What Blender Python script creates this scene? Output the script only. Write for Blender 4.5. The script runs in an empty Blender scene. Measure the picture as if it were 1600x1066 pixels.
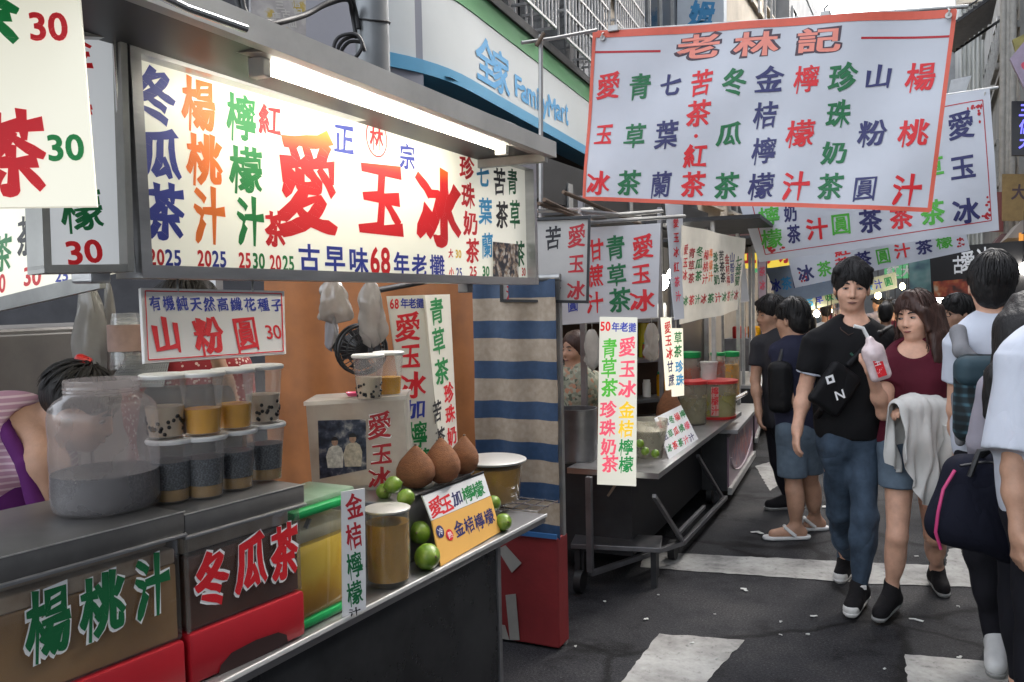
import bpy, bmesh, math, random
import numpy as np
from mathutils import Vector, Matrix, noise

R = math.radians
sc = bpy.context.scene
COL = sc.collection
random.seed(7)

# ------------------------------------------------------------------ camera
W, H, FPX = 1600.0, 1066.0, 1350.0          # photograph frame and focal length in its pixels
EYE = Vector((0, 0, 1.58))
PITCH, YAW, ROLL = R(2.82), R(25.93), R(-1.2)
CM = Matrix.Rotation(YAW, 3, 'Z') @ Matrix.Rotation(R(90) - PITCH, 3, 'X') @ Matrix.Rotation(ROLL, 3, 'Z')
cam = bpy.data.cameras.new('camera')
cam.sensor_width = 36.0
cam.lens = 36.0 * FPX / W
cam.clip_start = 0.05
cam.clip_end = 2000
camo = bpy.data.objects.new('camera', cam)
COL.objects.link(camo)
camo.matrix_world = Matrix.Translation(EYE) @ CM.to_4x4()
sc.camera = camo

# ------------------------------------------------------------------ sky, sun, exposure
SUN_EL, SUN_ROT = R(40), R(30)
world = bpy.data.worlds.new('World')
sc.world = world
world.use_nodes = True
wn = world.node_tree
bg = wn.nodes['Background']
sky = wn.nodes.new('ShaderNodeTexSky')
sky.sky_type = 'NISHITA'
sky.sun_disc = False
sky.sun_elevation = SUN_EL
sky.sun_rotation = SUN_ROT
sky.air_density = 1.0
sky.dust_density = 4.0
sky.ozone_density = 1.0
hs = wn.nodes.new('ShaderNodeHueSaturation')     # an overcast, nearly white sky
hs.inputs['Saturation'].default_value = 0.30
wn.links.new(sky.outputs[0], hs.inputs['Color'])
wn.links.new(hs.outputs[0], bg.inputs['Color'])
bg.inputs['Strength'].default_value = 0.15
sun = bpy.data.lights.new('sun', 'SUN')
sun.energy = 0.7
sun.angle = R(40)
sun.color = (1.0, 0.91, 0.80)
suno = bpy.data.objects.new('sun', sun)
COL.objects.link(suno)
# sun_rotation is measured from +Y towards +X; the lamp shines the opposite way
sd = Vector((math.sin(SUN_ROT) * math.cos(SUN_EL), math.cos(SUN_ROT) * math.cos(SUN_EL), math.sin(SUN_EL)))
suno.rotation_euler = sd.to_track_quat('Z', 'Y').to_euler()
sc.view_settings.view_transform = 'Standard'
sc.view_settings.look = 'None'
sc.view_settings.exposure = 2.6
sc.view_settings.gamma = 1.0
sc.view_settings.use_curve_mapping = False
sc.cycles.use_denoising = True
sc.cycles.max_bounces = 8
sc.cycles.transparent_max_bounces = 16
sc.cycles.caustics_reflective = False
sc.cycles.caustics_refractive = False
sc.cycles.sample_clamp_indirect = 4.0

# ------------------------------------------------------------------ from a photograph pixel to the place
def ray(px, py):
    return (CM @ Vector(((px - W / 2) / FPX, -(py - H / 2) / FPX, -1.0)))
def onX(px, py, x):
    d = ray(px, py); return EYE + d * ((x - EYE.x) / d.x)
def onY(px, py, y):
    d = ray(px, py); return EYE + d * ((y - EYE.y) / d.y)
def onZ(px, py, z):
    d = ray(px, py); return EYE + d * ((z - EYE.z) / d.z)
def atd(px, py, dep):
    return EYE + ray(px, py) * dep
def onP(px, py, p, n):
    d = ray(px, py); return EYE + d * ((p - EYE).dot(n) / d.dot(n))
def pix(p):
    q = CM.transposed() @ (Vector(p) - EYE)
    return (W / 2 + FPX * q.x / -q.z, H / 2 - FPX * q.y / -q.z, -q.z)
# ------------------------------------------------------------------ lettering: outlines of the built-in font, reshaped as brush strokes
CHARS = sorted(set('冬瓜茶楊桃汁檸檬紅愛玉冰正林宗珍珠奶七葉蘭苦青草古早味年老攤大小有機純天然高纖花種子山粉圓加金桔全家姆記甘蔗一冷熱三信圖仙漬蔬'
                   '0123456789abcdefghijklmnopqrstuvwxyzABCDEFGHIJKLMNOPQRSTUVWXYZ.·N新店港珍'))
GL = {}
def load_glyphs():
    cu = bpy.data.curves.new('letters', 'FONT')
    cu.body = '\n'.join(CHARS)
    cu.size = 1.0
    cu.space_line = 3.0
    cu.resolution_u = 4
    cu.fill_mode = 'FRONT'
    ob = bpy.data.objects.new('letters', cu)
    COL.objects.link(ob)
    dg = bpy.context.evaluated_depsgraph_get()
    me = ob.evaluated_get(dg).to_mesh()
    bm = bmesh.new(); bm.from_mesh(me)
    bmesh.ops.remove_doubles(bm, verts=bm.verts, dist=1e-5)
    byline = {}
    for f in bm.faces:
        y = f.calc_center_median().y
        byline.setdefault(int(round(-(y - 0.36) / 3.0)), []).append(f)
    for i, ch in enumerate(CHARS):
        fs = byline.get(i, [])
        idx, co, tri, nor = {}, [], [], []
        for f in fs:
            t = []
            for v in f.verts:
                if v not in idx:
                    idx[v] = len(co)
                    co.append((v.co.x, v.co.y + 3.0 * i))
                t.append(idx[v])
            tri.append(t)
        co = np.array(co, float).reshape(-1, 2)
        nor = np.zeros_like(co)
        # outward normal of the outline at every vertex
        cnt = {}
        for t in tri:
            n = len(t)
            for k in range(n):
                a, b = t[k], t[(k + 1) % n]
                key = (min(a, b), max(a, b))
                cnt.setdefault(key, []).append((a, b, t))
        en = {}
        for key, l in cnt.items():
            if len(l) == 1:
                a, b, t = l[0]
                d = co[b] - co[a]
                L = math.hypot(*d)
                if L < 1e-9: continue
                nn = np.array([d[1], -d[0]]) / L
                other = [k for k in t if k not in (a, b)]
                if other and np.dot(co[other[0]] - co[a], nn) > 0: nn = -nn
                en.setdefault(a, []).append(nn); en.setdefault(b, []).append(nn)
        for a, l in en.items():
            s = sum(l)
            L = math.hypot(*s)
            if L > 1e-6:
                s = s / L
                m = 1.0 / max(0.55, float(np.dot(s, l[0])))
                nor[a] = s * m
        # stroke ends: short outline edges with a right-angled turn at both sides
        caps, out_e, in_e = [], {}, {}
        per = 0.0
        for key, l in cnt.items():
            if len(l) == 1:
                a, b, t = l[0]
                out_e[a] = b; in_e[b] = a
                per += math.hypot(*(co[b] - co[a]))
        for a, b in out_e.items():
            d = co[b] - co[a]
            L = math.hypot(*d)
            if 0.045 < L < 0.11 and a in in_e and b in out_e:
                d0, d1 = co[a] - co[in_e[a]], co[out_e[b]] - co[b]
                c0 = d0[0] * d[1] - d0[1] * d[0]; c1 = d[0] * d1[1] - d[1] * d1[0]
                l0, l1 = math.hypot(*d0), math.hypot(*d1)
                if l0 > .03 and l1 > .03 and c0 > .6 * L * l0 and c1 > .6 * L * l1:
                    caps.append((a, b, np.array([d[1], -d[0]]) / L))
        GL[ch] = (co, tri, nor, caps, per)
    bm.free()
    ob.evaluated_get(dg).to_mesh_clear()
    bpy.data.objects.remove(ob)
    bpy.data.curves.remove(cu)
load_glyphs()

STYLES = {              # nib length, nib width, nib angle, slant of horizontals, roughness
    'brush': (0.038, 0.010, R(-42), 0.10, 0.010),
    'fat':   (0.056, 0.022, R(-40), 0.08, 0.010),
    'bold':  (0.030, 0.030, 0.0, 0.0, 0.0),
    'plain': (0.010, 0.010, 0.0, 0.0, 0.0),
    'halo':  (0.085, 0.075, R(-42), 0.10, 0.006),
    'halo2': (0.034, 0.030, R(-42), 0.0, 0.0),
}
GC = {}
def glyph(ch, style):
    """points (in a unit cell centred on 0,0) and faces of one character"""
    k = (ch, style)
    if k in GC: return GC[k]
    co, tri, nor, caps, per = GL[ch]
    a, b, ang, sl, rough = STYLES[style]
    if ord(ch) > 0x2fff and style != 'plain':
        dens = min(1.15, max(0.42, 10.0 / per))      # dense characters are written with a finer brush
        if 'halo' in style: dens = 1.0
        a, b = a * dens, b * dens
    c, s = math.cos(ang), math.sin(ang)
    nx = nor[:, 0] * c + nor[:, 1] * s
    ny = -nor[:, 0] * s + nor[:, 1] * c
    # support function of an elliptic nib: strokes swell across the nib and thin along it
    h = np.sqrt((a * nx) ** 2 + (b * ny) ** 2) + 1e-9
    dx, dy = a * a * nx / h, b * b * ny / h
    p = co + np.stack([dx * c - dy * s, dx * s + dy * c], 1)
    cjk = ord(ch) > 0x2fff
    if cjk and rough and 'halo' not in style:
        # stroke ends: heavy where the brush presses (right, top), pointed where it lifts (foot, lower left)
        for (i, j, n) in caps:
            q = n[0] * .55 + n[1] * .83
            if n[0] > .75: f, e = .30, .01
            elif n[1] > .6: f, e = .22, .02
            elif n[0] < -.75: f, e = -.15, .0
            elif n[0] > .3: f, e = .25, .03
            else: f, e = -.48, .03
            m = (p[i] + p[j]) / 2 + n * e
            p[i] = m + (p[i] + n * e - m) * (1 + f)
            p[j] = m + (p[j] + n * e - m) * (1 + f)
            if n[0] > .75:                        # the pressed end of a horizontal sits lower
                k2 = i if p[i][1] < p[j][1] else j
                p[k2] += np.array([.0, -.02])
    if cjk:
        p = p - np.array([0.5, 0.38])
        if sl:
            # brush hand: horizontals climb to the right, strokes taper towards the foot, a little wobble
            p[:, 1] += sl * p[:, 0]
            p[:, 0] += 0.05 * p[:, 1]
        if rough:
            for i in range(len(p)):
                v = noise.noise_vector(Vector((p[i, 0] * 5.3 + ord(ch) * .37, p[i, 1] * 5.3, 0)))
                w = noise.noise_vector(Vector((p[i, 0] * 17 + ord(ch) * .37, p[i, 1] * 17, 3)))
                p[i, 0] += v.x * rough * 1.6 + w.x * rough * .8
                p[i, 1] += v.y * rough * 1.6 + w.y * rough * .8
    GC[k] = (p, tri)
    return GC[k]
# ------------------------------------------------------------------ materials (all procedural)
MATS = {}
def lin(h):
    """sRGB hex to linear"""
    h = h.lstrip('#')
    o = []
    for i in (0, 2, 4):
        c = int(h[i:i + 2], 16) / 255
        o.append(c / 12.92 if c <= .04045 else ((c + .055) / 1.055) ** 2.4)
    return tuple(o)
def mat(name, col, rough=.6, metal=0.0, var=.12, scale=6.0, bump=0.0, bscale=60.0, emis=0.0, ecol=None,
        trans=0.0, spec=.5, stretch=(1, 1, 1), coat=0.0, sss=0.0, rvar=.08):
    if name in MATS: return MATS[name]
    if isinstance(col, str): col = lin(col)
    m = bpy.data.materials.new(name); m.use_nodes = True
    nt = m.node_tree; N = nt.nodes; L = nt.links
    b = N['Principled BSDF']
    tc = N.new('ShaderNodeTexCoord')
    mp = N.new('ShaderNodeMapping'); mp.inputs['Scale'].default_value = stretch
    L.new(tc.outputs['Object'], mp.inputs['Vector'])
    nz = N.new('ShaderNodeTexNoise'); nz.inputs['Scale'].default_value = scale
    nz.inputs['Detail'].default_value = 6; nz.inputs['Roughness'].default_value = .62
    L.new(mp.outputs[0], nz.inputs['Vector'])
    mx = N.new('ShaderNodeMix'); mx.data_type = 'RGBA'
    cr = N.new('ShaderNodeMapRange')
    cr.inputs['From Min'].default_value = .3; cr.inputs['From Max'].default_value = .7
    L.new(nz.outputs['Fac'], cr.inputs['Value'])
    L.new(cr.outputs[0], mx.inputs['Factor'])
    mx.inputs['A'].default_value = tuple(c * (1 - var) for c in col) + (1,)
    mx.inputs['B'].default_value = tuple(min(1, c * (1 + var)) for c in col) + (1,)
    L.new(mx.outputs['Result'], b.inputs['Base Color'])
    rr = N.new('ShaderNodeMapRange')
    rr.inputs['To Min'].default_value = max(0.02, rough - rvar); rr.inputs['To Max'].default_value = min(1, rough + rvar)
    L.new(nz.outputs['Fac'], rr.inputs['Value']); L.new(rr.outputs[0], b.inputs['Roughness'])
    b.inputs['Metallic'].default_value = metal
    b.inputs['Specular IOR Level'].default_value = spec
    b.inputs['Transmission Weight'].default_value = trans
    b.inputs['Coat Weight'].default_value = coat
    if sss:
        b.inputs['Subsurface Weight'].default_value = sss
        b.inputs['Subsurface Radius'].default_value = (.02, .008, .004)
        b.inputs['Subsurface Scale'].default_value = .5
    if bump:
        n2 = N.new('ShaderNodeTexNoise'); n2.inputs['Scale'].default_value = bscale; n2.inputs['Detail'].default_value = 4
        L.new(mp.outputs[0], n2.inputs['Vector'])
        bp = N.new('ShaderNodeBump'); bp.inputs['Strength'].default_value = bump; bp.inputs['Distance'].default_value = .01
        L.new(n2.outputs['Fac'], bp.inputs['Height']); L.new(bp.outputs[0], b.inputs['Normal'])
    if emis:
        b.inputs['Emission Strength'].default_value = emis
        if ecol is None: L.new(mx.outputs['Result'], b.inputs['Emission Color'])
        else: b.inputs['Emission Color'].default_value = tuple(ecol) + (1,)
    MATS[name] = m
    return m
def film(name, col=(1, 1, 1), body=.08, gloss=.10, rough=.05, bump=0.0):
    """thin clear plastic or glass: mostly see-through, some body, a grazing sheen"""
    if name in MATS: return MATS[name]
    if isinstance(col, str): col = lin(col)
    m = bpy.data.materials.new(name); m.use_nodes = True
    nt = m.node_tree; N = nt.nodes; L = nt.links
    N.remove(N['Principled BSDF'])
    out = N['Material Output']
    tr = N.new('ShaderNodeBsdfTransparent'); tr.inputs[0].default_value = tuple(.5 + .5 * c for c in col) + (1,)
    df = N.new('ShaderNodeBsdfDiffuse'); df.inputs[0].default_value = tuple(col) + (1,)
    tl = N.new('ShaderNodeBsdfTranslucent'); tl.inputs[0].default_value = tuple(col) + (1,)
    ad = N.new('ShaderNodeMixShader'); ad.inputs[0].default_value = .5
    L.new(df.outputs[0], ad.inputs[1]); L.new(tl.outputs[0], ad.inputs[2])
    gl = N.new('ShaderNodeBsdfGlossy'); gl.inputs['Roughness'].default_value = rough
    lw = N.new('ShaderNodeLayerWeight'); lw.inputs['Blend'].default_value = .35
    tc = N.new('ShaderNodeTexCoord'); nz = N.new('ShaderNodeTexNoise'); nz.inputs['Scale'].default_value = 9; nz.inputs['Detail'].default_value = 5
    L.new(tc.outputs['Object'], nz.inputs['Vector'])
    mb_ = N.new('ShaderNodeMath'); mb_.operation = 'MULTIPLY_ADD'; mb_.inputs[1].default_value = body * 1.1; mb_.inputs[2].default_value = body * .45
    L.new(nz.outputs['Fac'], mb_.inputs[0])
    m1 = N.new('ShaderNodeMixShader'); L.new(mb_.outputs[0], m1.inputs[0]); L.new(tr.outputs[0], m1.inputs[1]); L.new(ad.outputs[0], m1.inputs[2])
    mg = N.new('ShaderNodeMath'); mg.operation = 'MULTIPLY_ADD'; mg.inputs[1].default_value = .55; mg.inputs[2].default_value = gloss * .35
    L.new(lw.outputs['Facing'], mg.inputs[0])
    pw = N.new('ShaderNodeMath'); pw.operation = 'POWER'; pw.inputs[1].default_value = 2.2
    L.new(mg.outputs[0], pw.inputs[0])
    m2 = N.new('ShaderNodeMixShader'); L.new(pw.outputs[0], m2.inputs[0]); L.new(m1.outputs[0], m2.inputs[1]); L.new(gl.outputs[0], m2.inputs[2])
    L.new(m2.outputs[0], out.inputs[0])
    MATS[name] = m
    return m
def pattern(name, build, rough=.8, emis=0.0, bump=0.0, bscale=80):
    """a printed or woven pattern: build(nodes, links, vector socket) returns the colour socket"""
    if name in MATS: return MATS[name]
    m = bpy.data.materials.new(name); m.use_nodes = True
    nt = m.node_tree; N = nt.nodes; L = nt.links
    b = N['Principled BSDF']; b.inputs['Roughness'].default_value = rough
    tc = N.new('ShaderNodeTexCoord')
    c = build(N, L, tc.outputs['Object'])
    L.new(c, b.inputs['Base Color'])
    if emis:
        L.new(c, b.inputs['Emission Color']); b.inputs['Emission Strength'].default_value = emis
    if bump:
        n2 = N.new('ShaderNodeTexNoise'); n2.inputs['Scale'].default_value = bscale
        L.new(tc.outputs['Object'], n2.inputs['Vector'])
        bp = N.new('ShaderNodeBump'); bp.inputs['Strength'].default_value = bump; bp.inputs['Distance'].default_value = .01
        L.new(n2.outputs['Fac'], bp.inputs['Height']); L.new(bp.outputs[0], b.inputs['Normal'])
    MATS[name] = m
    return m
def ramp(N, L, sock, stops, interp='LINEAR'):
    r = N.new('ShaderNodeValToRGB'); r.color_ramp.interpolation = interp
    e = r.color_ramp.elements
    while len(e) < len(stops): e.new(.5)
    for i, (p, c) in enumerate(stops):
        if isinstance(c, str): c = lin(c)
        e[i].position = p; e[i].color = tuple(c) + (1,)
    L.new(sock, r.inputs[0])
    return r.outputs[0]

# ------------------------------------------------------------------ meshes
class MB:
    def __init__(self):
        self.v, self.f = [], []
    def add(self, v, f):
        o = len(self.v)
        self.v += [Vector(a) for a in v]
        self.f += [[o + k for k in t] for t in f]
        return self
    def hexa(self, b, t):
        """eight corners: b four below, t four above (same turn)"""
        return self.add(list(b) + list(t), [(3, 2, 1, 0), (4, 5, 6, 7), (0, 1, 5, 4), (1, 2, 6, 5), (2, 3, 7, 6), (3, 0, 4, 7)])
    def box(self, lo, hi, bev=0.0):
        x0, y0, z0 = lo; x1, y1, z1 = hi
        if bev <= 0:
            return self.hexa([(x0, y0, z0), (x1, y0, z0), (x1, y1, z0), (x0, y1, z0)], [(x0, y0, z1), (x1, y0, z1), (x1, y1, z1), (x0, y1, z1)])
        bm = bmesh.new()
        bmesh.ops.create_cube(bm, size=1)
        for v in bm.verts:
            v.co = Vector(((x0 + x1) / 2 + v.co.x * (x1 - x0), (y0 + y1) / 2 + v.co.y * (y1 - y0), (z0 + z1) / 2 + v.co.z * (z1 - z0)))
        bmesh.ops.bevel(bm, geom=bm.edges[:], offset=bev, segments=2, affect='EDGES', profile=.5)
        return self.frombm(bm)
    def frombm(self, bm):
        bm.verts.index_update()
        self.add([v.co.copy() for v in bm.verts], [[v.index for v in f.verts] for f in bm.faces])
        bm.free()
        return self
    def obox(self, c, sx, sy, sz, bev=0.0):
        """box round centre c with half-axis vectors sx, sy, sz"""
        c, sx, sy, sz = map(Vector, (c, sx, sy, sz))
        m = MB(); m.box((-1, -1, -1), (1, 1, 1), 0)
        if bev > 0:
            lx, ly, lz = sx.length, sy.length, sz.length
            m = MB(); m.box((-lx, -ly, -lz), (lx, ly, lz), bev)
            sx, sy, sz = sx / lx, sy / ly, sz / lz
        return self.add([c + sx * p.x + sy * p.y + sz * p.z for p in m.v], m.f)
    def bar(self, a, b, w, h=None, up=(0, 0, 1), bev=0.0):
        a, b = Vector(a), Vector(b); h = w if h is None else h
        d = (b - a); L = d.length; d /= L
        up = Vector(up)
        s = d.cross(up)
        if s.length < 1e-3: s = d.cross(Vector((0, 1, 0)))
        s.normalize(); u = s.cross(d)
        return self.obox((a + b) / 2, d * L / 2, s * w / 2, u * h / 2, bev)
    def tube(self, pts, r, n=8, caps=True):
        pts = [Vector(p) for p in pts]
        rs = r if isinstance(r, (list, tuple)) else [r] * len(pts)
        rings = []
        ref = None
        for i, p in enumerate(pts):
            d = (pts[min(i + 1, len(pts) - 1)] - pts[max(i - 1, 0)]).normalized()
            if ref is None:
                ref = d.cross(Vector((0, 0, 1)))
                if ref.length < 1e-2: ref = d.cross(Vector((0, 1, 0)))
            s = (ref - d * ref.dot(d)).normalized(); u = d.cross(s); ref = s
            rings.append([p + (s * math.cos(2 * math.pi * k / n) + u * math.sin(2 * math.pi * k / n)) * rs[i] for k in range(n)])
        v = [q for rg in rings for q in rg]
        f = []
        for i in range(len(pts) - 1):
            for k in range(n):
                f.append((i * n + k, i * n + (k + 1) % n, (i + 1) * n + (k + 1) % n, (i + 1) * n + k))
        if caps:
            f.append(tuple(range(n - 1, -1, -1))); f.append(tuple((len(pts) - 1) * n + k for k in range(n)))
        return self.add(v, f)
    def lathe(self, prof, c=(0, 0, 0), n=28, sx=1.0, sy=1.0, close=False):
        """profile of (radius, height) turned round the vertical through c"""
        c = Vector(c); v, f = [], []
        for (r, z) in prof:
            for k in range(n):
                a = 2 * math.pi * k / n
                v.append(c + Vector((r * math.cos(a) * sx, r * math.sin(a) * sy, z)))
        m = len(prof)
        for i in range(m - 1):
            for k in range(n):
                f.append((i * n + k, i * n + (k + 1) % n, (i + 1) * n + (k + 1) % n, (i + 1) * n + k))
        if close:
            f.append(tuple(range(n - 1, -1, -1))); f.append(tuple((m - 1) * n + k for k in range(n)))
        return self.add(v, f)
    def sheet(self, fn, nu, nv, thick=0.0):
        """a curved sheet; fn(u,v) -> point; thick gives it a back"""
        P = [[Vector(fn(i / nu, j / nv)) for i in range(nu + 1)] for j in range(nv + 1)]
        v = [p for r in P for p in r]; w = nu + 1
        f = [(j * w + i, j * w + i + 1, (j + 1) * w + i + 1, (j + 1) * w + i) for j in range(nv) for i in range(nu)]
        if thick:
            n0 = len(v)
            nn = []
            for j in range(nv + 1):
                for i in range(nu + 1):
                    a = P[j][min(i + 1, nu)] - P[j][max(i - 1, 0)]; b = P[min(j + 1, nv)][i] - P[max(j - 1, 0)][i]
                    nn.append(a.cross(b).normalized())
            v += [v[k] - nn[k] * thick for k in range(n0)]
            f += [tuple(n0 + k for k in reversed(q)) for q in f[:nu * nv]]
            bd = [i for i in range(nu)]
            def edge(a, b): f.append((b, a, n0 + a, n0 + b))
            for i in range(nu): edge(i, i + 1); edge(nv * w + i + 1, nv * w + i)
            for j in range(nv): edge((j + 1) * w, j * w); edge(j * w + nu, (j + 1) * w + nu)
        return self.add(v, f)

OFF = {}
def link(name, mesh, parent=None):
    o = bpy.data.objects.new(name, mesh)
    COL.objects.link(o)
    if parent: o.parent = parent
    return o
def thing(name, label, cat, loc=(0, 0, 0), group=None, rz=0.0):
    o = bpy.data.objects.new(name, None)
    COL.objects.link(o)
    o.location = Vector(loc); o.rotation_euler.z = rz
    o.empty_display_size = .1
    o['label'] = label; o['category'] = cat
    if group: o['group'] = group
    OFF[o] = Vector(loc)
    return o
def tag(o, label, cat, group=None):
    o['label'] = label; o['category'] = cat
    if group: o['group'] = group
    return o
def part(name, mb, m, parent=None, smooth=None, local=False, label=None, kind=None, flip=False):
    """one mesh object; its points are given in place and shifted to the thing's base"""
    off = Vector((0, 0, 0))
    if parent is not None:
        off = OFF.get(parent, Vector((0, 0, 0)))
    me = bpy.data.meshes.new(name)
    me.from_pydata([tuple(v) if local else tuple(v - off) for v in mb.v], [], mb.f)
    me.materials.append(m)
    if smooth is not None:
        me.shade_smooth()
        me.set_sharp_from_angle(angle=R(smooth))
    else:
        me.shade_flat()
    o = link(name, me, parent)
    OFF[o] = Vector((0, 0, 0)) if local else off
    if label: o['label'] = label
    if kind: o['kind'] = kind
    return o
def struct(name, mb, m, smooth=None, kind='structure'):
    o = part(name, mb, m, None, smooth)
    o['kind'] = kind
    return o
def dup(o, parent=None, loc=None, rz=None, label=None):
    """a copy of a thing with its parts and sub-parts (meshes shared)"""
    c = o.copy(); COL.objects.link(c)
    if parent is not None: c.parent = parent
    if loc is not None: c.location = Vector(loc)
    if rz is not None: c.rotation_euler.z = rz
    if label: c['label'] = label
    OFF[c] = Vector(c.location)
    for ch in list(o.children): dup(ch, c)
    return c

# ------------------------------------------------------------------ signs: a plane fitted to where the board stands, then lettering on it
INK = dict(red='#d5202a', blue='#2b3a9c', navy='#2a2c62', green='#14803f', lime='#4fae3a', orange='#f47a2a', black='#1c1c22', cyan='#3a9bd0', yellow='#e8c02a', pink='#e2566c', white='#f4f4f4', salmon='#e98d7c', dred='#b3202c', dgreen='#0f6a3c')
def ink(c, emis=0.0):
    return mat('ink_%s_%d' % (c, int(emis * 100)), INK[c], rough=.55, var=.05, scale=30, emis=emis)
class Sign:
    pass
def quad_on(px, depths=None, plane=None):
    """four corner pixels (top left, top right, bottom right, bottom left) -> corners in the place, one plane"""
    if plane is None:
        dl, dr = depths
        q = [atd(*px[0], dl), atd(*px[1], dr), atd(*px[2], dr), atd(*px[3], dl)]
        n = (q[2] - q[0]).cross(q[3] - q[1]).normalized()
        p = sum(q, Vector()) / 4
        plane = (p, n)
    p, n = plane
    n = Vector(n).normalized()
    if n.dot(EYE - Vector(p)) < 0: n = -n
    return [onP(*c, Vector(p), n) for c in px], Vector(p), n
def plX(x): return (Vector((x, 0, 0)), Vector((1, 0, 0)))
def plY(y): return (Vector((0, y, 0)), Vector((0, -1, 0)))
def plDir(p, deg):
    """vertical plane through p that runs deg degrees right of the street's direction"""
    a = R(deg)
    return (Vector(p), Vector((math.cos(a), -math.sin(a), 0)))
def make_sign(parent, name, px, depths=None, plane=None, thick=.02, m=None, wave=0.0, frame=0.0, fm=None, label=None, nu=1, seed=0.0, framename='frame'):
    s = Sign()
    q, p, n = quad_on(px, depths, plane)
    s.q, s.p, s.n, s.parent = q, p, n, parent
    s.ud = ((q[1] - q[0]) + (q[2] - q[3])).normalized()
    s.vd = n.cross(s.ud).normalized()
    if s.vd.z < 0: s.vd = -s.vd
    s.wave = wave
    w = (q[1] - q[0]).length
    def bump(pt):
        if not wave: return Vector()
        a = (pt - q[0]).dot(s.ud); b = (pt - q[0]).dot(s.vd)
        h = .8 * abs(math.sin(a * 2.1 - b * 2.7 + seed)) ** 4 + .6 * abs(math.sin(a * 3.1 + b * 1.9 + seed * 3)) ** 5 + math.sin(a * 5.1 + seed + b * 1.3) * .6 + math.sin(a * 11.3 + seed * 2 - b * 4) * .25 + noise.noise(Vector((a * 2.2, b * 2.2, seed))) * 1.1
        return n * (wave * h)
    s.bump = bump
    mb = MB()
    if nu == 1:
        mb.hexa([q[3], q[2], q[2] - n * thick, q[3] - n * thick], [q[0], q[1], q[1] - n * thick, q[0] - n * thick])
    else:
        def fn(u, v):
            a = q[3].lerp(q[2], u); b = q[0].lerp(q[1], u)
            pt = a.lerp(b, v)
            return pt + bump(pt)
        mb.sheet(fn, nu, max(2, nu // 2), thick)
    s.ob = part(name, mb, m, parent, smooth=None if nu == 1 else 40, label=label)
    if frame:
        fb = MB()
        for k in range(4):
            a, b = q[k], q[(k + 1) % 4]
            d = (b - a).normalized()
            fb.bar(a - d * frame * .5, b + d * frame * .5, frame, thick + .012 + (k % 2) * .002, up=n)
        part(framename, fb, fm, parent)
    s.ink = {}
    return s
def put(s, ch, cx, cy, w, h, col, style='brush', lift=None):
    """one character (or a run of figures) whose box in the photograph is centred on cx,cy"""
    o = onP(cx, cy, s.p, s.n)
    if w * h == 0: return
    if lift is None: lift = .0035 if getattr(s, 'wave', 0) else .0008
    wu = (onP(cx + w / 2, cy, s.p, s.n) - onP(cx - w / 2, cy, s.p, s.n)).dot(s.ud)
    hv = abs((onP(cx, cy - h / 2, s.p, s.n) - onP(cx, cy + h / 2, s.p, s.n)).dot(s.vd))
    mb = s.ink.setdefault((col, lift), MB())
    if ord(ch[0]) > 0x2fff or len(ch) == 1 and ch in '·':
        p, tri = glyph(ch, style)
        mb_p = [(a, b) for a, b in p]
        k = .97
        pts = [o + s.ud * (a * wu * k) + s.vd * (b * hv * k) for a, b in mb_p]
        fs = tri
    else:
        pts0, fs, x = [], [], 0.0
        for c in ch:
            p, tri = glyph(c, style)
            if not len(p): x += .3; continue
            x0, x1 = p[:, 0].min(), p[:, 0].max()
            ofs = len(pts0)
            pts0 += [(a - x0 + x, b) for a, b in p]
            fs += [[ofs + k for k in t] for t in tri]
            x += x1 - x0 + .06
        x -= .06
        y0 = min(b for a, b in pts0); y1 = max(b for a, b in pts0)
        pts = [o + s.ud * ((a / x - .5) * wu) + s.vd * (((b - y0) / (y1 - y0) - .5) * hv) for a, b in pts0]
    # faces where brush strokes cross lie a hair above one another
    v, f = [], []
    pts = [q + s.bump(q) for q in pts]
    for i, t in enumerate(fs):
        e = s.n * (lift + (i % 11) * .000014)
        f.append([len(v) + k for k in range(len(t))]); v += [pts[k] + e for k in t]
    mb.add(v, f)
def rule(s, a, b, wpx, col, lift=.0015, n=12):
    """a printed line from pixel a to pixel b"""
    A, B = onP(*a, s.p, s.n), onP(*b, s.p, s.n)
    d = (B - A).normalized(); t = s.n.cross(d).normalized()
    sc_ = (onP(a[0], a[1] + wpx / 2, s.p, s.n) - A).length
    if abs(d.z) > .7: sc_ = (onP(a[0] + wpx / 2, a[1], s.p, s.n) - A).length
    mb = s.ink.setdefault((col, lift), MB())
    v, f = [], []
    for i in range(n + 1):
        c = A.lerp(B, i / n)
        for sg in (-1, 1):
            pt = c + t * sc_ * sg
            v.append(pt + s.bump(pt) + s.n * lift)
    for i in range(n): f.append((2 * i, 2 * i + 1, 2 * i + 3, 2 * i + 2))
    mb.add(v, f)
def disc(s, cx, cy, rx, ry, col, lift=.0015, hole=0.0):
    o = onP(cx, cy, s.p, s.n)
    ru = abs((onP(cx + rx, cy, s.p, s.n) - o).dot(s.ud)); rv = abs((onP(cx, cy - ry, s.p, s.n) - o).dot(s.vd))
    mb = s.ink.setdefault((col, lift), MB())
    n = 28; v = []; f = []
    for k in range(n):
        a = 2 * math.pi * k / n
        for r in (1, hole):
            q = o + s.ud * ru * r * math.cos(a) + s.vd * rv * r * math.sin(a)
            v.append(q + s.bump(q) + s.n * lift)
    if hole:
        for k in range(n): f.append((2 * k, 2 * ((k + 1) % n), 2 * ((k + 1) % n) + 1, 2 * k + 1))
    else:
        v = v[0::2]; f = [tuple(range(n))]
    mb.add(v, f)
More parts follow.
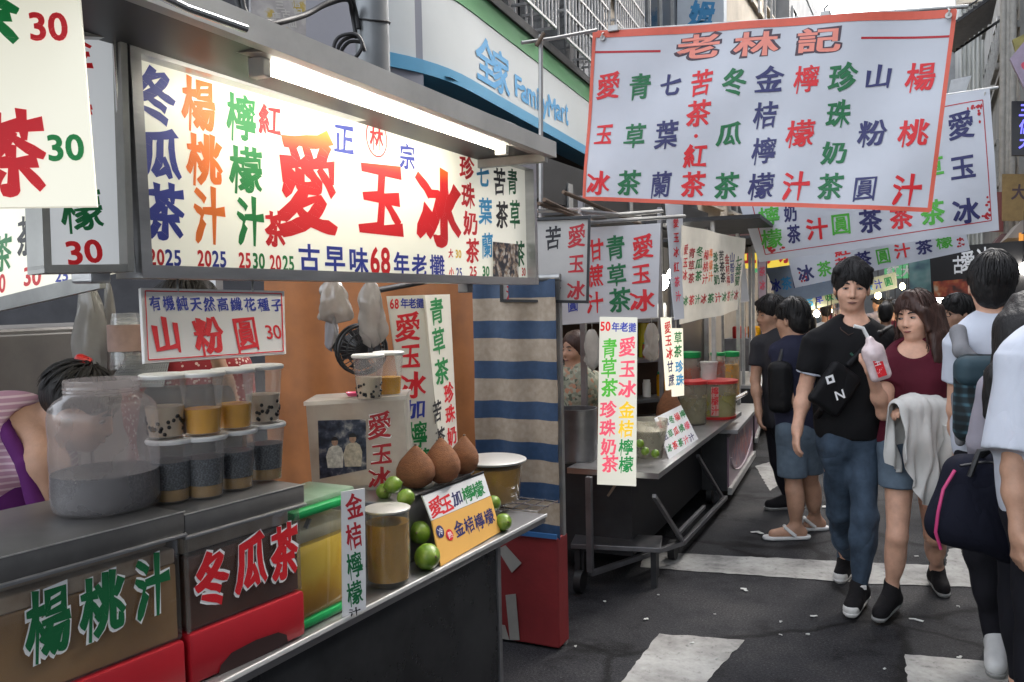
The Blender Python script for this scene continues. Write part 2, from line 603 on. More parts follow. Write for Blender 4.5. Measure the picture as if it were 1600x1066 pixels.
def finish(s, emis=0.0, mats=None):
    """the lettering of a sign, one part for each colour of ink"""
    for (col, lift), mb in s.ink.items():
        m = (mats or {}).get(col) or ink(col, emis)
        o = part('lettering', mb, m, s.parent)
        o['label'] = {'red': 'red', 'dred': 'dark red', 'lime': 'light green', 'dgreen': 'dark green', 'grad': 'orange to red'}.get(col, col) + ' printed lettering'
# ------------------------------------------------------------------ organic shapes: blended distance fields turned into one continuous mesh
def _cap(P, a, b, ra, rb, flat=False):
    a = np.asarray(a, np.float32); b = np.asarray(b, np.float32)
    ab = b - a; L2 = float(ab @ ab) + 1e-9
    ap = P - a
    t0 = (ap @ ab) / L2
    t = np.clip(t0, 0, 1)
    d = np.sqrt(((ap - t[..., None] * ab) ** 2).sum(-1)) - (ra + (rb - ra) * t)
    if flat:
        L = math.sqrt(L2)
        d = np.maximum(d, np.maximum(-t0 * L, (t0 - 1) * L))
    return d
def _ell(P, c, r, M=None):
    q = P - np.asarray(c, np.float32)
    if M is not None: q = q @ np.asarray(M, np.float32)      # columns: the ellipsoid's own axes
    r = np.asarray(r, np.float32)
    k0 = np.sqrt(((q / r) ** 2).sum(-1)); k1 = np.sqrt(((q / (r * r)) ** 2).sum(-1)) + 1e-9
    return k0 * (k0 - 1) / k1
def _box(P, c, r, rd, M=None):
    q = P - np.asarray(c, np.float32)
    if M is not None: q = q @ np.asarray(M, np.float32)
    q = np.abs(q) - (np.asarray(r, np.float32) - rd)
    return np.sqrt((np.maximum(q, 0) ** 2).sum(-1)) + np.minimum(q.max(-1), 0) - rd
def field_mesh(prims, res, fold=0.0, ffreq=22.0, seed=0, clip=()):
    """prims: (op, kind, args..., blend). op + adds, - cuts. clip: (point, normal) half spaces kept on the side against the normal.
    fold: amplitude of cloth folds or hair strands"""
    lo = np.full(3, 1e9); hi = -lo
    bb = []
    for p in prims:
        if p[1] == 'cap':
            a, b, ra, rb = p[2:6]; r = max(ra, rb)
            l = np.minimum(a, b) - r; h = np.maximum(a, b) + r
        else:
            c, r = np.array(p[2], float), np.array(p[3], float)
            m = r if p[4] is None else np.full(3, np.linalg.norm(r))
            l, h = c - m, c + m
        bb.append((l, h))
        if p[0] == '+':
            lo = np.minimum(lo, l); hi = np.maximum(hi, h)
    pad = res * 3 + fold * 2
    lo -= pad; hi += pad
    n = np.ceil((hi - lo) / res).astype(int) + 1
    D = np.full(n, .2, np.float32)
    ax = [lo[i] + res * np.arange(n[i]) for i in range(3)]
    for p, (l, h) in zip(prims, bb):
        k = p[-1]
        e = k + 2 * res + fold
        i0 = np.maximum(0, np.floor((l - e - lo) / res).astype(int)); i1 = np.minimum(n, np.ceil((h + e - lo) / res).astype(int) + 1)
        if (i1 <= i0).any(): continue
        sl = tuple(slice(a, b) for a, b in zip(i0, i1))
        P = np.stack(np.meshgrid(*[ax[i][sl[i]] for i in range(3)], indexing='ij'), -1).astype(np.float32)
        if p[1] == 'cap': d = _cap(P, p[2], p[3], p[4], p[5], p[6])
        elif p[1] == 'ell': d = _ell(P, p[2], p[3], p[4])
        else: d = _box(P, p[2], p[3], p[5], p[4])
        A = D[sl]
        k = max(k, 1e-4)
        if p[0] == '+':
            hh = np.clip(.5 + .5 * (A - d) / k, 0, 1)
            D[sl] = A * (1 - hh) + d * hh - k * hh * (1 - hh)
        else:
            hh = np.clip(.5 - .5 * (A + d) / k, 0, 1)
            D[sl] = A * (1 - hh) - d * hh + k * hh * (1 - hh)
    if fold or clip:
        P = np.stack(np.meshgrid(*ax, indexing='ij'), -1).astype(np.float32)
        if fold:
            rg = np.random.RandomState(seed)
            w = np.zeros(D.shape, np.float32)
            for i in range(7):
                kv = rg.normal(size=3) * ffreq * (0.5 + .25 * i) * np.array([1, 1, .55])
                w += np.sin(P @ kv.astype(np.float32) + rg.uniform(0, 6.28)) / (1 + .45 * i)
            D += fold * w * .5
        for (c, nn) in clip:
            nn = np.array(nn, float); nn /= np.linalg.norm(nn)
            D = np.maximum(D, (P - np.array(c, np.float32)) @ nn.astype(np.float32))
    # surface nets
    S = D < 0
    c = np.zeros(np.array(n) - 1, np.int8)
    for i in (0, 1):
        for j in (0, 1):
            for k in (0, 1):
                c += S[i:n[0] - 1 + i, j:n[1] - 1 + j, k:n[2] - 1 + k]
    act = (c > 0) & (c < 8)
    idx = np.argwhere(act)
    ids = np.full(act.shape, -1, np.int64); ids[act] = np.arange(len(idx))
    corner = [(i, j, k) for i in (0, 1) for j in (0, 1) for k in (0, 1)]
    val = [D[idx[:, 0] + i, idx[:, 1] + j, idx[:, 2] + k] for (i, j, k) in corner]
    acc = np.zeros((len(idx), 3)); cnt = np.zeros(len(idx))
    for a in range(8):
        for b in range(a + 1, 8):
            ca, cb = np.array(corner[a]), np.array(corner[b])
            if np.abs(ca - cb).sum() != 1: continue
            m = (val[a] < 0) != (val[b] < 0)
            t = val[a] / (val[a] - val[b] + 1e-12)
            acc[m] += (ca + (cb - ca) * t[:, None])[m]; cnt[m] += 1
    vert = lo + (idx + acc / np.maximum(cnt, 1)[:, None]) * res
    faces = []
    for axx in range(3):
        u, v = (axx + 1) % 3, (axx + 2) % 3
        sa = [slice(None)] * 3; sb = [slice(None)] * 3
        sa[axx] = slice(0, n[axx] - 1); sb[axx] = slice(1, n[axx])
        A, B = S[tuple(sa)], S[tuple(sb)]
        e = np.argwhere(A != B)
        e = e[(e[:, u] > 0) & (e[:, v] > 0) & (e[:, u] < n[u] - 1) & (e[:, v] < n[v] - 1)]
        if not len(e): continue
        ent = A[e[:, 0], e[:, 1], e[:, 2]]
        def cell(du, dv):
            q = e.copy(); q[:, u] += du; q[:, v] += dv
            return ids[q[:, 0], q[:, 1], q[:, 2]]
        q = np.stack([cell(-1, -1), cell(0, -1), cell(0, 0), cell(-1, 0)], 1)
        q[~ent] = q[~ent][:, ::-1]
        faces.append(q[(q >= 0).all(1)])
    F = np.concatenate(faces)
    return vert, F
def organic(name, prims, res, m, parent=None, loc=(0, 0, 0), label=None, **kw):
    v, f = field_mesh(prims, res, **kw)
    v = v + np.array(loc)
    me = bpy.data.meshes.new(name)
    me.vertices.add(len(v)); me.vertices.foreach_set('co', v.astype(np.float32).ravel())
    me.loops.add(f.size); me.loops.foreach_set('vertex_index', f.ravel().astype(np.int32))
    me.polygons.add(len(f)); me.polygons.foreach_set('loop_start', np.arange(0, f.size, 4, dtype=np.int32))
    me.update(calc_edges=True)
    me.materials.append(m)
    me.shade_smooth()
    o = link(name, me, parent)
    OFF[o] = Vector((0, 0, 0))
    if label: o['label'] = label
    return o
def C(a, b, ra, rb=None, k=.02, flat=False, op='+'):
    return (op, 'cap', tuple(a), tuple(b), ra, ra if rb is None else rb, flat, k)
def E(c, r, k=.02, M=None, op='+'):
    return (op, 'ell', tuple(c), tuple(r), M, k)
def B(c, r, rd=.01, k=.01, M=None, op='+'):
    return (op, 'box', tuple(c), tuple(r), M, rd, k)
# ------------------------------------------------------------------ materials used in many places
M_asph = None
def _asphalt():
    m = bpy.data.materials.new('asphalt'); m.use_nodes = True
    nt = m.node_tree; N = nt.nodes; L = nt.links; b = N['Principled BSDF']
    tc = N.new('ShaderNodeTexCoord')
    def nz(s, d=6, r=.6):
        n = N.new('ShaderNodeTexNoise'); n.inputs['Scale'].default_value = s; n.inputs['Detail'].default_value = d; n.inputs['Roughness'].default_value = r
        L.new(tc.outputs['Object'], n.inputs['Vector']); return n.outputs['Fac']
    big = ramp(N, L, nz(1.3, 9, .68), [(.25, (.016, .016, .018)), (.5, (.034, .034, .037)), (.75, (.068, .065, .063))])
    fine = ramp(N, L, nz(240, 3), [(.3, (.55, .55, .55)), (.62, (1.05, 1.05, 1.05)), (.8, (2.1, 2.1, 2.1))])
    mx = N.new('ShaderNodeMix'); mx.data_type = 'RGBA'; mx.blend_type = 'MULTIPLY'; mx.inputs['Factor'].default_value = 1
    L.new(big, mx.inputs['A']); L.new(fine, mx.inputs['B'])
    spk = ramp(N, L, nz(95, 5, .75), [(.36, (.5, .5, .5)), (.5, (1, 1, 1)), (.6, (1.5, 1.5, 1.5)), (.68, (3.2, 3.1, 3.0))])
    mz = N.new('ShaderNodeMix'); mz.data_type = 'RGBA'; mz.blend_type = 'MULTIPLY'; mz.inputs['Factor'].default_value = 1
    L.new(fine, mz.inputs['A']); L.new(spk, mz.inputs['B']); L.new(mz.outputs['Result'], mx.inputs['B'])
    st = ramp(N, L, nz(2.6, 8, .7), [(.34, (.38, .38, .38)), (.46, (1, 1, 1))])        # oil and drink stains
    m2 = N.new('ShaderNodeMix'); m2.data_type = 'RGBA'; m2.blend_type = 'MULTIPLY'; m2.inputs['Factor'].default_value = 1
    L.new(mx.outputs['Result'], m2.inputs['A']); L.new(st, m2.inputs['B'])
    vo = N.new('ShaderNodeTexVoronoi'); vo.feature = 'DISTANCE_TO_EDGE'; vo.inputs['Scale'].default_value = .8
    dn = N.new('ShaderNodeTexNoise'); dn.inputs['Scale'].default_value = 3.5; dn.inputs['Detail'].default_value = 6; L.new(tc.outputs['Object'], dn.inputs['Vector'])
    va = N.new('ShaderNodeMix'); va.data_type = 'VECTOR'; va.inputs['Factor'].default_value = .16
    L.new(tc.outputs['Object'], va.inputs['A']); L.new(dn.outputs['Color'], va.inputs['B']); L.new(va.outputs['Result'], vo.inputs['Vector'])
    ck = ramp(N, L, vo.outputs['Distance'], [(0, (.12, .12, .12)), (.008, (.3, .3, .3)), (.02, (1, 1, 1))])       # cracks and patch seams
    m3 = N.new('ShaderNodeMix'); m3.data_type = 'RGBA'; m3.blend_type = 'MULTIPLY'; m3.inputs['Factor'].default_value = .8
    L.new(m2.outputs['Result'], m3.inputs['A']); L.new(ck, m3.inputs['B'])
    L.new(m3.outputs['Result'], b.inputs['Base Color'])
    b.inputs['Specular IOR Level'].default_value = .14
    rr = N.new('ShaderNodeMapRange'); rr.inputs['To Min'].default_value = .55; rr.inputs['To Max'].default_value = .85
    L.new(nz(1.7), rr.inputs['Value']); L.new(rr.outputs[0], b.inputs['Roughness'])
    bp = N.new('ShaderNodeBump'); bp.inputs['Strength'].default_value = .5; bp.inputs['Distance'].default_value = .006
    L.new(nz(170, 4), bp.inputs['Height']); L.new(bp.outputs[0], b.inputs['Normal'])
    return m
def _paint():
    m = bpy.data.materials.new('road_paint'); m.use_nodes = True
    nt = m.node_tree; N = nt.nodes; L = nt.links; b = N['Principled BSDF']
    tc = N.new('ShaderNodeTexCoord')
    def nz(s, d=6, r=.65):
        n = N.new('ShaderNodeTexNoise'); n.inputs['Scale'].default_value = s; n.inputs['Detail'].default_value = d; n.inputs['Roughness'].default_value = r
        L.new(tc.outputs['Object'], n.inputs['Vector']); return n.outputs['Fac']
    a = ramp(N, L, nz(3.2, 9), [(.28, (.10, .10, .10)), (.42, (.30, .29, .27)), (.6, (.46, .45, .42)), (.8, (.55, .54, .51))])
    w = ramp(N, L, nz(26, 10, .75), [(.32, (.30, .30, .30)), (.43, (.82, .82, .82)), (.7, (1, 1, 1))])
    mx = N.new('ShaderNodeMix'); mx.data_type = 'RGBA'; mx.blend_type = 'MULTIPLY'; mx.inputs['Factor'].default_value = 1
    L.new(a, mx.inputs['A']); L.new(w, mx.inputs['B']); L.new(mx.outputs['Result'], b.inputs['Base Color'])
    b.inputs['Roughness'].default_value = .75
    return m
M_asph, M_paint = _asphalt(), _paint()
M_steel = mat('brushed_steel', (.42, .42, .43), rough=.34, metal=.9, var=.18, scale=3, bump=.05, bscale=30, stretch=(1, 1, 6))
M_steel_d = mat('dull_steel', (.20, .20, .21), rough=.42, metal=.75, var=.3, scale=5, bump=.08, bscale=25)
M_dark = mat('dark_metal', (.030, .031, .034), rough=.5, metal=.3, var=.3)
M_black = mat('black_rubber', (.012, .012, .013), rough=.55)
M_galv = mat('galvanised', (.36, .36, .35), rough=.45, metal=.6, var=.2, scale=9)
M_white = mat('white_plastic', (.74, .74, .72), rough=.4, var=.04)
M_conc = mat('concrete', (.24, .24, .235), rough=.9, var=.25, scale=3, bump=.25, bscale=30)
M_chrome = mat('chrome', (.6, .6, .6), rough=.18, metal=1.0, var=.05)
M_wood = mat('weathered_wood', (.14, .10, .07), rough=.8, var=.35, scale=9, stretch=(1, 1, .15))

# ------------------------------------------------------------------ ground and markings
mb = MB(); S_ = 150.0; nn = 24
mb.sheet(lambda u, v: ((u - .5) * 2 * S_, (v - .5) * 2 * S_ + 60, 0), nn, nn)
struct('road', mb, M_asph)
Z4 = Vector((0, 0, .004))
def marking(pts, seed=0):
    """a painted patch with slightly ragged edges"""
    P = [onZ(x, y, 0.004) for x, y in pts]
    v = []
    for i in range(len(P)):
        a, b = P[i], P[(i + 1) % len(P)]
        t = (b - a).normalized(); nrm = Vector((t.y, -t.x, 0))
        m = max(2, int((b - a).length / .03))
        for k in range(m):
            q = a.lerp(b, k / m)
            v.append(q + nrm * .012 * noise.noise(Vector((q.x * 19 + seed, q.y * 19, 1))) + nrm * .006 * noise.noise(Vector((q.x * 70, q.y * 70, seed))))
    mb = MB(); mb.add(v, [tuple(range(len(v)))])
    me_bm = bmesh.new()
    o = struct('road_marking', mb, M_paint)
    bm = me_bm; bm.from_mesh(o.data); bmesh.ops.triangulate(bm, faces=bm.faces[:]); bm.to_mesh(o.data); bm.free()
    if o.data.polygons[0].normal.z < 0: o.data.flip_normals()
    return o
marking([(1030, 990), (1163, 1000), (1086, 1085), (958, 1085)], 1)
marking([(1414, 1022), (1600, 1038), (1600, 1090), (1420, 1090)], 2)
marking([(1010, 862), (1190, 871), (1380, 880), (1478, 884), (1482, 858), (1500, 856), (1524, 917), (1360, 912), (1180, 899), (1000, 886)], 3)
marking([(1180, 728), (1232, 715), (1228, 750), (1203, 767)], 4)
# scraps on the asphalt
M_scrap = mat('paper_scrap', (.55, .55, .52), rough=.8, var=.2)
lit = MB()
rg = random.Random(3)
for (x, y, s) in [(1272, 963, .028), (1262, 992, .018), (1219, 972, .012), (1220, 992, .010), (1500, 1028, .02), (943, 940, .014), (1165, 922, .03), (1080, 1005, .02),
                  (1430, 968, .035), (1497, 948, .014), (1010, 968, .02), (1118, 960, .01), (1382, 1046, .012), (1120, 1030, .012), (1185, 832, .06), (1290, 793, .06), (1030, 930, .012), (900, 1010, .012)]:
    c = onZ(x, y, .006)
    for q in range(2):
        a = rg.uniform(0, 3.1); l, w = s * rg.uniform(.7, 1.1), s * rg.uniform(.3, .6)
        d, e = Vector((math.cos(a), math.sin(a), 0)) * l / 2, Vector((-math.sin(a), math.cos(a), 0)) * w / 2
        o_ = c + Vector((rg.uniform(-.5, .5) * s, rg.uniform(-.5, .5) * s, .002 * q))
        lit.obox(o_ + Vector((0, 0, .001)), d, e, Vector((0, 0, .0012)))
for q in range(8):
    c = Vector((rg.uniform(-1.0, 1.2), rg.uniform(3.2, 9.0), .006)); s = rg.uniform(.004, .012)
    a = rg.uniform(0, 3)
    lit.obox(c, Vector((math.cos(a), math.sin(a), 0)) * s, Vector((-math.sin(a), math.cos(a), 0)) * s * .5, Vector((0, 0, .001)))
struct('litter_scraps', lit, M_scrap, kind='stuff')

# ------------------------------------------------------------------ shop building on the left, behind the stalls
M_wallg = mat('grey_plaster', (.23, .24, .27), rough=.85, var=.10, scale=2.5, bump=.1)
M_band_w = mat('shop_band_white', (.43, .46, .47), rough=.45, var=.04, scale=2)
M_band_g = mat('shop_band_green', (.085, .26, .11), rough=.45, var=.05)
M_band_b = mat('shop_band_blue', (.06, .24, .40), rough=.45, var=.05)
M_soff = mat('soffit', (.10, .085, .075), rough=.8, var=.2)
shop = thing('shop_building', 'grey convenience store building with a white green and blue sign band and caged windows above', 'building', (-4.4, 8, 0))
FP = atd(790, 120, 8.0)                          # a point of the sign band, which runs 5.4 degrees left of the street
fdir = Vector((-math.sin(R(5.4)), math.cos(R(5.4)), 0)); fn = Vector((fdir.y, -fdir.x, 0))
bpl = (FP, fn)
zb = (onP(650, 95, *bpl).z + onP(908, 240, *bpl).z) / 2
zt0 = (onP(705, 2, *bpl).z + onP(880, 128, *bpl).z) / 2
A0 = onP(660, 95, *bpl); A0.z = 0
A1 = A0 + fdir * 7.6
zg = zb + (zt0 - zb) * 1.02                      # green strip begins
zgt = zg + (zg - zb) * .30
# plan of the band: a short return to the left, a round corner, then along the facade
side = Vector((-fdir.y, fdir.x, 0))              # away from the street
ret = (side * .92 - fdir * .40).normalized()
pl = [A0 + ret * 1.9 - fdir * .2]
ctrl0, ctrl1 = A0 + ret * .45 - fdir * .15, A0 + fdir * .9
for k in range(9):
    t = k / 8
    pl.append((ctrl0 * (1 - t) ** 2 + (A0 + fdir * .12) * 2 * t * (1 - t) + ctrl1 * t * t))
pl += [A0 + fdir * d for d in (2.5, 4.5, 7.6)]
def strip(z0, z1, out, m, name, parent, th=.05):
    mb = MB(); v = []
    for i, p in enumerate(pl):
        d = (pl[min(i + 1, len(pl) - 1)] - pl[max(i - 1, 0)]).normalized(); nrm = Vector((d.y, -d.x, 0))
        for (oo, z) in ((out, z0), (out, z1), (out - th, z1), (out - th, z0)):
            v.append(Vector((p.x, p.y, z)) + nrm * oo)
    f = []
    for i in range(len(pl) - 1):
        for k in range(4): f.append((i * 4 + k, (i + 1) * 4 + k, (i + 1) * 4 + (k + 1) % 4, i * 4 + (k + 1) % 4))
    f += [(0, 1, 2, 3), tuple((len(pl) - 1) * 4 + k for k in (3, 2, 1, 0))]
    mb.add(v, f)
    return part(name, mb, m, parent, smooth=35)
bh = zg - zb
strip(zb + bh * .16, zg, 0.0, M_band_w, 'sign_band', shop, .3)
strip(zb, zb + bh * .155, .012, M_band_b, 'blue_strip', shop, .3)
strip(zg + .003, zgt, .006, M_band_g, 'green_strip', shop, .3)
strip(zgt + .004, zgt + .09, .03, M_dark, 'gutter', shop, .3)
mb = MB()                                        # soffit under the band
c0 = A0 + side * 2.2
mb.add([pl[0], ctrl0, A0 + fdir * .5, A1, A1 + side * 3.5, pl[0] + side * 3.5], [(0, 1, 2, 3, 4, 5)])
mb.v = [Vector((p.x, p.y, zb + .03)) for p in mb.v]
part('soffit', mb, M_soff, shop)
mb = MB()
b0 = A0 + side * 1.1 + fdir * .3
mb.hexa([b0, A1 + side * 1.1, A1 + side * 6, b0 + side * 5], [p + Vector((0, 0, 14)) for p in (b0, A1 + side * 1.1, A1 + side * 6, b0 + side * 5)])
part('wall', mb, M_wallg, shop)
# upper wall above the band, with barred window cages that stick out
zc = zgt + .1
mb = MB(); u0 = A0 + side * .35 + fdir * .6
mb.hexa([Vector((p.x, p.y, zc)) for p in (u0, A1 + side * .35, A1 + side * 2, u0 + side * 1.6)], [Vector((p.x, p.y, zc + 9)) for p in (u0, A1 + side * .35, A1 + side * 2, u0 + side * 1.6)])
part('upper_wall', mb, mat('dark_tile', (.085, .085, .09), rough=.6, var=.25, scale=14), shop)
M_bars = mat('old_bars', (.42, .42, .42), rough=.5, metal=.4, var=.25, scale=12)
M_glass_d = mat('dark_glass', (.015, .018, .022), rough=.12, var=.3)
for wi, (d0, d1) in enumerate(((1.15, 2.75), (3.1, 5.0), (5.4, 7.2))):
    w0, w1 = A0 + fdir * d0, A0 + fdir * d1
    z0, z1 = zc + .05, zc + 1.75
    win = MB(); win.hexa(*[[Vector((p.x, p.y, z)) for p in (w0 + side * .33, w1 + side * .33, w1 + side * .36, w0 + side * .36)] for z in (z0, z1)])
    wo = part('window', win, M_glass_d, shop)
    cg = MB()
    out = -side * .18
    def up(p, z): return Vector((p.x, p.y, z))
    for k in range(15):
        p = w0.lerp(w1, k / 14) + out
        cg.tube([up(p, z0), up(p, z1)], .013, 5)
    for k in range(7):
        z = z0 + (z1 - z0) * k / 6
        cg.bar(up(w0 + out, z), up(w1 + out, z), .026, .026)
        cg.bar(up(w0 + out, z), up(w0 + side * .3, z), .026, .026); cg.bar(up(w1 + out, z), up(w1 + side * .3, z), .026, .026)
    for k in range(3):
        for w_ in (w0, w1):
            p = w_ + side * (.18 * k - .1)
            cg.tube([up(p, z0), up(p, z1)], .013, 5)
    part('cage', cg, M_bars, wo)
# lettering of the band
ss = Sign(); ss.p, ss.n = FP + fn * 0.004, fn; ss.ud, ss.vd = fdir, Vector((0, 0, 1)); ss.parent = shop; ss.ink = {}; ss.bump = lambda q: Vector()
put(ss, '全', 760, 97, 33, 76, 'bandblue', 'bold'); put(ss, '家', 783, 114, 28, 70, 'bandblue', 'bold')
for ch, x, y, w, h in [('F', 810, 136, 11, 34), ('a', 819, 147, 10, 26), ('m', 831, 154, 14, 26), ('i', 841, 155, 3.5, 34), ('l', 846, 157, 3.5, 36), ('y', 852, 172, 10, 32), ('M', 862.5, 168, 12, 34), ('a', 873, 176, 8, 24), ('r', 880, 180, 5, 24), ('t', 885.5, 179, 5, 34)]:
    put(ss, ch, x, y, w, h, 'bandblue', 'bold')
INK['bandblue'] = '#3d88b8'
finish(ss)

# tall lamp post, cables and an old hoarding beside it
pp = atd(582, 60, 4.3)
post = thing('lamp_post', 'thick grey steel lamp post with cables tied round it', 'post', (pp.x, pp.y, 0))
part('pole', MB().lathe([(.084, 0), (.084, 7.5)], (pp.x, pp.y, 0), 28, close=True), mat('post_paint', (.20, .21, .215), rough=.4, metal=.2, var=.12, scale=4), post, smooth=40)
part('base_plate', MB().lathe([(.16, 0), (.16, .03), (.1, .05)], (pp.x, pp.y, 0), 20, close=True), M_galv, post, smooth=40)
zz = atd(582, 38, 4.3).z
part('tie', MB().tube([(pp.x + .088 * math.cos(a), pp.y + .088 * math.sin(a), zz + .01 * math.sin(a * 2)) for a in [k * math.pi / 12 for k in range(25)]], .005, 6), M_black, post, smooth=60)
cb = MB()
def cab(px, r, dep):
    pts = [atd(x, y, d) for (x, y), d in zip(px, dep)]
    out = []
    for i in range(len(pts) - 1):
        p0, p1, p2, p3 = pts[max(i - 1, 0)], pts[i], pts[i + 1], pts[min(i + 2, len(pts) - 1)]
        for k in range(5):
            t = k / 5
            out.append(.5 * ((2 * p1) + (p2 - p0) * t + (2 * p0 - 5 * p1 + 4 * p2 - p3) * t * t + (3 * p1 - p0 - 3 * p2 + p3) * t ** 3))
    cb.tube(out + [pts[-1]], r, 7)
cab([(405, 42), (440, 34), (480, 22), (512, 5), (545, -4), (553, 12), (560, 45)], .014, [3.6, 3.7, 3.9, 4.0, 4.1, 4.2, 4.22])
cab([(395, 30), (432, 34), (470, 27), (510, 8), (543, 0), (550, 22), (557, 60)], .010, [3.6, 3.7, 3.9, 4.0, 4.1, 4.2, 4.22])
cab([(540, 92), (522, 78), (530, 58), (556, 54), (566, 72), (552, 92), (530, 88)], .009, [4.1] * 7)
cab([(545, 96), (528, 80), (538, 62), (560, 58), (570, 80)], .009, [4.12] * 5)
cab([(550, 96), (533, 84), (545, 66), (565, 66)], .009, [4.14] * 4)
cab([(370, 0), (376, 18), (384, 30)], .012, [3.6] * 3)
cab([(378, -4), (382, 16), (392, 30)], .012, [3.6] * 3)
tag(part('cable', cb, M_black, None, smooth=60), 'loose black cables looped beside the grey lamp post', 'cable')
def hoard(N, L, v):
    n = N.new('ShaderNodeTexNoise'); n.inputs['Scale'].default_value = 7; n.inputs['Detail'].default_value = 7; L.new(v, n.inputs['Vector'])
    return ramp(N, L, n.outputs['Fac'], [(.3, (.20, .19, .19)), (.5, (.30, .29, .29)), (.58, (.36, .35, .34)), (.63, (.34, .25, .05)), (.7, (.36, .28, .06))])
hd = thing('wall_hoarding', 'weathered grey and yellow hoarding with faded marks above the stall roof', 'hoarding', atd(430, 20, 4.8))
s = make_sign(hd, 'board', [(392, -60), (478, -60), (478, 58), (392, 44)], depths=(4.7, 4.9), thick=.03, m=pattern('hoarding_print', hoard))
for i, (x, y) in enumerate([(437, 8), (462, 4), (447, 22), (466, 20), (432, 26), (456, 36)]):
    put(s, '三信古記店仙'[i], x, y, 15, 15, 'fade', 'bold')
INK['fade'] = '#a8a6a2'
finish(s)
wl = thing('plaster_wall', 'flat grey blue plaster wall between the hoarding and the lamp post', 'wall', (-4.2, 5.2, 0))
a, b = atd(470, 60, 5.9), atd(660, 60, 6.6)
mb = MB(); d_ = Vector((b.x - a.x, b.y - a.y, 0)); nb = Vector((-d_.y, d_.x, 0)).normalized() * .2
mb.hexa([Vector((a.x, a.y, 0)), Vector((b.x, b.y, 0)), Vector((b.x, b.y, 0)) + nb, Vector((a.x, a.y, 0)) + nb], [Vector((a.x, a.y, 8)), Vector((b.x, b.y, 8)), Vector((b.x, b.y, 8)) + nb, Vector((a.x, a.y, 8)) + nb])
part('wall', mb, mat('blue_plaster', (.20, .21, .25), rough=.7, var=.06, scale=2), wl)
a2 = atd(300, 60, 5.4); d2 = Vector((a.x - a2.x, a.y - a2.y, 0))
mb = MB(); mb.hexa([Vector((a2.x - 3, a2.y - 1.5, 0)), Vector((a.x, a.y, 0)), Vector((a.x, a.y, 0)) + nb, Vector((a2.x - 3, a2.y - 1.5, 0)) + nb * 2], [Vector((a2.x - 3, a2.y - 1.5, 8)), Vector((a.x, a.y, 8)), Vector((a.x, a.y, 8)) + nb, Vector((a2.x - 3, a2.y - 1.5, 8)) + nb * 2])
part('return_wall', mb, mat('dark_wall', (.05, .05, .055), rough=.8, var=.3), wl)
# ================================================================== the drinks stall in front
XS = -1.219                                     # face of the long sign
SG = plX(XS)
stall = thing('drinks_stall', 'steel drinks cart with a long white painted sign, roof and fluorescent fitting', 'food stall', (-1.6, 1.9, 0))
M_face = mat('sign_face_cream', (.80, .79, .70), rough=.35, var=.03, scale=2, emis=.05, ecol=(1, .97, .82))  # painted board given a faint glow on top of the tube's light
M_back = mat('brown_tarp', (.30, .10, .020), rough=.62, var=.3, scale=3.2, bump=.4, bscale=7)
# ---- long sign
TL, TR, BR, BL = (190, 75), (822, 262), (826, 440), (210, 425)
s = make_sign(stall, 'sign_board', [TL, TR, BR, BL], plane=SG, thick=.05, m=M_face, frame=.022, fm=M_steel, framename='sign_frame')
def col(chs, pos, c, st='brush', sg=None):
    for ch, (x, y, w, h) in zip(chs, pos): put(sg or s, ch, x, y, w, h, c, st)
col('冬瓜茶', [(243, 148, 64, 91), (251, 241, 66, 82), (257, 331, 64, 91)], 'blue', 'fat')
col('楊桃汁', [(310, 163, 54, 86), (319, 250, 56, 82), (327, 337, 50, 91)], 'orange', 'fat')
col('檸檬汁', [(377, 184, 48, 76), (384, 266, 54, 76), (391, 346, 43, 78)], 'green', 'fat')
col('紅', [(421, 188, 36, 50)], 'red'); col('茶', [(430, 358, 34, 57)], 'red', 'fat')
col('愛玉冰', [(482, 288, 98, 172), (596, 310, 72, 128), (686, 326, 70, 126)], 'grad', 'fat')
col('正', [(537, 217, 33, 52)], 'blue'); col('宗', [(636, 245, 25, 42)], 'blue'); col('林', [(588, 216, 22, 40)], 'red')
disc(s, 588, 216, 16, 30, 'red', hole=.92)
col('珍珠奶茶', [(729, 262, 24, 40), (731, 306, 22, 42), (735, 349, 24, 40), (738, 392, 22, 40)], 'red')
col('七葉蘭', [(754, 274, 21, 40), (758, 330, 22, 44), (761, 384, 19, 42)], 'cyan')
col('苦茶', [(780, 284, 20, 44), (784, 336, 20, 44)], 'black')
col('青草茶', [(800, 284, 17, 42), (804, 335, 17, 46), (811, 397, 18, 42)], 'dgreen')
col('古早味', [(483, 403, 36, 46), (523, 405, 34, 46), (560, 408, 32, 46)], 'blue', 'bold')
put(s, '68', 594, 408, 31, 44, 'red', 'bold')
col('年老攤', [(627, 413, 26, 40), (655, 415, 25, 38), (683, 416, 25, 38)], 'blue', 'bold')
for t, x, y, w, h, c in [('20', 244, 402, 25, 26, 'red'), ('25', 270, 403, 25, 26, 'blue'), ('20', 319, 404, 22, 26, 'red'), ('25', 342, 405, 22, 26, 'blue'),
                         ('25', 382, 407, 19, 25, 'red'), ('30', 404, 408, 19, 25, 'green'), ('20', 430, 411, 18, 25, 'red'), ('25', 450, 412, 18, 25, 'green'),
                         ('30', 716, 397, 9, 13, 'yellow'), ('25', 717, 426, 9, 15, 'blue'), ('25', 739, 424, 11, 16, 'red'), ('30', 759, 424, 11, 16, 'green'), ('30', 818, 425, 6, 13, 'red')]:
    put(s, t, x, y, w, h, c, 'bold')
col('大小', [(704, 396, 8, 15), (705, 425, 8, 15)], 'red')
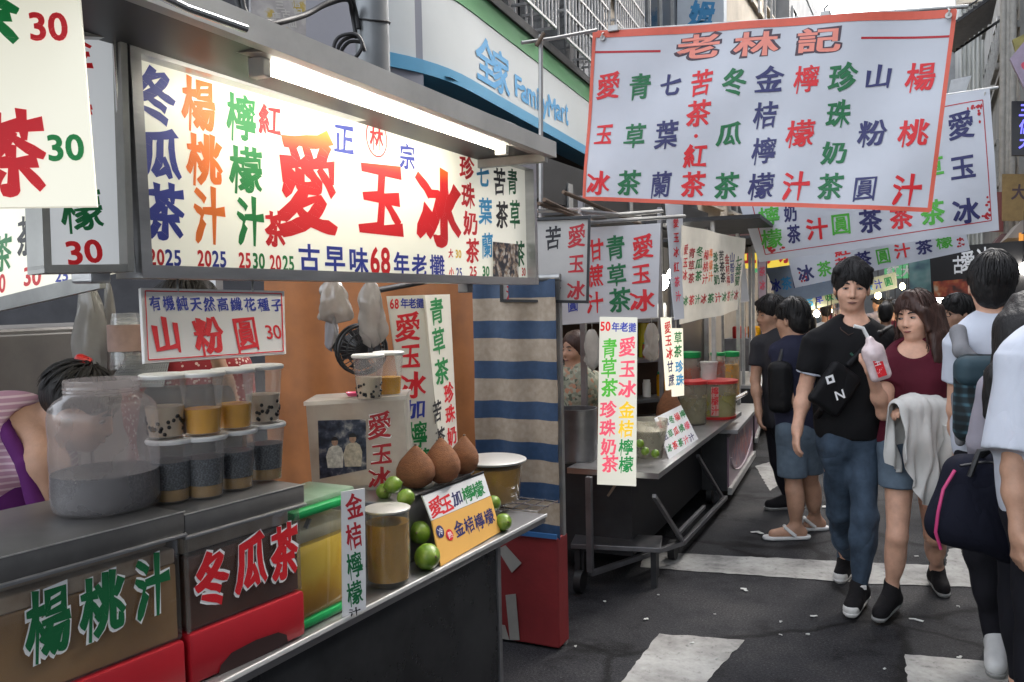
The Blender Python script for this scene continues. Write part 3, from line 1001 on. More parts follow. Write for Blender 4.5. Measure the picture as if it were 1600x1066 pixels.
# orange-to-red printed letters
def gradm(N, L, v):
    sp = N.new('ShaderNodeSeparateXYZ'); L.new(v, sp.inputs[0])
    mr = N.new('ShaderNodeMapRange'); mr.inputs['From Min'].default_value = 1.80; mr.inputs['From Max'].default_value = 1.97
    L.new(sp.outputs['Z'], mr.inputs['Value'])
    return ramp(N, L, mr.outputs[0], [(0, INK['red']), (.60, '#d8262a'), (.80, '#ea6a28'), (.98, '#f2a42c')])
finish(s, mats={'grad': pattern('ink_gradient', gradm, .55)})
def photo(N, L, v):
    n = N.new('ShaderNodeTexVoronoi'); n.inputs['Scale'].default_value = 70; L.new(v, n.inputs['Vector'])
    n2 = N.new('ShaderNodeTexNoise'); n2.inputs['Scale'].default_value = 34; n2.inputs['Detail'].default_value = 6; L.new(v, n2.inputs['Vector'])
    mx = N.new('ShaderNodeMix'); mx.data_type = 'FLOAT'; mx.inputs[0].default_value = .78
    L.new(n.outputs['Color'], mx.inputs[2]); L.new(n2.outputs['Fac'], mx.inputs[3])
    return ramp(N, L, mx.outputs[0], [(.30, (.012, .014, .02)), (.45, (.035, .04, .06)), (.52, (.30, .20, .13)), (.60, (.52, .50, .45)), (.75, (.75, .74, .70))])
M_photo = pattern('photo_print', photo, .35)
mb = MB(); q = [onP(*c, s.p, s.n) + s.n * .003 for c in [(769, 378), (808, 382), (808, 441), (769, 439)]]
mb.hexa([q[3], q[2], q[2] + s.n * .002, q[3] + s.n * .002], [q[0], q[1], q[1] + s.n * .002, q[0] + s.n * .002])
part('photo', mb, M_photo, stall, label='small dark photograph stuck on the sign')
mb = MB()
def figure_print(cx, cy, h, sg):
    pass
# bolts along the top of the sign
for x, y in [(412, 122), (553, 167), (388, 72)]:
    part('bolt', MB().lathe([(.004, -.004), (.004, .004)], onX(x, y, XS) + Vector((.012, 0, 0)), 8, close=True), M_chrome, stall)

# ---- roof, fascia and the fluorescent fitting
XF = -.985                                        # fascia
F0, F1 = onX(400, 33, XF), onX(861, 224, XF)
yE = F1.y; y0 = .15
def zfa(y): return F0.z + (F1.z - F0.z) * (y - F0.y) / (F1.y - F0.y)
zf = zfa(1.5)
def slope_box(xa_, xb_, ya, yb, d0, d1):
    """a box under the sloping roof line, d0..d1 measured from it"""
    return MB().hexa([(xa_, ya, zfa(ya) + d0), (xb_, ya, zfa(ya) + d0), (xb_, yb, zfa(yb) + d0), (xa_, yb, zfa(yb) + d0)], [(xa_, ya, zfa(ya) + d1), (xb_, ya, zfa(ya) + d1), (xb_, yb, zfa(yb) + d1), (xa_, yb, zfa(yb) + d1)])
part('roof', slope_box(-2.35, XF - .014, y0, yE, -.028, -.006), M_dark, stall)
part('fascia', slope_box(XF - .012, XF + .012, y0, yE + .01, -.040, .004), mat('fascia_paint', (.40, .40, .39), rough=.45, var=.15, scale=6), stall)
part('end_fascia', slope_box(-2.35, XF - .016, yE - .012, yE + .01, -.052, .002), M_galv, stall)
XT = XS + .16
t0, t1 = onX(413, 103, XT), onX(781, 228, XT)
td_ = (t1 - t0).normalized(); tup = Vector((1, 0, 0)).cross(td_); tup = tup if tup.z > 0 else -tup
def zs(y):
    q0, q1 = onX(190, 75, XS), onX(822, 262, XS)
    return q0.z + (q1.z - q0.z) * (y - q0.y) / (q1.y - q0.y)
# sloping reflector between the fascia and the top of the sign
M_val = mat('grey_valance', (.27, .26, .245), rough=.6, var=.12, scale=5)
ya, yb = t0.y - .06, yE - .03
P = lambda y, d: [(XS + .005, y, zs(y) + .014 + d), (XF - .016, y, zfa(y) - .036 + d)]
pa, pb = P(ya, 0), P(yb, 0); pa2, pb2 = P(ya, .006), P(yb, .006)
part('valance', MB().hexa([pa[0], pa[1], pb[1], pb[0]], [pa2[0], pa2[1], pb2[1], pb2[0]]), M_val, stall)
lampf = thing('fluorescent_lamp', 'lit white fluorescent tube under the stall roof over the long sign', 'lamp', (t0 + t1) / 2)
M_tube = mat('lit_tube', (.9, .9, .88), rough=.4, var=0, emis=6.3, ecol=(1, .94, .78))
part('tube', MB().tube([t0, t1], .0135, 14), M_tube, lampf, smooth=60)
M_fit = mat('lamp_fitting', (.20, .195, .185), rough=.4, var=.06)
cc_ = (t0 + t1) / 2 + tup * .046
part('channel', MB().obox(cc_, td_ * ((t1 - t0).length / 2 + .05), Vector((.028, 0, 0)), tup * .018, .004), M_fit, lampf)
for e_, sg_ in ((t0, -1), (t1, 1)):
    part('tube_holder', MB().obox(e_ + td_ * .012 * sg_ + tup * .002, td_ * .011, Vector((.017, 0, 0)), tup * .0255, .003), M_white, lampf)
# a second fitting on the inner side of the sign, above the counter
lamp2 = thing('fluorescent_lamp', 'fluorescent tube under the stall roof behind the long sign', 'lamp', (-1.62, 1.7, zf - .07))
part('tube', MB().tube([(-1.62, 1.15, zf - .10), (-1.62, 2.3, zf - .10)], .019, 14), mat('lit_tube_dim', (.9, .9, .88), rough=.4, var=0, emis=3.0, ecol=(1, .93, .78)), lamp2, smooth=60)
part('channel', MB().box((-1.655, 1.1, zf - .078), (-1.585, 2.35, zf - .055), .004), M_fit, lamp2)
# sockets and struts
part('post', MB().bar((XS - .05, 1.0, 1.62), (XS - .05, 1.0, zfa(1.0) - .03), .05, .04, bev=.004), M_steel, stall)
part('post', MB().bar((XS - .03, yE - .05, 1.60), (XS - .03, yE - .05, zfa(yE) - .03), .034, .034, bev=.003), M_steel_d, stall)
for y in (.62, yE - .09):
    part('back_post', MB().bar((-2.2, y, 0), (-2.2, y, zfa(y) - .03), .034, .034), M_steel, stall)
part('conduit', MB().tube([onX(180, 60, XS + .02), onX(190, 230, XS + .02), onX(208, 425, XS + .02)], .006, 10), M_chrome, stall, smooth=50)
part('conduit', MB().tube([onZ(225, -20, zf - .06), onZ(290, 12, zf - .06), onZ(384, 45, zf - .06)], .006, 10), M_chrome, stall, smooth=50)


# ---- counter
CZ = .82
ca, cb_ = onZ(343, 1066, CZ), onZ(853, 803, CZ)
cd = (cb_ - ca).normalized(); cs = Vector((-cd.y, cd.x, 0))     # cs points away from the street
c0, c1 = cb_ - cd * 3.0, cb_
def slab(p0, p1, w, z0, z1, bev=0.004):
    mb = MB()
    o = (p0 + p1) / 2 + cs * w / 2; o.z = (z0 + z1) / 2
    return mb.obox(o, cd * (p1 - p0).length / 2, cs * w / 2, Vector((0, 0, (z1 - z0) / 2)), bev)
part('countertop', slab(c0, c1, .95, CZ - .03, CZ), M_steel, stall, smooth=30)
part('edge_highlight', MB().bar(c0 - cs * .003 + Vector((0, 0, -.004)), c1 - cs * .003 + Vector((0, 0, -.004)), .006, .012, bev=.002), mat('bright_edge', (.75, .75, .74), rough=.3, metal=.3, var=.1, scale=20), stall)  # bright strip put in for the light line along the counter's edge
pe = onP(781, 900, ca, cs)                        # end of the cart body
tt = (pe - ca).dot(cd)
M_panel = mat('dark_steel_panel', (.060, .062, .066), rough=.28, metal=.7, var=.45, scale=3.1, bump=.16, bscale=4.5)
p1 = ca + cd * tt; p0 = p1 - cd * 2.4
part('front_panel', slab(p0 + cs * .012, p1 + cs * .012, .03, .10, CZ - .031), M_panel, stall)
mb = MB(); o = p1 + cs * .48; o.z = .46
mb.obox(o, cd * .012, cs * .43, Vector((0, 0, .328)))
part('end_panel', mb, M_panel, stall)
part('corner_trim', MB().bar(Vector((p1.x, p1.y, .1)) + cs * .02 + cd * .016, Vector((p1.x, p1.y, CZ - .033)) + cs * .02 + cd * .016, .02, .02), M_steel_d, stall)
mb = MB()
for dd in (-.2, -1.9):
    for e in (.12, .78):
        w_ = p1 + cd * dd + cs * e; w_.z = 0
        wh = MB(); wh.tube([w_ + Vector((0, 0, .05)) - cs * .015, w_ + Vector((0, 0, .05)) + cs * .015], .05, 16)
        part('caster', wh, M_black, stall, smooth=40)
# wire rack at the counter's end
mb = MB()
for k in range(9):
    a = c1 + cs * (.02 + .05 * k) - cd * .02 + Vector((0, 0, .014)); mb.tube([a, a + cd * .16], .0025, 5)
for k in range(3):
    a = c1 + cs * .02 - cd * .02 + cd * .08 * k + Vector((0, 0, .010)); mb.tube([a, a + cs * .40], .0035, 5)
part('wire_rack', mb, M_chrome, stall)

# ---- far end of the stall: brown tarp and striped tarp
YE = 3.55
tarp = thing('brown_tarp', 'orange brown tarp hanging behind the stall counter', 'tarp', (-2.3, YE, 0))
xa, xb = onY(420, 600, YE).x, onY(752, 600, YE).x
def tf(u, v):
    x = xa + (xb - xa) * u; z = .3 + 2.0 * v
    return (x, YE + .02 * math.sin(x * 9 + 1) + .012 * math.sin(x * 23 + z * 2) + .015 * noise.noise(Vector((x * 3, z * 2, 0))), z)
part('cloth', MB().sheet(lambda u, v: tf(u, v), 60, 30, .006), M_back, tarp, smooth=60)
stripe = thing('striped_tarp', 'blue and white striped plastic tarp closing the end of the stall', 'tarp', (-1.65, YE - .03, 0))
xc, xd = onY(748, 600, YE).x, onY(876, 600, YE).x
Zs = [onY(810, y, YE).z for y in (470, 500, 541, 559, 595, 620, 662, 682, 724, 742, 778)]
def strp(N, L, v):
    sp = N.new('ShaderNodeSeparateXYZ'); L.new(v, sp.inputs[0])
    nz = N.new('ShaderNodeTexNoise'); nz.inputs['Scale'].default_value = 6; L.new(v, nz.inputs['Vector'])
    ad = N.new('ShaderNodeMath'); ad.operation = 'MULTIPLY_ADD'; ad.inputs[1].default_value = .012; L.new(nz.outputs['Fac'], ad.inputs[0]); L.new(sp.outputs['Z'], ad.inputs[2])
    per = .127
    m1 = N.new('ShaderNodeMath'); m1.operation = 'ADD'; m1.inputs[1].default_value = -(Zs[9]) + per * 8; L.new(ad.outputs[0], m1.inputs[0])
    m2 = N.new('ShaderNodeMath'); m2.operation = 'MODULO'; m2.inputs[1].default_value = STP; L.new(m1.outputs[0], m2.inputs[0])
    m3 = N.new('ShaderNodeMath'); m3.operation = 'DIVIDE'; m3.inputs[1].default_value = STP; L.new(m2.outputs[0], m3.inputs[0])
    w = N.new('ShaderNodeTexNoise'); w.inputs['Scale'].default_value = 40; w.inputs['Detail'].default_value = 5; L.new(v, w.inputs['Vector'])
    a = ramp(N, L, w.outputs['Fac'], [(.3, (.31, .24, .17)), (.7, (.41, .33, .25))])
    b = ramp(N, L, w.outputs['Fac'], [(.3, (.015, .042, .095)), (.7, (.024, .058, .125))])
    mx = N.new('ShaderNodeMix'); mx.data_type = 'RGBA'
    st = ramp(N, L, m3.outputs[0], [(0, (1, 1, 1)), (.44, (0, 0, 0))], 'CONSTANT')
    L.new(st, mx.inputs['Factor']); L.new(a, mx.inputs['A']); L.new(b, mx.inputs['B'])
    return mx.outputs['Result']
STP = (Zs[0] - Zs[9]) / 4.36
zbot = onY(810, 832, YE).z
def sf(u, v):
    x = xc + (xd - xc) * u; z = zbot + (Zs[0] + .1 - zbot) * v
    return (x, YE - .03 + .012 * math.sin(x * 31 + 1) + .012 * noise.noise(Vector((x * 6, z * 4, 2))), z)
part('cloth', MB().sheet(sf, 24, 40, .005), pattern('striped_plastic', strp, .5, bump=.15, bscale=30), stripe, smooth=60)
part('rail', MB().tube([(xc - .1, YE - .03, Zs[0] + .1), (xd + .02, YE - .03, Zs[0] + .1)], .016, 8), M_galv, stripe, smooth=50)
part('post', MB().bar((xd - .02, YE + .03, 0), (xd - .02, YE + .03, Zs[0] + .1), .03), M_galv, stripe)
rb = thing('red_crate', 'dark red box with peeling grey tape under the striped tarp', 'box', (-1.7, YE, 0))
xr0, xr1 = onY(775, 950, YE - .06).x, onY(873, 950, YE - .06).x
zr = onY(830, 838, YE - .06).z
M_red_d = mat('dark_red_board', (.22, .018, .020), rough=.6, var=.2, scale=4, bump=.1)
part('body', MB().box((xr0, YE - .06, .01), (xr1, YE + .06, zr), .008), M_red_d, rb)
part('lid_trim', MB().box((xr0 + .03, YE - .075, zr + .002), (xr1, YE - .061, zr + .022)), mat('blue_trim', (.03, .12, .30), var=.1), rb)
def tape(pts, nm='tape'):
    mb = MB(); q = [onY(*c, YE - .0615) for c in pts]
    mb.hexa([p for p in q], [p + Vector((0, -.002, 0)) for p in q]); part(nm, mb, mat('grey_tape', (.34, .32, .29), rough=.6, var=.15), rb)
tape([(777, 858), (790, 852), (815, 880), (800, 895)])
tape([(790, 930), (806, 928), (812, 1000), (797, 1000)])
tape([(775, 975), (789, 977), (796, 1000), (775, 996)])
org = thing('orange_panel', 'orange board showing between the striped tarp and the red box', 'board', (-1.8, YE + .02, .3))
part('board', MB().box((xr0 - .1, YE + .03, .2), (xd - .06, YE + .045, zbot + .35)), M_back, org)
# ================================================================== goods on the counter
M_acr = film('clear_acrylic', (.80, .80, .78), body=.08, gloss=.6, rough=.05)
M_lidst = mat('dark_lid_steel', (.16, .155, .15), rough=.4, metal=.25, var=.3, scale=5)
M_redp = mat('red_plastic', (.42, .012, .022), rough=.42, var=.10, scale=3)
def drink(name, c1, c2, sc_=3.0, rough=.25):
    def b(N, L, v):
        n = N.new('ShaderNodeTexNoise'); n.inputs['Scale'].default_value = sc_; n.inputs['Detail'].default_value = 6; L.new(v, n.inputs['Vector'])
        return ramp(N, L, n.outputs['Fac'], [(.32, c1), (.68, c2)])
    return pattern(name, b, rough)
M_star = drink('starfruit_juice', (.26, .14, .055), (.52, .31, .14))
M_foam = drink('juice_foam', (.36, .24, .15), (.58, .46, .34), 14, .7)
M_tea = drink('winter_melon_tea', (.075, .022, .012), (.16, .058, .03), 2.5)
M_haze = drink('fogged_acrylic', (.28, .20, .14), (.66, .56, .46), 7, .35)
TD = 7.1                                         # the tanks stand turned a little outwards
ref = onP(478, 985, ca, cs)
tp, tn = plDir(ref + cs * .012, TD)
td = Vector((math.sin(R(TD)), math.cos(R(TD)), 0)); tb = Vector((-td.y, td.x, 0))
def tank(label, xl, xr, ytop, tea, liquid, foam, tail, group):
    """clear tank on a red base with a dark lid; xl,xr,ytop are pixels of its front face"""
    L0 = onP(xl[0], xl[1], tp, tn); R0 = onP(xr[0], xr[1], tp, tn)
    zt = (onP(*ytop[0], tp, tn).z + onP(*ytop[1], tp, tn).z) / 2
    zr = (onP(xl[0], xl[1], tp, tn).z + onP(xr[0], xr[1], tp, tn).z) / 2
    a, b = Vector((L0.x, L0.y, 0)), Vector((R0.x, R0.y, 0))
    D = .34
    t = thing('drink_tank', label, 'drink dispenser', (a + b) / 2 + tb * D / 2 + Vector((0, 0, CZ)), group)
    def bx(e0, e1, d0, d1, z0, z1, bev=0):
        mb = MB(); p, q = a + td * e0, b + td * e1
        o = (p + q) / 2 + tb * (d0 + d1) / 2; o.z = (z0 + z1) / 2
        return mb.obox(o, td * ((q - p).length / 2), tb * (d1 - d0) / 2, Vector((0, 0, (z1 - z0) / 2)), bev)
    part('base', bx(0, 0, -.004, D, CZ + .002, zr, .008), M_redp, t, smooth=30)
    part('shell', bx(.002, -.002, 0, D - .01, zr + .002, zt - .046, .006), M_acr, t, smooth=30)
    zl = zr + (zt - zr) * tea
    part('drink', bx(.008, -.008, .006, D - .016, zr + .004, zl, .004), liquid, t)
    if foam: part('foam', bx(.0085, -.0085, .0065, D - .0165, zl + .001, zl + .03, .004), foam, t)
    part('fog', bx(.010, -.010, .03, D - .03, zl + (.032 if foam else .002), zt - .05, .004), M_haze, t)
    lid = part('lid', bx(-.006, .006, -.010, D, zt - .044, zt, .006), M_lidst, t, smooth=30)
    part('edge_line', bx(-.0062, .0062, -.0108, -.0088, zt - .0015, zt + .0008), mat('edge_shine', (.62, .60, .57), rough=.35, metal=.4, var=.3, scale=25), lid)  # bright bars put in for the shine along the reflective lid's edges
    part('edge_line', bx(-.0062, .0062, -.0112, -.0090, zt - .0445, zt - .0425), MATS['edge_shine'], lid)
    part('rim', bx(-.008, .008, -.013, D + .002, zt - .050, zt - .0445, .001), M_steel, lid)
    part('edge_strip', MB().bar(a + Vector((0, 0, zr + .003)) - tb * .001, a + Vector((0, 0, zt - .05)) - tb * .001, .006), M_acr, t)
    t['zr'] = zr
    return t, zt, a, b, zr, bx
tk1, zt1, a1, b1, zr1, bx1 = tank('clear tank of brown starfruit juice with green and white lettering', (-40, 1128), (288, 1000), ((60, 855), (284, 797)), .60, M_star, M_foam, 0, 'drink tanks')
tk2, zt2, a2, b2, zr2, bx2 = tank('clear tank of dark winter melon tea with red and white lettering', (295, 992), (474, 922), ((292, 800), (470, 757)), .62, M_tea, None, 0, 'drink tanks')
# hand slot in the red base of the second tank
mb = MB(); pts = []
for x, y in [(340, 1060), (345, 1040), (362, 1020), (400, 1000), (435, 988), (448, 992), (450, 1003), (420, 1020), (400, 1030), (370, 1050), (352, 1064)]:
    pts.append(onP(x, y, tp - tb * .0055, tn))
mb.add(pts, [tuple(range(len(pts)))])
part('hand_slot', mb, mat('slot_dark', (.02, .004, .004), rough=.8), tk2)
def tank_text(t, items, c):
    s = Sign(); s.p, s.n = tp - tb * .003, tn * 1.0
    if s.n.dot(EYE - s.p) < 0: s.n = -s.n
    s.ud, s.vd, s.parent, s.ink = td, Vector((0, 0, 1)), t, {}
    s.bump = lambda q: Vector()
    for ch, x, y, w, h in items:
        put(s, ch, x, y, w, h, 'white', 'halo', lift=.0006)
        put(s, ch, x, y, w, h, c, 'fat', lift=.0012)
    finish(s)
tank_text(tk1, [('楊', 75, 972, 74, 116), ('桃', 160, 945, 72, 102), ('汁', 238, 915, 56, 100)], 'dgreen')
tank_text(tk2, [('冬', 331, 903, 56, 92), ('瓜', 392, 878, 52, 88), ('茶', 444, 862, 44, 88)], 'red')

# ---- big jar with soaked seeds on the first tank
def onfloor(px, py, z): return onZ(px, py, z)
jz = zt1 + .001
jb = onZ(168, 806, jz)
jdep = pix(jb)[2]
jr = 165 / 2 * jdep / FPX
jc = jb + Vector((ray(168, 640).x, ray(168, 640).y, 0)).normalized() * jr * .8; jc.z = jz
jh = (806 - 618) * (jdep) / FPX * 1.10
sf_ = jdep / FPX
jar = thing('plastic_jar', 'large cloudy plastic jar of dark soaked seeds standing on the brown juice tank', 'jar', jc)
M_jar = film('cloudy_plastic', (.78, .73, .72), body=.27, gloss=.45, rough=.14)
def ribbed(h0):
    P = [(jr * .90, 0), (jr * .97, .006), (jr, .02)]
    H = jh * .80
    P += [(jr * (1 + .008 * math.sin(k * 1.3)), .02 + (H - .035) * k / 12) for k in range(1, 13)]
    P += [(jr * .97, H), (jr * .86, H + jh * .055), (jr * .74, H + jh * .085), (jr * .70, H + jh * .10)]
    n0 = H + jh * .10; nh = jh * .115
    P += [(jr * .69, n0 + nh * .12), (jr * .71, n0 + nh * .2), (jr * .69, n0 + nh * .36), (jr * .71, n0 + nh * .46), (jr * .69, n0 + nh * .62), (jr * .70, n0 + nh * .75), (jr * .69, n0 + nh), (jr * .665, n0 + nh), (jr * .665, n0)]
    return P
part('body', MB().lathe(ribbed(0), jc, 48), M_jar, jar, smooth=50)
def seeds(N, L, v):
    n = N.new('ShaderNodeTexVoronoi'); n.inputs['Scale'].default_value = 260; L.new(v, n.inputs['Vector'])
    return ramp(N, L, n.outputs['Distance'], [(.15, (.012, .014, .018)), (.5, (.045, .050, .060)), (.8, (.11, .12, .135))])
M_seed = pattern('soaked_seeds', seeds, .35)
lv = (806 - 745) * sf_ * 1.0
part('seeds', MB().lathe([(.002, .004), (jr * .88, .004), (jr * .975, .02), (jr * .985, lv * .8), (jr * .98, lv), (.002, lv - .004)], jc, 40), M_seed, jar, smooth=50)

# ---- cups
M_cup = film('clear_cup', (.85, .86, .86), body=.17, gloss=.5, rough=.05)
M_cap = mat('cup_lid', (.78, .78, .77), rough=.35, var=.03)
M_milk = mat('milk_tea', (.66, .52, .38), rough=.35, var=.05)
M_oj = mat('orange_drink', (.85, .40, .006), rough=.25, var=.10, scale=20)
M_pearl = mat('tapioca_pearl', (.008, .006, .006), rough=.18, var=0)
M_fogc = mat('cup_fog', (.5, .5, .48), rough=.4)
CH = .128; RT, RB_ = .045, .034
def cup(kind, label, loc, group='drink cups on the tank'):
    t = thing('drink_cup', label, 'cup', loc, group)
    part('cup', MB().lathe([(.001, .002), (RB_, .002), (RB_ + .001, .004)] + [(RB_ + (RT - RB_) * k / 6, .004 + (CH - .004) * k / 6) for k in range(1, 7)], (0, 0, 0), 30), M_cup, t, smooth=40, local=True)
    part('lid', MB().lathe([(RT - .006, CH + .002), (RT + .003, CH - .004), (RT + .0045, CH - .001), (RT + .0045, CH + .003), (RT + .001, CH + .006), (RT - .004, CH + .005), (.001, CH + .004)], (0, 0, 0), 30), M_cap, t, smooth=40, local=True)
    def fill(z0, z1, m, n, inset=.0015):
        rr = lambda z: RB_ + (RT - RB_) * z / CH - inset
        part(n, MB().lathe([(.001, z0), (rr(z0), z0), (rr((z0 + z1) / 2), (z0 + z1) / 2), (rr(z1), z1), (.001, z1)], (0, 0, 0), 26), m, t, smooth=40, local=True)
    if kind == 'pearl':
        fill(.005, .066, M_milk, 'drink')
        rg2 = random.Random(int(loc[0] * 1e4) + 5)
        for k in range(46):
            a = k * 2.4 + rg2.uniform(-.3, .3); z = .007 + .040 * rg2.random() ** 1.2
            r = RB_ + (RT - RB_) * z / CH - .0012
            c = (r * math.cos(a), r * math.sin(a), z + .003)
            o = part('tapioca_pearl', MB().lathe([(.0005, -.0042), (.003, -.003), (.0042, 0), (.003, .003), (.0005, .0042)], c, 8), M_pearl, t, smooth=80, local=True)
    elif kind == 'orange':
        fill(.005, .056, M_oj, 'drink')
    else:
        fill(.005, .028, mat('amber_syrup', (.34, .19, .05), rough=.25, var=.2, scale=30), 'syrup')
        fill(.029, .086, M_seed, 'seeds')
    return t
zl2 = zt2 + .001
# lower row stands on the second tank's lid; the upper row stands on the lower row's lids
lower = [(270, 786, 'seed'), (322, 779, 'seed'), (370, 766, 'seed'), (416, 752, 'seed')]
upper = ['pearl', 'orange', 'orange', 'pearl']
lab_l = ['cup of dark seeds next to the cloudy jar, lower row', 'second cup of dark seeds in the lower row, under the left orange drink', 'third cup of dark seeds in the lower row, under the right orange drink', 'last cup of dark seeds in the lower row, at the right end']
lab_u = ['lidded cup of milk tea with black pearls beside the cloudy jar', 'lidded cup of orange drink next to the cup of milk tea by the jar', 'lidded cup of orange drink, second from the right on the top row', 'lidded cup of milk tea with black pearls at the right end of the top row']
upx = [259, 318, 367, 412]
for i, (x, y, k) in enumerate(lower):
    p = onZ(x, y, zl2) + Vector((ray(x, y).x, ray(x, y).y, 0)).normalized() * RB_ * .6
    if i == 0: p.z = zl2
    dd = pix(p)[2]
    p.z = zl2
    cup(k, lab_l[i], p)
    q = p.copy(); q.z = zl2 + CH + .0065
    # the upper cups are set a little to the left of those below
    dx = (upx[i] - pix(q)[0]) * dd / FPX
    q += Vector((math.cos(YAW), math.sin(YAW), 0)) * dx
    cup(upper[i], lab_u[i], q)

# ---- hanging price board under the long sign
hbd = thing('price_board', 'white hanging board with large red characters and a row of small blue ones', 'sign', atd(335, 455, 1.75))
hs_ = make_sign(hbd, 'board', [(220, 450), (444, 455), (447, 553), (226, 568)], plane=(onX(335, 500, XS + .03), Vector((math.cos(R(14)), 0, math.sin(R(14))))), thick=.006, m=mat('white_board', (.74, .72, .70), rough=.4, var=.03))
for i, ch in enumerate('有機純天然高纖花種子'):
    put(hs_, ch, 242 + i * 21.1, 474 + i * .3, 19, 25 - i * .4, 'blue')
col('山粉圓', [(260, 524, 48, 60), (326, 525, 48, 60), (384, 521, 41, 58)], 'red', 'fat', hs_)
put(hs_, '30', 427, 519, 24, 22, 'red', 'plain')
for a, b in [((226, 455), (439, 459)), ((439, 459), (442, 549)), ((442, 549), (231, 563)), ((231, 563), (226, 455))]: rule(hs_, a, b, 1.6, 'red', n=2)
finish(hs_)
for x in (278, 395):
    p = onP(x, 456, hs_.p, hs_.n); q = onX(x - 2, 432, XS - .02)
    part('hook', MB().tube([p, p + Vector((0, 0, .012)), q + Vector((0.004, 0, .01)), q + Vector((0, 0, .02))], .0022, 6), M_galv, hbd, smooth=60)

# ---- tall two-leaf board with vertical writing
tb_ = thing('menu_stand', 'folded white board with tall columns of red green and blue characters behind the round bags', 'sign', atd(660, 720, 2.5))
Mw = mat('cream_board', (.72, .69, .60), rough=.5, var=.04)
f1 = make_sign(tb_, 'leaf', [(605, 463), (663, 461), (690, 745), (643, 745)], depths=(3.02, 3.08), thick=.008, m=Mw)
f2 = make_sign(tb_, 'leaf', [(664, 461), (703, 460), (717, 730), (691, 745)], depths=(3.082, 3.28), thick=.008, m=Mw)
put(f1, '68', 616, 475, 14, 16, 'red', 'bold'); col('年老攤', [(632, 474, 13, 17), (644, 474, 13, 17), (656, 474, 13, 17)], 'blue', 'bold', f1)
col('愛玉冰', [(637, 511, 43, 48), (641, 556, 33, 42), (645, 602, 43, 44)], 'red', 'brush', f1)
put(f1, '加', 649, 639, 36, 32, 'blue', 'brush'); put(f1, '檸', 652, 680, 33, 46, 'green', 'brush'); put(f1, '檬', 657, 718, 30, 36, 'green', 'brush')
col('青草茶', [(682, 486, 23, 44), (685, 533, 21, 44), (690, 580, 23, 42)], 'green', 'brush', f2)
col('珍珠奶', [(701, 614, 16, 34), (703, 647, 16, 30), (706, 681, 16, 32)], 'red', 'brush', f2)
col('苦茶', [(683, 643, 15, 36), (688, 684, 16, 34)], 'black', 'brush', f2)
finish(f1); finish(f2)

# ---- clear ice box with a photograph and red characters
ib = thing('acrylic_box', 'clear acrylic box with red characters and a photograph on its front', 'box', onZ(560, 800, CZ))
ibp = plDir(atd(555, 690, 2.58), 62)
bq, bp_, bn = quad_on([(478, 634), (631, 625), (642, 800), (492, 812)], plane=ibp)
bd = Vector((-bn.x, -bn.y, 0)).normalized() * .19
mb = MB(); mb.hexa([bq[3], bq[2], bq[2] + bd, bq[3] + bd], [bq[0], bq[1], bq[1] + bd, bq[0] + bd])
part('case', mb, film('ice_box', (.62, .60, .55), body=.55, gloss=.2, rough=.08), ib)
mb = MB(); up_ = Vector((0, 0, .012)); e = (bq[1] - bq[0]).normalized() * .006
mb.hexa([bq[0] - e - bd * .02, bq[1] + e - bd * .02, bq[1] + e + bd * 1.03, bq[0] - e + bd * 1.03], [bq[0] - e - bd * .02 + up_, bq[1] + e - bd * .02 + up_, bq[1] + e + bd * 1.03 + up_, bq[0] - e + bd * 1.03 + up_])
part('lid', mb, film('ice_box_lid', (.75, .74, .70), body=.5, gloss=.3, rough=.06), ib)
mb = MB(); k0 = .08; zz_ = Vector((0, 0, .09))
ib_in = [bq[3].lerp(bq[2], .04) + bd * .08, bq[3].lerp(bq[2], .96) + bd * .08, bq[3].lerp(bq[2], .96) + bd * .92, bq[3].lerp(bq[2], .04) + bd * .92]
mb.hexa(ib_in, [p + zz_ for p in ib_in]); part('jelly', mb, drink('jelly', (.26, .20, .12), (.36, .28, .17), 12), ib)
s2 = Sign(); s2.p, s2.n, s2.ud, s2.vd, s2.parent, s2.ink = bp_, bn, (bq[1] - bq[0]).normalized(), Vector((0, 0, 1)), ib, {}
s2.bump = lambda q: Vector()
for ch, x, y, w, h in [('愛', 593, 665, 40, 44), ('玉', 596, 709, 36, 36), ('冰', 593, 747, 36, 36)]:
    put(s2, ch, x, y, w, h, 'white', 'halo2', .0005); put(s2, ch, x, y, w, h, 'dred', 'brush', .0011)
finish(s2)
q = [onP(*c, bp_, bn) + bn * .003 for c in [(497, 657), (572, 655), (573, 733), (500, 748)]]
mb = MB(); mb.hexa([q[3], q[2], q[2] + bn * .002, q[3] + bn * .002], [q[0], q[1], q[1] + bn * .002, q[0] + bn * .002])
part('photo', mb, pattern('photo_dark', lambda N, L, v: (lambda n: (n.inputs['Scale'].__setattr__('default_value', 38), n.inputs['Detail'].__setattr__('default_value', 7), L.new(v, n.inputs['Vector']), ramp(N, L, n.outputs['Fac'], [(.36, (.012, .015, .03)), (.52, (.05, .06, .10)), (.62, (.22, .22, .24)), (.72, (.55, .52, .46))]))[3])(N.new('ShaderNodeTexNoise')), .35), ib, label='photograph of people taped to the box')
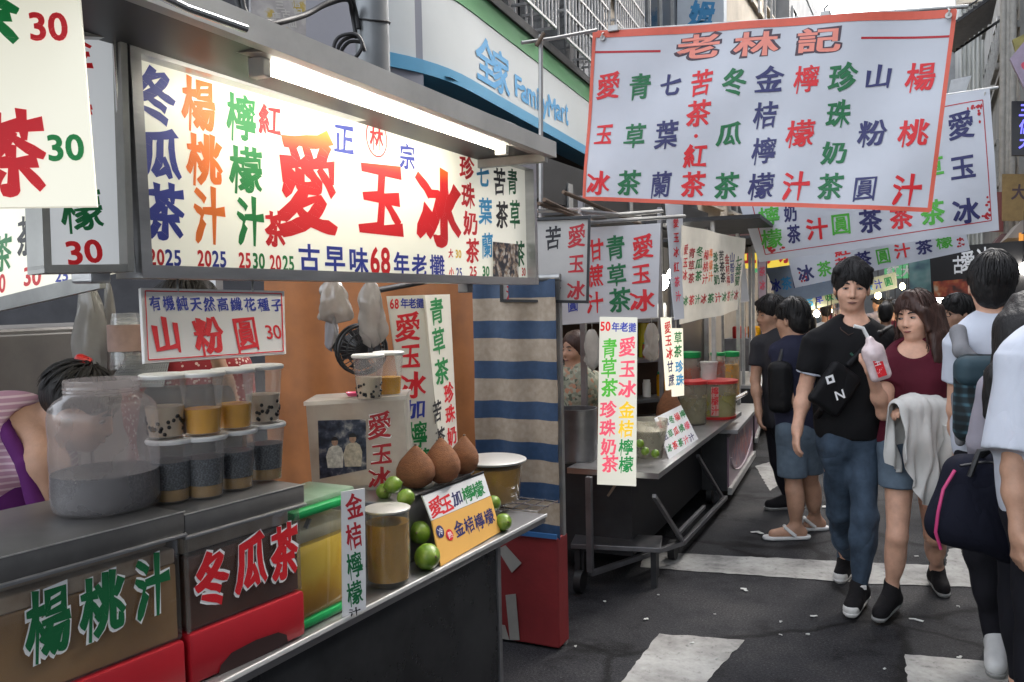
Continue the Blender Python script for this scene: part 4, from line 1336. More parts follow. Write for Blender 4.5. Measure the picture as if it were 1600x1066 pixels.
# two people in the photograph
for fx, fy, k_, cm_ in [(524, 704, 1.0, (.62, .60, .55)), (552, 700, 1.08, (.52, .46, .36))]:
    o = onP(fx, fy, bp_, bn) + bn * .0056; k = (onP(fx, fy - 10, bp_, bn) - onP(fx, fy, bp_, bn)).length / 10 * k_
    def pg(P, dz): return [o + s2.ud * (a * k) + Vector((0, 0, b * k)) + bn * dz for a, b in P]
    fm = MB(); P = pg([(-12, -26), (11, -27), (13, -6), (10, 4), (5, 8), (-4, 8), (-10, 4), (-14, -8)], 0); fm.add(P, [tuple(range(8))])
    part('figure', fm, mat('print_shirt_%d' % fx, cm_, rough=.4, var=.35, scale=90), ib)
    fm = MB(); P = pg([(5 * math.cos(t * .5236), 14 + 6.5 * math.sin(t * .5236)) for t in range(12)], .0004); fm.add(P, [tuple(range(12))])
    fo_ = part('figure', fm, mat('print_skin', (.42, .26, .18), rough=.4, var=.3, scale=120), ib)
    fm = MB(); P = pg([(5.6 * math.cos(t * .5236), 16 + 6.0 * math.sin(t * .5236)) for t in range(7)], .0008); fm.add(P, [tuple(range(7))])
    part('figure', fm, mat('print_hair', (.02, .018, .02), rough=.4), ib)
# cups on that box
bt = (bq[0] + bq[1]) / 2 + bd * .5 + Vector((0, 0, .0125))
pa = onZ(577, 624, bt.z) ; pb_ = onZ(604, 620, bt.z) + Vector((-.02, .045, 0))
c_a = cup('pearl', 'cup of milk tea with black pearls standing on the clear acrylic box', pa, 'drink cups on the clear box')
c_b = cup('orange', 'cup of orange drink standing on the clear acrylic box', pb_, 'drink cups on the clear box')
pk = thing('pink_spoon', 'small pink scoop lying on the lid of the clear box', 'scoop', onZ(555, 615, bt.z))
part('bowl', MB().lathe([(.001, .001), (.016, .002), (.022, .012), (.021, .014), (.014, .006), (.001, .005)], onZ(552, 620, bt.z), 16), mat('pink_plastic', (.75, .10, .22), rough=.4), pk, smooth=50)
part('handle', MB().tube([onZ(552, 620, bt.z) + Vector((.02, 0, .012)), onZ(552, 620, bt.z) + Vector((.07, .03, .016))], .004, 6), MATS['pink_plastic'], pk, smooth=50)

# ---- square jug of yellow drink with a green lid
gx = thing('juice_container', 'clear square jug of yellow juice with bright green rim and base', 'jug', onZ(505, 985, CZ))
M_greenp = mat('green_plastic', (.010, .34, .09), rough=.4, var=.08)
gp = plDir(onZ(500, 985, CZ) + cs * .03, 3)
def gpt(x, y): return onP(x, y, *gp)
gw0, gw1 = gpt(462, 880), gpt(567, 880)
gz_t = gpt(505, 800).z; gz_b = CZ + .001
gd = Vector((-cs.x, -cs.y, 0)) * -.17
gdir = Vector((gw1.x - gw0.x, gw1.y - gw0.y, 0))
g0 = Vector((gw0.x, gw0.y, 0)); g1 = Vector((gw1.x, gw1.y, 0))
def gbox(z0, z1, e, bev=.01):
    mb = MB(); o = (g0 + g1) / 2 + gd / 2; o.z = (z0 + z1) / 2
    return mb.obox(o, gdir / 2 + gdir.normalized() * e, gd / 2 + gd.normalized() * e, Vector((0, 0, (z1 - z0) / 2)), bev)
part('body', gbox(gz_b + .012, gz_t - .002, 0, .024), M_acr, gx, smooth=30)
zq = gpt(505, 842).z
def yj(N, L, v):
    sp = N.new('ShaderNodeSeparateXYZ'); L.new(v, sp.inputs[0])
    n = N.new('ShaderNodeTexNoise'); n.inputs['Scale'].default_value = 7; n.inputs['Detail'].default_value = 6; L.new(v, n.inputs['Vector'])
    a = N.new('ShaderNodeMath'); a.operation = 'MULTIPLY_ADD'; a.inputs[1].default_value = 3.6; L.new(sp.outputs['Z'], a.inputs[0])
    L.new(n.outputs['Fac'], a.inputs[2])
    return ramp(N, L, a.outputs[0], [(.45, (.50, .20, .004)), (.75, (.66, .34, .008)), (1.0, (.76, .52, .05))])      # pulp settles
M_yj = pattern('yellow_juice', yj, .3)
part('juice', gbox(gz_b + .016, zq, -.004, .022), M_yj, gx, smooth=30)
part('base', gbox(gz_b, gz_b + .022, .003, .008), M_greenp, gx, smooth=30)
lid = part('lid', gbox(gz_t, gz_t + .020, .004, .007), M_greenp, gx, smooth=30)
part('cover', gbox(gz_t + .0205, gz_t + .036, -.010, .007), film('pale_green_cover', (.62, .74, .62), body=.5, gloss=.2), lid, smooth=30)
part('ladle', MB().bar(gpt(492, 812) + gd * .1, gpt(478, 845) + gd * .1, .012, .004), M_steel_d, gx)
part('ice', gbox(zq + .001, zq + .035, -.006, .01), film('ice_foam', (.8, .78, .6), body=.6), gx, smooth=30)

# ---- label strip in front of it
st = thing('label_strip', 'narrow white upright strip with red and green characters in front of the yellow jug', 'sign', onZ(553, 960, CZ))
s3 = make_sign(st, 'strip', [(533, 769), (570, 763), (572, 952), (535, 966)], plane=plDir(onZ(553, 962, CZ) + cs * .004, 40), thick=.004, m=mat('white_strip', (.76, .76, .77), rough=.4, var=.03))
col('金桔', [(553, 791, 28, 42), (553, 837, 27, 42)], 'dred', 'brush', s3); col('檸檬', [(554, 883, 27, 44), (554, 927, 27, 40)], 'dgreen', 'brush', s3); put(s3, '汁', 554, 956, 20, 14, 'black', 'brush')
finish(s3)

# ---- round glass bowl of amber drink
M_amber = mat('amber_drink', (.60, .31, .055), rough=.18, var=.2, scale=9, trans=.12)
M_bowlg = film('clear_glass', (.86, .88, .85), body=.08, gloss=.45, rough=.03)
M_plate = mat('tin_lid', (.55, .54, .51), rough=.35, metal=.35, var=.06)
bb = onZ(608, 921, CZ); dpb = pix(bb)[2]
br = 35 * dpb / FPX; bc = bb + Vector((ray(608, 900).x, ray(608, 900).y, 0)).normalized() * br * .9; bc.z = CZ + .001
bhh = (905 - 790) * dpb / FPX
gb = thing('glass_bowl', 'round clear bowl of amber drink with a flat metal lid beside the white strip', 'bowl', bc)
part('glass', MB().lathe([(.001, .001), (br * .93, .001), (br, .012), (br * 1.01, bhh * .5), (br * 1.0, bhh), (br * 1.03, bhh + .003), (br * .99, bhh + .003), (br * .97, bhh * .5), (br * .95, .014), (.001, .010)], bc, 40), M_bowlg, gb, smooth=50)
part('drink', MB().lathe([(.001, .0105), (br * .945, .0145), (br * .965, bhh * .5), (br * .965, bhh * .86), (.001, bhh * .86)], bc, 36), M_amber, gb, smooth=50)
part('lid', MB().lathe([(br * .97, bhh + .004), (br * 1.06, bhh + .005), (br * 1.07, bhh + .010), (br * 1.0, bhh + .012), (.001, bhh + .014)], bc, 40), M_plate, gb, smooth=50)
# ---- bowl on a foot further back
gb2c = onZ(803, 800, CZ) + cs * .08; gb2c.z = CZ + .001
dp2 = pix(gb2c)[2]; b2r = 46 * dp2 / FPX
def zof(py): return CZ + (pix(gb2c)[1] - py) * dp2 / FPX
gb2 = thing('footed_bowl', 'wide amber drink bowl on a foot with grey lid before the striped tarp', 'bowl', gb2c)
zb0, zb1 = zof(784) - CZ, zof(722) - CZ
part('glass', MB().lathe([(.03, 0), (.055, .002), (.02, .012), (.022, zb0 * .8), (b2r * .75, zb0), (b2r * .86, zb0 + .01), (b2r * .97, zb1 - .03), (b2r, zb1), (b2r * 1.08, zb1 + .002), (b2r * .97, zb1 - .002)], gb2c, 40), M_bowlg, gb2, smooth=50)
part('drink', MB().lathe([(.001, zb0 + .006), (b2r * .74, zb0 + .006), (b2r * .83, zb0 + .014), (b2r * .93, zb1 - .014), (.001, zb1 - .014)], gb2c, 36), M_amber, gb2, smooth=50)
part('lid', MB().lathe([(b2r * 1.05, zb1 + .003), (b2r * 1.12, zb1 + .006), (b2r * 1.13, zb1 + .012), (b2r * 1.05, zb1 + .016), (.001, zb1 + .018)], gb2c, 40), M_plate, gb2, smooth=50)

# ---- limes
def limecol(N, L, v):
    n = N.new('ShaderNodeTexNoise'); n.inputs['Scale'].default_value = 30; n.inputs['Detail'].default_value = 4; L.new(v, n.inputs['Vector'])
    return ramp(N, L, n.outputs['Fac'], [(.3, (.08, .17, .012)), (.55, (.17, .28, .025)), (.75, (.30, .38, .07))])
M_lime = pattern('lime_skin', limecol, .35, bump=.12, bscale=180)
def lime(px, py, r, lev, label, yaw):
    """lev: how many limes lie below it in the heap"""
    R_ = r * 2.45 / FPX
    for _ in range(4):
        c = onZ(px, py, CZ + R_ * (.97 + 1.62 * lev)); R_ = r * pix(c)[2] / FPX
    t = thing('lime', label, 'lime', c, 'limes round the small sign')
    P = [(.02, -1.16), (.10, -1.10), (.30, -.98), (.62, -.76), (.86, -.45), (.97, -.1), (.96, .25), (.80, .6), (.52, .86), (.22, 1.0), (.12, 1.08), (.02, 1.1)]
    mb = MB().lathe([(a * R_, b * R_) for a, b in P], (0, 0, 0), 22)
    rot = Matrix.Rotation(yaw, 3, 'Z') @ Matrix.Rotation(R(78), 3, 'X')
    mb.v = [rot @ (p * (1 + .05 * noise.noise(p * 30 + Vector((px, 0, 0))))) for p in mb.v]
    part('fruit', mb, M_lime, t, smooth=80, local=True)
    nb = MB().lathe([(.001, R_ * 1.085), (.10 * R_, R_ * 1.10), (.06 * R_, R_ * 1.15), (.001, R_ * 1.16)], (0, 0, 0), 8); nb.v = [rot @ p for p in nb.v]
    part('stem_end', nb, M_wood, t, smooth=60, local=True)
for a in [(656, 832, 18, 1, 'round green lime standing against the glass bowl lid, upper of two', .3), (667, 870, 21, 0, 'large green lime at the counter edge beside the orange and white sign', 1.2),
          (614, 758, 14, 5.1, 'lime lying below the leftmost round brown bag', 2.1), (600, 768, 13, 4.9, 'lime half hidden behind the amber bowl lid', .7), (650, 800, 14, 2, 'lime tucked behind the white strip side of the sign', 1.9),
          (771, 786, 12, 1, 'lime between the small sign and the footed bowl', .2), (786, 816, 14, 0, 'lowest lime at the right corner of the small sign', 1.0), (766, 757, 11, 2, 'lime beside the rightmost round bag, under the grey bowl lid', 2.6),
          (634, 778, 14, 4.6, 'lime under the front round brown bag', 2.9)]:
    lime(*a)

# ---- three pear-shaped brown bags on a dark bowl
tray = thing('steel_box', 'low steel box on the counter that carries the three brown pear-shaped bags', 'box', onZ(735, 850, CZ) + cs * .2)
tq0, tq1 = onZ(668, 900, CZ) + cs * .10, onZ(776, 836, CZ) + cs * .10
TZ = .19
mb = MB(); o = (tq0 + tq1) / 2 + cs * .13 + Vector((0, 0, TZ / 2 + .001)); dq = (tq1 - tq0)
mb.obox(o, dq / 2 + dq.normalized() * .02, cs * .13, Vector((0, 0, TZ / 2)), .006)
part('case', mb, M_steel_d, tray)
part('rim', MB().obox(o + Vector((0, 0, TZ / 2 + .003)), dq / 2 + dq.normalized() * .026, cs * .137, Vector((0, 0, .0025)), .001), M_steel, tray)
M_jute = mat('brown_husk', (.235, .095, .040), rough=.85, var=.22, scale=40, bump=.5, bscale=220, stretch=(1, 1, 2.5))
def bag(px, pyb, pyt, w, dep, label, tilt):
    base = onZ(px, pyb - 8, CZ + TZ + .008); dep = pix(base)[2]; k = dep / FPX
    h = (pyb - pyt) * k; r = w / 2 * k
    t = thing('pear_bag', label, 'fruit bag', base, 'brown pear shaped bags')
    P = [(.02, 0), (.45, .02), (.80, .12), (.98, .30), (.97, .46), (.80, .63), (.52, .79), (.26, .91), (.10, .98), (.015, 1.0)]
    mb = MB().lathe([(a * r, b * h) for a, b in P], (0, 0, 0), 32)
    v2 = []
    for p in mb.v:
        n = noise.noise(p * 28 + Vector((px, 0, 0))) * .004
        q = Vector((p.x * (1 + n * 8), p.y * (1 + n * 8), p.z)); q.x += tilt * (q.z / h) ** 2 * .02
        v2.append(q)
    mb.v = v2
    part('bag', mb, M_jute, t, smooth=80, local=True)
    part('tip', MB().lathe([(.004, h * .97), (.003, h * 1.0), (.005, h * 1.02), (.001, h * 1.03)], (tilt * .02, 0, 0), 8), M_wood, t, smooth=60, local=True)
bag(650, 770, 703, 62, 2.50, 'front left one of three brown pear-shaped bags', .1)
bag(692, 762, 691, 58, 2.60, 'middle one of three brown pear-shaped bags', -.2)
bag(725, 748, 688, 48, 2.72, 'rear right one of three brown pear-shaped bags', .2)

# ---- small two-colour sign leaning on the counter edge
sm = thing('small_sign', 'small leaning sign, white above and orange below, with coloured characters', 'sign', onZ(735, 860, CZ))
spl = (onZ(690, 886, CZ), None)
qa = [onZ(689, 885, CZ + .002), onZ(782, 832, CZ + .002)]
du = (qa[1] - qa[0]).normalized(); nu_ = Vector((du.y, -du.x, 0)); tilt = (nu_ + Vector((0, 0, .38))).normalized()
s4 = make_sign(sm, 'orange_face', [(675, 814), (767, 775), (782, 831), (689, 885)], plane=(qa[0], tilt), thick=.004, m=mat('orange_card', (.72, .40, .10), rough=.5, var=.04))
s5 = make_sign(sm, 'white_face', [(659, 773), (755, 738), (766.5, 774.5), (674.5, 813.5)], plane=(qa[0], tilt), thick=.004, m=mat('white_card', (.74, .75, .76), rough=.5, var=.03))
for s_ in (s4, s5): s_.ud = du; s_.vd = s_.n.cross(du).normalized(); s_.vd = s_.vd if s_.vd.z > 0 else -s_.vd
def tput(s_, ch, x, y, w, h, c):
    put(s_, ch, x, y, w * 1.25, h * 1.0, c, 'brush')
for a in [('愛', 681, 792, 21, 33, 'red'), ('玉', 697, 787, 18, 32, 'red'), ('加', 714, 778, 15, 26, 'navy'), ('檸', 731, 772, 17, 29, 'green'), ('檬', 747, 765, 17, 28, 'green')]: tput(s5, *a)
disc(s4, 687, 831, 6.5, 11, 'navy'); disc(s4, 702, 836, 6, 10, 'red')
put(s4, '冷', 687, 831, 9, 14, 'white', 'plain', .003); put(s4, '熱', 702, 836, 8, 13, 'white', 'plain', .003)
for a in [('金', 717, 826, 14, 29, 'navy'), ('桔', 733, 820, 14, 29, 'navy'), ('檸', 749, 815, 14, 30, 'navy'), ('檬', 764, 808, 14, 28, 'navy')]: tput(s4, *a)
finish(s4); finish(s5)
part('frame_edge', MB().bar(onP(659, 773, s5.p, s5.n), onP(755, 738, s5.p, s5.n), .006), M_dark, sm)

# ---- things hanging inside the stall
M_bagp = film('grey_poly_bag', (.46, .45, .43), body=.75, gloss=.25, rough=.12)
def hanging(name, label, cat, px, py0, py1, w, dep, m, seed, bottom=.8, kind='bag'):
    a = atd(px, py0, dep); k = dep / FPX; h = (py1 - py0) * k; r = w / 2 * k
    t = thing(name, label, cat, a)
    mb = MB(); n = 26; prof = []
    rows = 16
    v, f = [], []
    for j in range(rows + 1):
        u = j / rows
        rr = r * (.30 + .62 * min(1, u * 3.2) ** .6 + .14 * u) if u < .88 else r * (1.06 * max(.02, 1 - ((u - .88) / .12) ** 2) ** .5)
        for i in range(n):
            an = 2 * math.pi * i / n
            d = 1 + .45 * noise.noise(Vector((math.cos(an) * 1.6, math.sin(an) * 1.6, u * 2.5 + seed))) + .10 * math.sin(an * 7 + seed + u * 5) + .05 * math.sin(an * 13 - u * 9)
            v.append(Vector((rr * d * math.cos(an), rr * d * math.sin(an) * .5, -h * u * (1 + .10 * math.sin(an * 2 + seed) * u))))
    for j in range(rows):
        for i in range(n): f.append((j * n + i, j * n + (i + 1) % n, (j + 1) * n + (i + 1) % n, (j + 1) * n + i))
    mb.add(v, f)
    part('sack', mb, m, t, smooth=80, local=True)
    part('hook', MB().tube([(0, 0, -.01), (0, 0, .05), (.012, 0, .065), (.02, 0, .055)], .002, 6), M_galv, t, smooth=60, local=True)
    return t
hanging('plastic_bag', 'grey see-through bag of spare bags hanging left of the price board', 'bag', 137, 445, 590, 56, 2.35, M_bagp, 1)
hanging('plastic_bag', 'narrow bundle of clear bags hanging beside the grey bag', 'bag', 168, 440, 590, 26, 2.4, M_bagp, 4)
hanging('plastic_bag', 'white crumpled bag hanging in front of the brown tarp', 'bag', 520, 438, 500, 52, 3.0, film('white_poly', (.42, .39, .36), body=.75, gloss=.5, rough=.2), 7)
hanging('plastic_bag', 'bundle of white bags with red print hanging by the fan', 'bag', 578, 440, 535, 44, 2.95, film('white_poly2', (.42, .40, .38), body=.7, gloss=.5, rough=.2), 9)
hanging('cloth', 'pale cloth hanging below the white bag by the fan', 'cloth', 518, 490, 545, 22, 3.02, mat('pale_cloth', (.25, .25, .27), rough=.8), 12)
stk = thing('cup_stack', 'stack of upturned clear cups beside the price board', 'cup stack', atd(199, 560, 2.3))
for k in range(9):
    z = atd(199, 560, 2.3); 
    part('cup', MB().lathe([(.034, .0), (.043, -.05), (.046, -.052)], z + Vector((0, 0, .12 - k * .012)), 22), M_cup, stk, smooth=40)
part('label', MB().lathe([(.047, -.04), (.047, .03)], z + Vector((0, 0, .06)), 22), mat('pinkish_label', (.30, .20, .17), rough=.6, var=.2, scale=20), stk, smooth=40)
bk = thing('wire_basket', 'upturned grey mesh basket behind the jar', 'basket', atd(210, 595, 2.3))
mb = MB(); o = atd(210, 603, 2.25)
ex, ez = Vector((math.cos(YAW), math.sin(YAW), 0)), Vector((0, 0, 1)); ey = ez.cross(ex)
K = 2.25 / FPX
def bkp(u, v, s_=1): return o + ex * K * ((-45 + 90 * u) * (1 - .25 * v)) + ez * K * 42 * v + ey * (.10 * v)
for i in range(22): mb.bar(bkp(i / 21, 0), bkp(i / 21, 1), .0022)
for j in range(11): mb.bar(bkp(0, j / 10), bkp(1, j / 10), .0022)
for j in (0, 1): mb.bar(bkp(0, j), bkp(1, j), .008)
for i in range(22): mb.bar(bkp(i / 21, 1), bkp(i / 21, 1) + ey * .12 + ez * .01, .0022)
part('mesh', mb, mat('grey_wire', (.30, .31, .32), rough=.5), bk)
part('liner', MB().sheet(lambda u, v: bkp(u, v) + ey * .006, 2, 2), mat('basket_liner', (.20, .21, .22), rough=.7, var=.2), bk)
# wall fan
fo = atd(562, 545, 3.05)
fan = thing('wall_fan', 'dark round fan with wire guard hung before the brown tarp', 'fan', fo)
fax = (EYE - fo).normalized() * .8 + Vector((.35, 0, -.1)); fax.normalize()
fu = fax.cross(Vector((0, 0, 1))).normalized(); fv = fu.cross(fax)
def fp(r, a, d=0): return fo + fu * r * math.cos(a) + fv * r * math.sin(a) + fax * d
rr = 38 * 3.05 / FPX
g = MB()
for r_, d in ((1.0, 0), (1.0, .04), (.7, .055), (.4, .062)): g.tube([fp(rr * r_, 2 * math.pi * k / 28, d) for k in range(29)], .006 if r_ == 1 else .0025, 6)
for k in range(30): g.tube([fp(rr * .2, 2 * math.pi * k / 30, .064), fp(rr * .7, 2 * math.pi * k / 30, .055), fp(rr, 2 * math.pi * k / 30, .04)], .0018, 4)
part('guard', g, M_dark, fan, smooth=60)
for k in range(4):
    a0 = k * math.pi / 2
    P = [[fp(rr * (.15 + .72 * u), a0 + (w - .5) * (.75 + .5 * u), .012 + .018 * (w - .5)) for w in (0, .5, 1)] for u in (0, .33, .66, 1)]
    mb = MB(); mb.sheet(lambda u, v: P[int(round(v * 3))][int(round(u * 2))], 2, 3, .002); part('blade', mb, mat('fan_blade', (.05, .05, .06), rough=.4), fan, smooth=60)
hub = MB(); hub.tube([fp(0, 0, -.08), fp(0, 0, .03)], [.05, .022], 14); part('hub', hub, M_dark, fan, smooth=40)
part('bracket', MB().tube([fp(0, 0, -.08), fo - fax * .1 + Vector((0, .15, .2)), (fo.x, YE - .02, fo.z + .3)], .012, 8), M_dark, fan, smooth=50)
# steel cupboard at the back
cp = thing('steel_cupboard', 'dull steel cupboard at the back of the stall', 'cupboard', (-2.9, 1.9, 0))
mb = MB().box((-3.15, .7, 0), (-2.55, 2.6, 1.52), .01); part('carcass', mb, mat('cupboard_steel', (.16, .155, .15), rough=.4, metal=.4, var=.25, scale=3), cp)
for i, (y0, y1) in enumerate(((.72, 1.33), (1.345, 1.96), (1.975, 2.58))):
    d = part('door', MB().box((-2.548, y0, .06), (-2.532, y1, 1.5), .004), MATS['cupboard_steel'], cp)
    part('handle', MB().bar((-2.515, y1 - .06, .9), (-2.515, y1 - .06, 1.1), .014), M_chrome, d)
part('top_clutter', MB().box((-3.1, .8, 1.523), (-2.7, 1.25, 1.75), .02).box((-3.1, 1.4, 1.523), (-2.75, 1.75, 1.66), .02), M_dark, cp)
# ================================================================== neighbouring stall's signs at the left edge
Mlb = mat('lit_panel', (.70, .68, .58), rough=.4, var=.03, scale=2, emis=.10, ecol=(1, .97, .80))
Mgb = mat('grey_panel', (.62, .63, .66), rough=.35, var=.05, scale=3, emis=.06, ecol=(.9, .95, 1))
lb = thing('light_box', 'glowing cream sign panel with a red character and two prices at the left edge', 'sign', atd(70, 320, 1.15))
l1 = make_sign(lb, 'panel', [(-160, -90), (117, -90), (151, 322), (-160, 326)], depths=(1.06, 1.12), thick=.012, m=Mlb)
put(l1, '30', 76, 42, 60, 45, 'red', 'bold'); put(l1, '30', 103, 231, 57, 42, 'green', 'bold')
put(l1, '茶', 18, 240, 112, 138, 'red', 'fat'); put(l1, '茶', -24, 12, 112, 128, 'green', 'fat'); put(l1, '瓜', -105, 20, 110, 130, 'green', 'fat'); put(l1, '紅', -100, 240, 110, 138, 'red', 'fat')
finish(l1, .05)
gb_ = thing('light_box', 'grey framed sign box with a green character above a red price, behind the cream panel', 'sign', atd(125, 420, 1.35))
l2 = make_sign(gb_, 'panel', [(48, 52), (180, 58), (192, 420), (62, 422)], depths=(1.30, 1.42), thick=.03, m=Mgb, frame=.012, fm=M_galv)
put(l2, '檬', 127, 328, 72, 72, 'dgreen', 'brush'); put(l2, '30', 132, 394, 57, 38, 'red', 'bold'); put(l2, '檸', 112, 160, 66, 70, 'red', 'brush'); put(l2, '金', 112, 78, 66, 60, 'red', 'brush')
finish(l2, .03)
sb = thing('light_box', 'lower slanting cream sign with red blue and black prices below the glowing panel', 'sign', atd(40, 450, 1.4))
l3 = make_sign(sb, 'panel', [(-60, 320), (158, 320), (156, 426), (-60, 480)], depths=(2.05, 1.62), thick=.03, m=Mlb)
for a in [('0', 4, 443, 10, 30), ('30', 51, 432, 27, 30)]: put(l3, *a, 'red', 'bold')
put(l3, '25', 97, 431, 20, 20, 'blue', 'bold'); put(l3, '茶', 42, 368, 32, 66, 'black', 'brush'); put(l3, '茶', 4, 396, 30, 60, 'green', 'brush'); put(l3, '·', 77, 430, 14, 22, 'black', 'brush')
finish(l3, .04)
part('lower_frame', MB().bar(onP(-60, 490, l3.p, l3.n), onP(160, 438, l3.p, l3.n), .012, .03), M_galv, sb)
# ceiling light rail that carries them
rl = thing('steel_rail', 'steel hanging rail above the glowing panel', 'rail', (-1.1, .9, 2.2))
part('rail', MB().tube([atd(-200, -60, 1.2), atd(250, -20, 1.5)], .014, 8), M_steel, rl, smooth=50)
for x in (20, 150): part('hanger', MB().tube([atd(x, -110, 1.2), atd(x, 5 - 60, 1.2)], .004, 6), M_steel, rl, smooth=50)
# ================================================================== second stall and the ones beyond
M_cloth = mat('banner_cloth', (.58, .60, .65), rough=.75, var=.05, scale=2.5, bump=.35, bscale=2.6)
M_cloth2 = mat('banner_vinyl', (.58, .58, .60), rough=.5, var=.05, scale=3)
M_old = mat('old_vinyl', (.46, .44, .42), rough=.6, var=.1, scale=4)
M_ledbox = mat('backlit_panel', (.66, .66, .58), rough=.5, var=.02, emis=.085, ecol=(1, .98, .84))
CZ2 = .66
ZU_ = Vector((0, 0, 1))
k0 = onZ(1029, 740, CZ2); k1 = onZ(1148, 651, CZ2); kl = onZ(886, 731, CZ2); kb = onZ(868, 700, CZ2)
ed = (k1 - k0).normalized(); eo = Vector((-ed.y, ed.x, 0))
st2 = thing('drinks_stall', 'second stall with bare steel folding frame, sloping legs and lit upright sign', 'food stall', ((k0 + kl) / 2).to_tuple()[:2] + (0,))
top = [k0, k1 + ed * .3, k1 + ed * .3 + eo * 1.0, kl + ed * .4, kl]
mb = MB()
mb.add([p for p in top] + [p - Vector((0, 0, .03)) for p in top], [(0, 1, 2, 3, 4), (9, 8, 7, 6, 5), (0, 5, 6, 1), (1, 6, 7, 2), (2, 7, 8, 3), (3, 8, 9, 4), (4, 9, 5, 0)])
part('countertop', mb, M_steel, st2)
def at2(px, py, off=0.0):
    """on the vertical plane of the counter's street side"""
    return onP(px, py, k0 - eo * -.02 + eo * off, eo)
f_a, f_b = at2(1067, 848, .02), at2(1134, 778, .02)
zl_ = max(.08, (f_a.z + f_b.z) / 2)
for nme, p, q, w in [('lower_rail', (1067, 848), (1134, 777), .028), ('brace', (1022, 775), (1066, 845), .022), ('brace', (1090, 712), (1128, 776), .020), ('short_rail', (1058, 835), (1100, 792), .022)]:
    part(nme, MB().bar(at2(*p, .02), at2(*q, .02), w, bev=.002), M_steel_d, st2)
fr = onP(925, 866, kl, ed)
for nme, p, q in [('leg', onZ(920, 745, CZ2 - .03), Vector((onZ(920, 745, CZ2 - .03).x, onZ(920, 745, CZ2 - .03).y, .12)))]:
    part(nme, MB().bar(p, q, .032, bev=.002), M_steel_d, st2)
ll = Vector((onZ(920, 745, CZ2 - .03).x, onZ(920, 745, CZ2 - .03).y, f_a.z))
part('end_rail', MB().bar(ll, f_a, .028, bev=.002), M_steel_d, st2)
for c_ in (f_a, f_b, ll):
    w_ = Vector((c_.x, c_.y, 0)) + eo * .06
    part('caster', MB().tube([w_ + ZU_ * .06 - eo * .02, w_ + ZU_ * .06 + eo * .02], .06, 14), M_black, st2, smooth=40)
# dark body set back under the top
mb = MB(); bk0, bk1 = k0 + eo * .22 + ed * .25, k1 + eo * .22 + ed * .3
mb.hexa([Vector((p.x, p.y, .13)) for p in (bk0, bk1, bk1 + eo * .7, bk0 + eo * .7)], [Vector((p.x, p.y, CZ2 - .032)) for p in (bk0, bk1, bk1 + eo * .7, bk0 + eo * .7)])
part('body', mb, M_dark, st2)
for px in (965, 1012):
    p = onP(px, 870, kl + ed * .3, ed)
mb = MB(); w0 = kl + ed * .35 + Vector((0, 0, 0)); mb.hexa([Vector((p.x, p.y, .1)) for p in (w0, k0 + ed * .35 + eo * .3, k0 + ed * .37 + eo * .3, w0 + ed * .02)], [Vector((p.x, p.y, CZ2 - .033)) for p in (w0, k0 + ed * .35 + eo * .3, k0 + ed * .37 + eo * .3, w0 + ed * .02)])
part('back_board', mb, M_dark, st2)
# small stool or step under it
sp_ = onZ(965, 905, 0)
stl = thing('low_bench', 'low dark metal bench under the second stall', 'bench', sp_)
part('seat', MB().obox(sp_ + Vector((0, 0, .21)), (ed * .0 + Vector((.24, .05, 0))), Vector((-.03, .12, 0)), (0, 0, .014), .004), M_steel_d, stl)
for sx, sy in ((-1, -1), (1, -1), (1, 1), (-1, 1)):
    q = sp_ + Vector((.24, .05, 0)) * .85 * sx + Vector((-.03, .12, 0)) * .8 * sy
    part('leg', MB().bar(q + Vector((0, 0, .195)), q, .03), M_dark, stl)
# posts and roof rails
d2 = pix(k0)[2]
def post2(nme, px, dep, z0, z1, w=.035, m=None):
    a = atd(px, 600, dep); part(nme, MB().bar((a.x, a.y, z0), (a.x, a.y, z1), w, bev=.003), m or M_steel_d, st2)
post2('post', 913, d2 + .9, 0, 2.2); post2('post', 1034, d2 + 1.7, .8, 2.2, .03); post2('post', 1105, d2 + 2.6, .8, 2.2, .03)
zr2 = 2.06
for a, b in [((845, 345), (1035, 330)), ((860, 352), (1070, 338)), ((905, 330), (1000, 338)), ((842, 318), (935, 350)), ((850, 312), (920, 345)), ((880, 300), (1000, 350)), ((838, 330), (925, 327))]:
    part('roof_rail', MB().tube([atd(a[0], a[1], d2 + .3), atd(b[0], b[1], d2 + .9)], .012, 7), M_galv if a[1] > 320 else M_wood, st2, smooth=50)
# sheet roof added to keep sky off the second stall, lit tube under it
ra_, rb_ = atd(905, 338, d2 + .9), atd(1060, 338, d2 + 2.8)
rdir = Vector((rb_.x - ra_.x, rb_.y - ra_.y, 0)); rin = Vector((-rdir.y, rdir.x, 0)).normalized() * 1.9
r0 = [Vector((p.x, p.y, 2.1)) for p in (ra_, rb_, rb_ + rin, ra_ + rin)]
part('roof', MB().hexa(r0, [p + ZU_ * .03 for p in r0]), M_dark, st2)
tl_ = thing('fluorescent_lamp', 'lit tube under the roof of the second stall', 'lamp', atd(960, 380, d2 + 1.0))
ta_ = (r0[0] + r0[3]) / 2 + rdir * .15; tb2 = ta_ + rdir.normalized() * 1.1
part('tube', MB().tube([ta_ - ZU_ * .06, tb2 - ZU_ * .06], .018, 10), M_tube, tl_, smooth=60)
part('channel', MB().bar(ta_ - ZU_ * .02, tb2 - ZU_ * .02, .06, .03), M_fit, tl_)
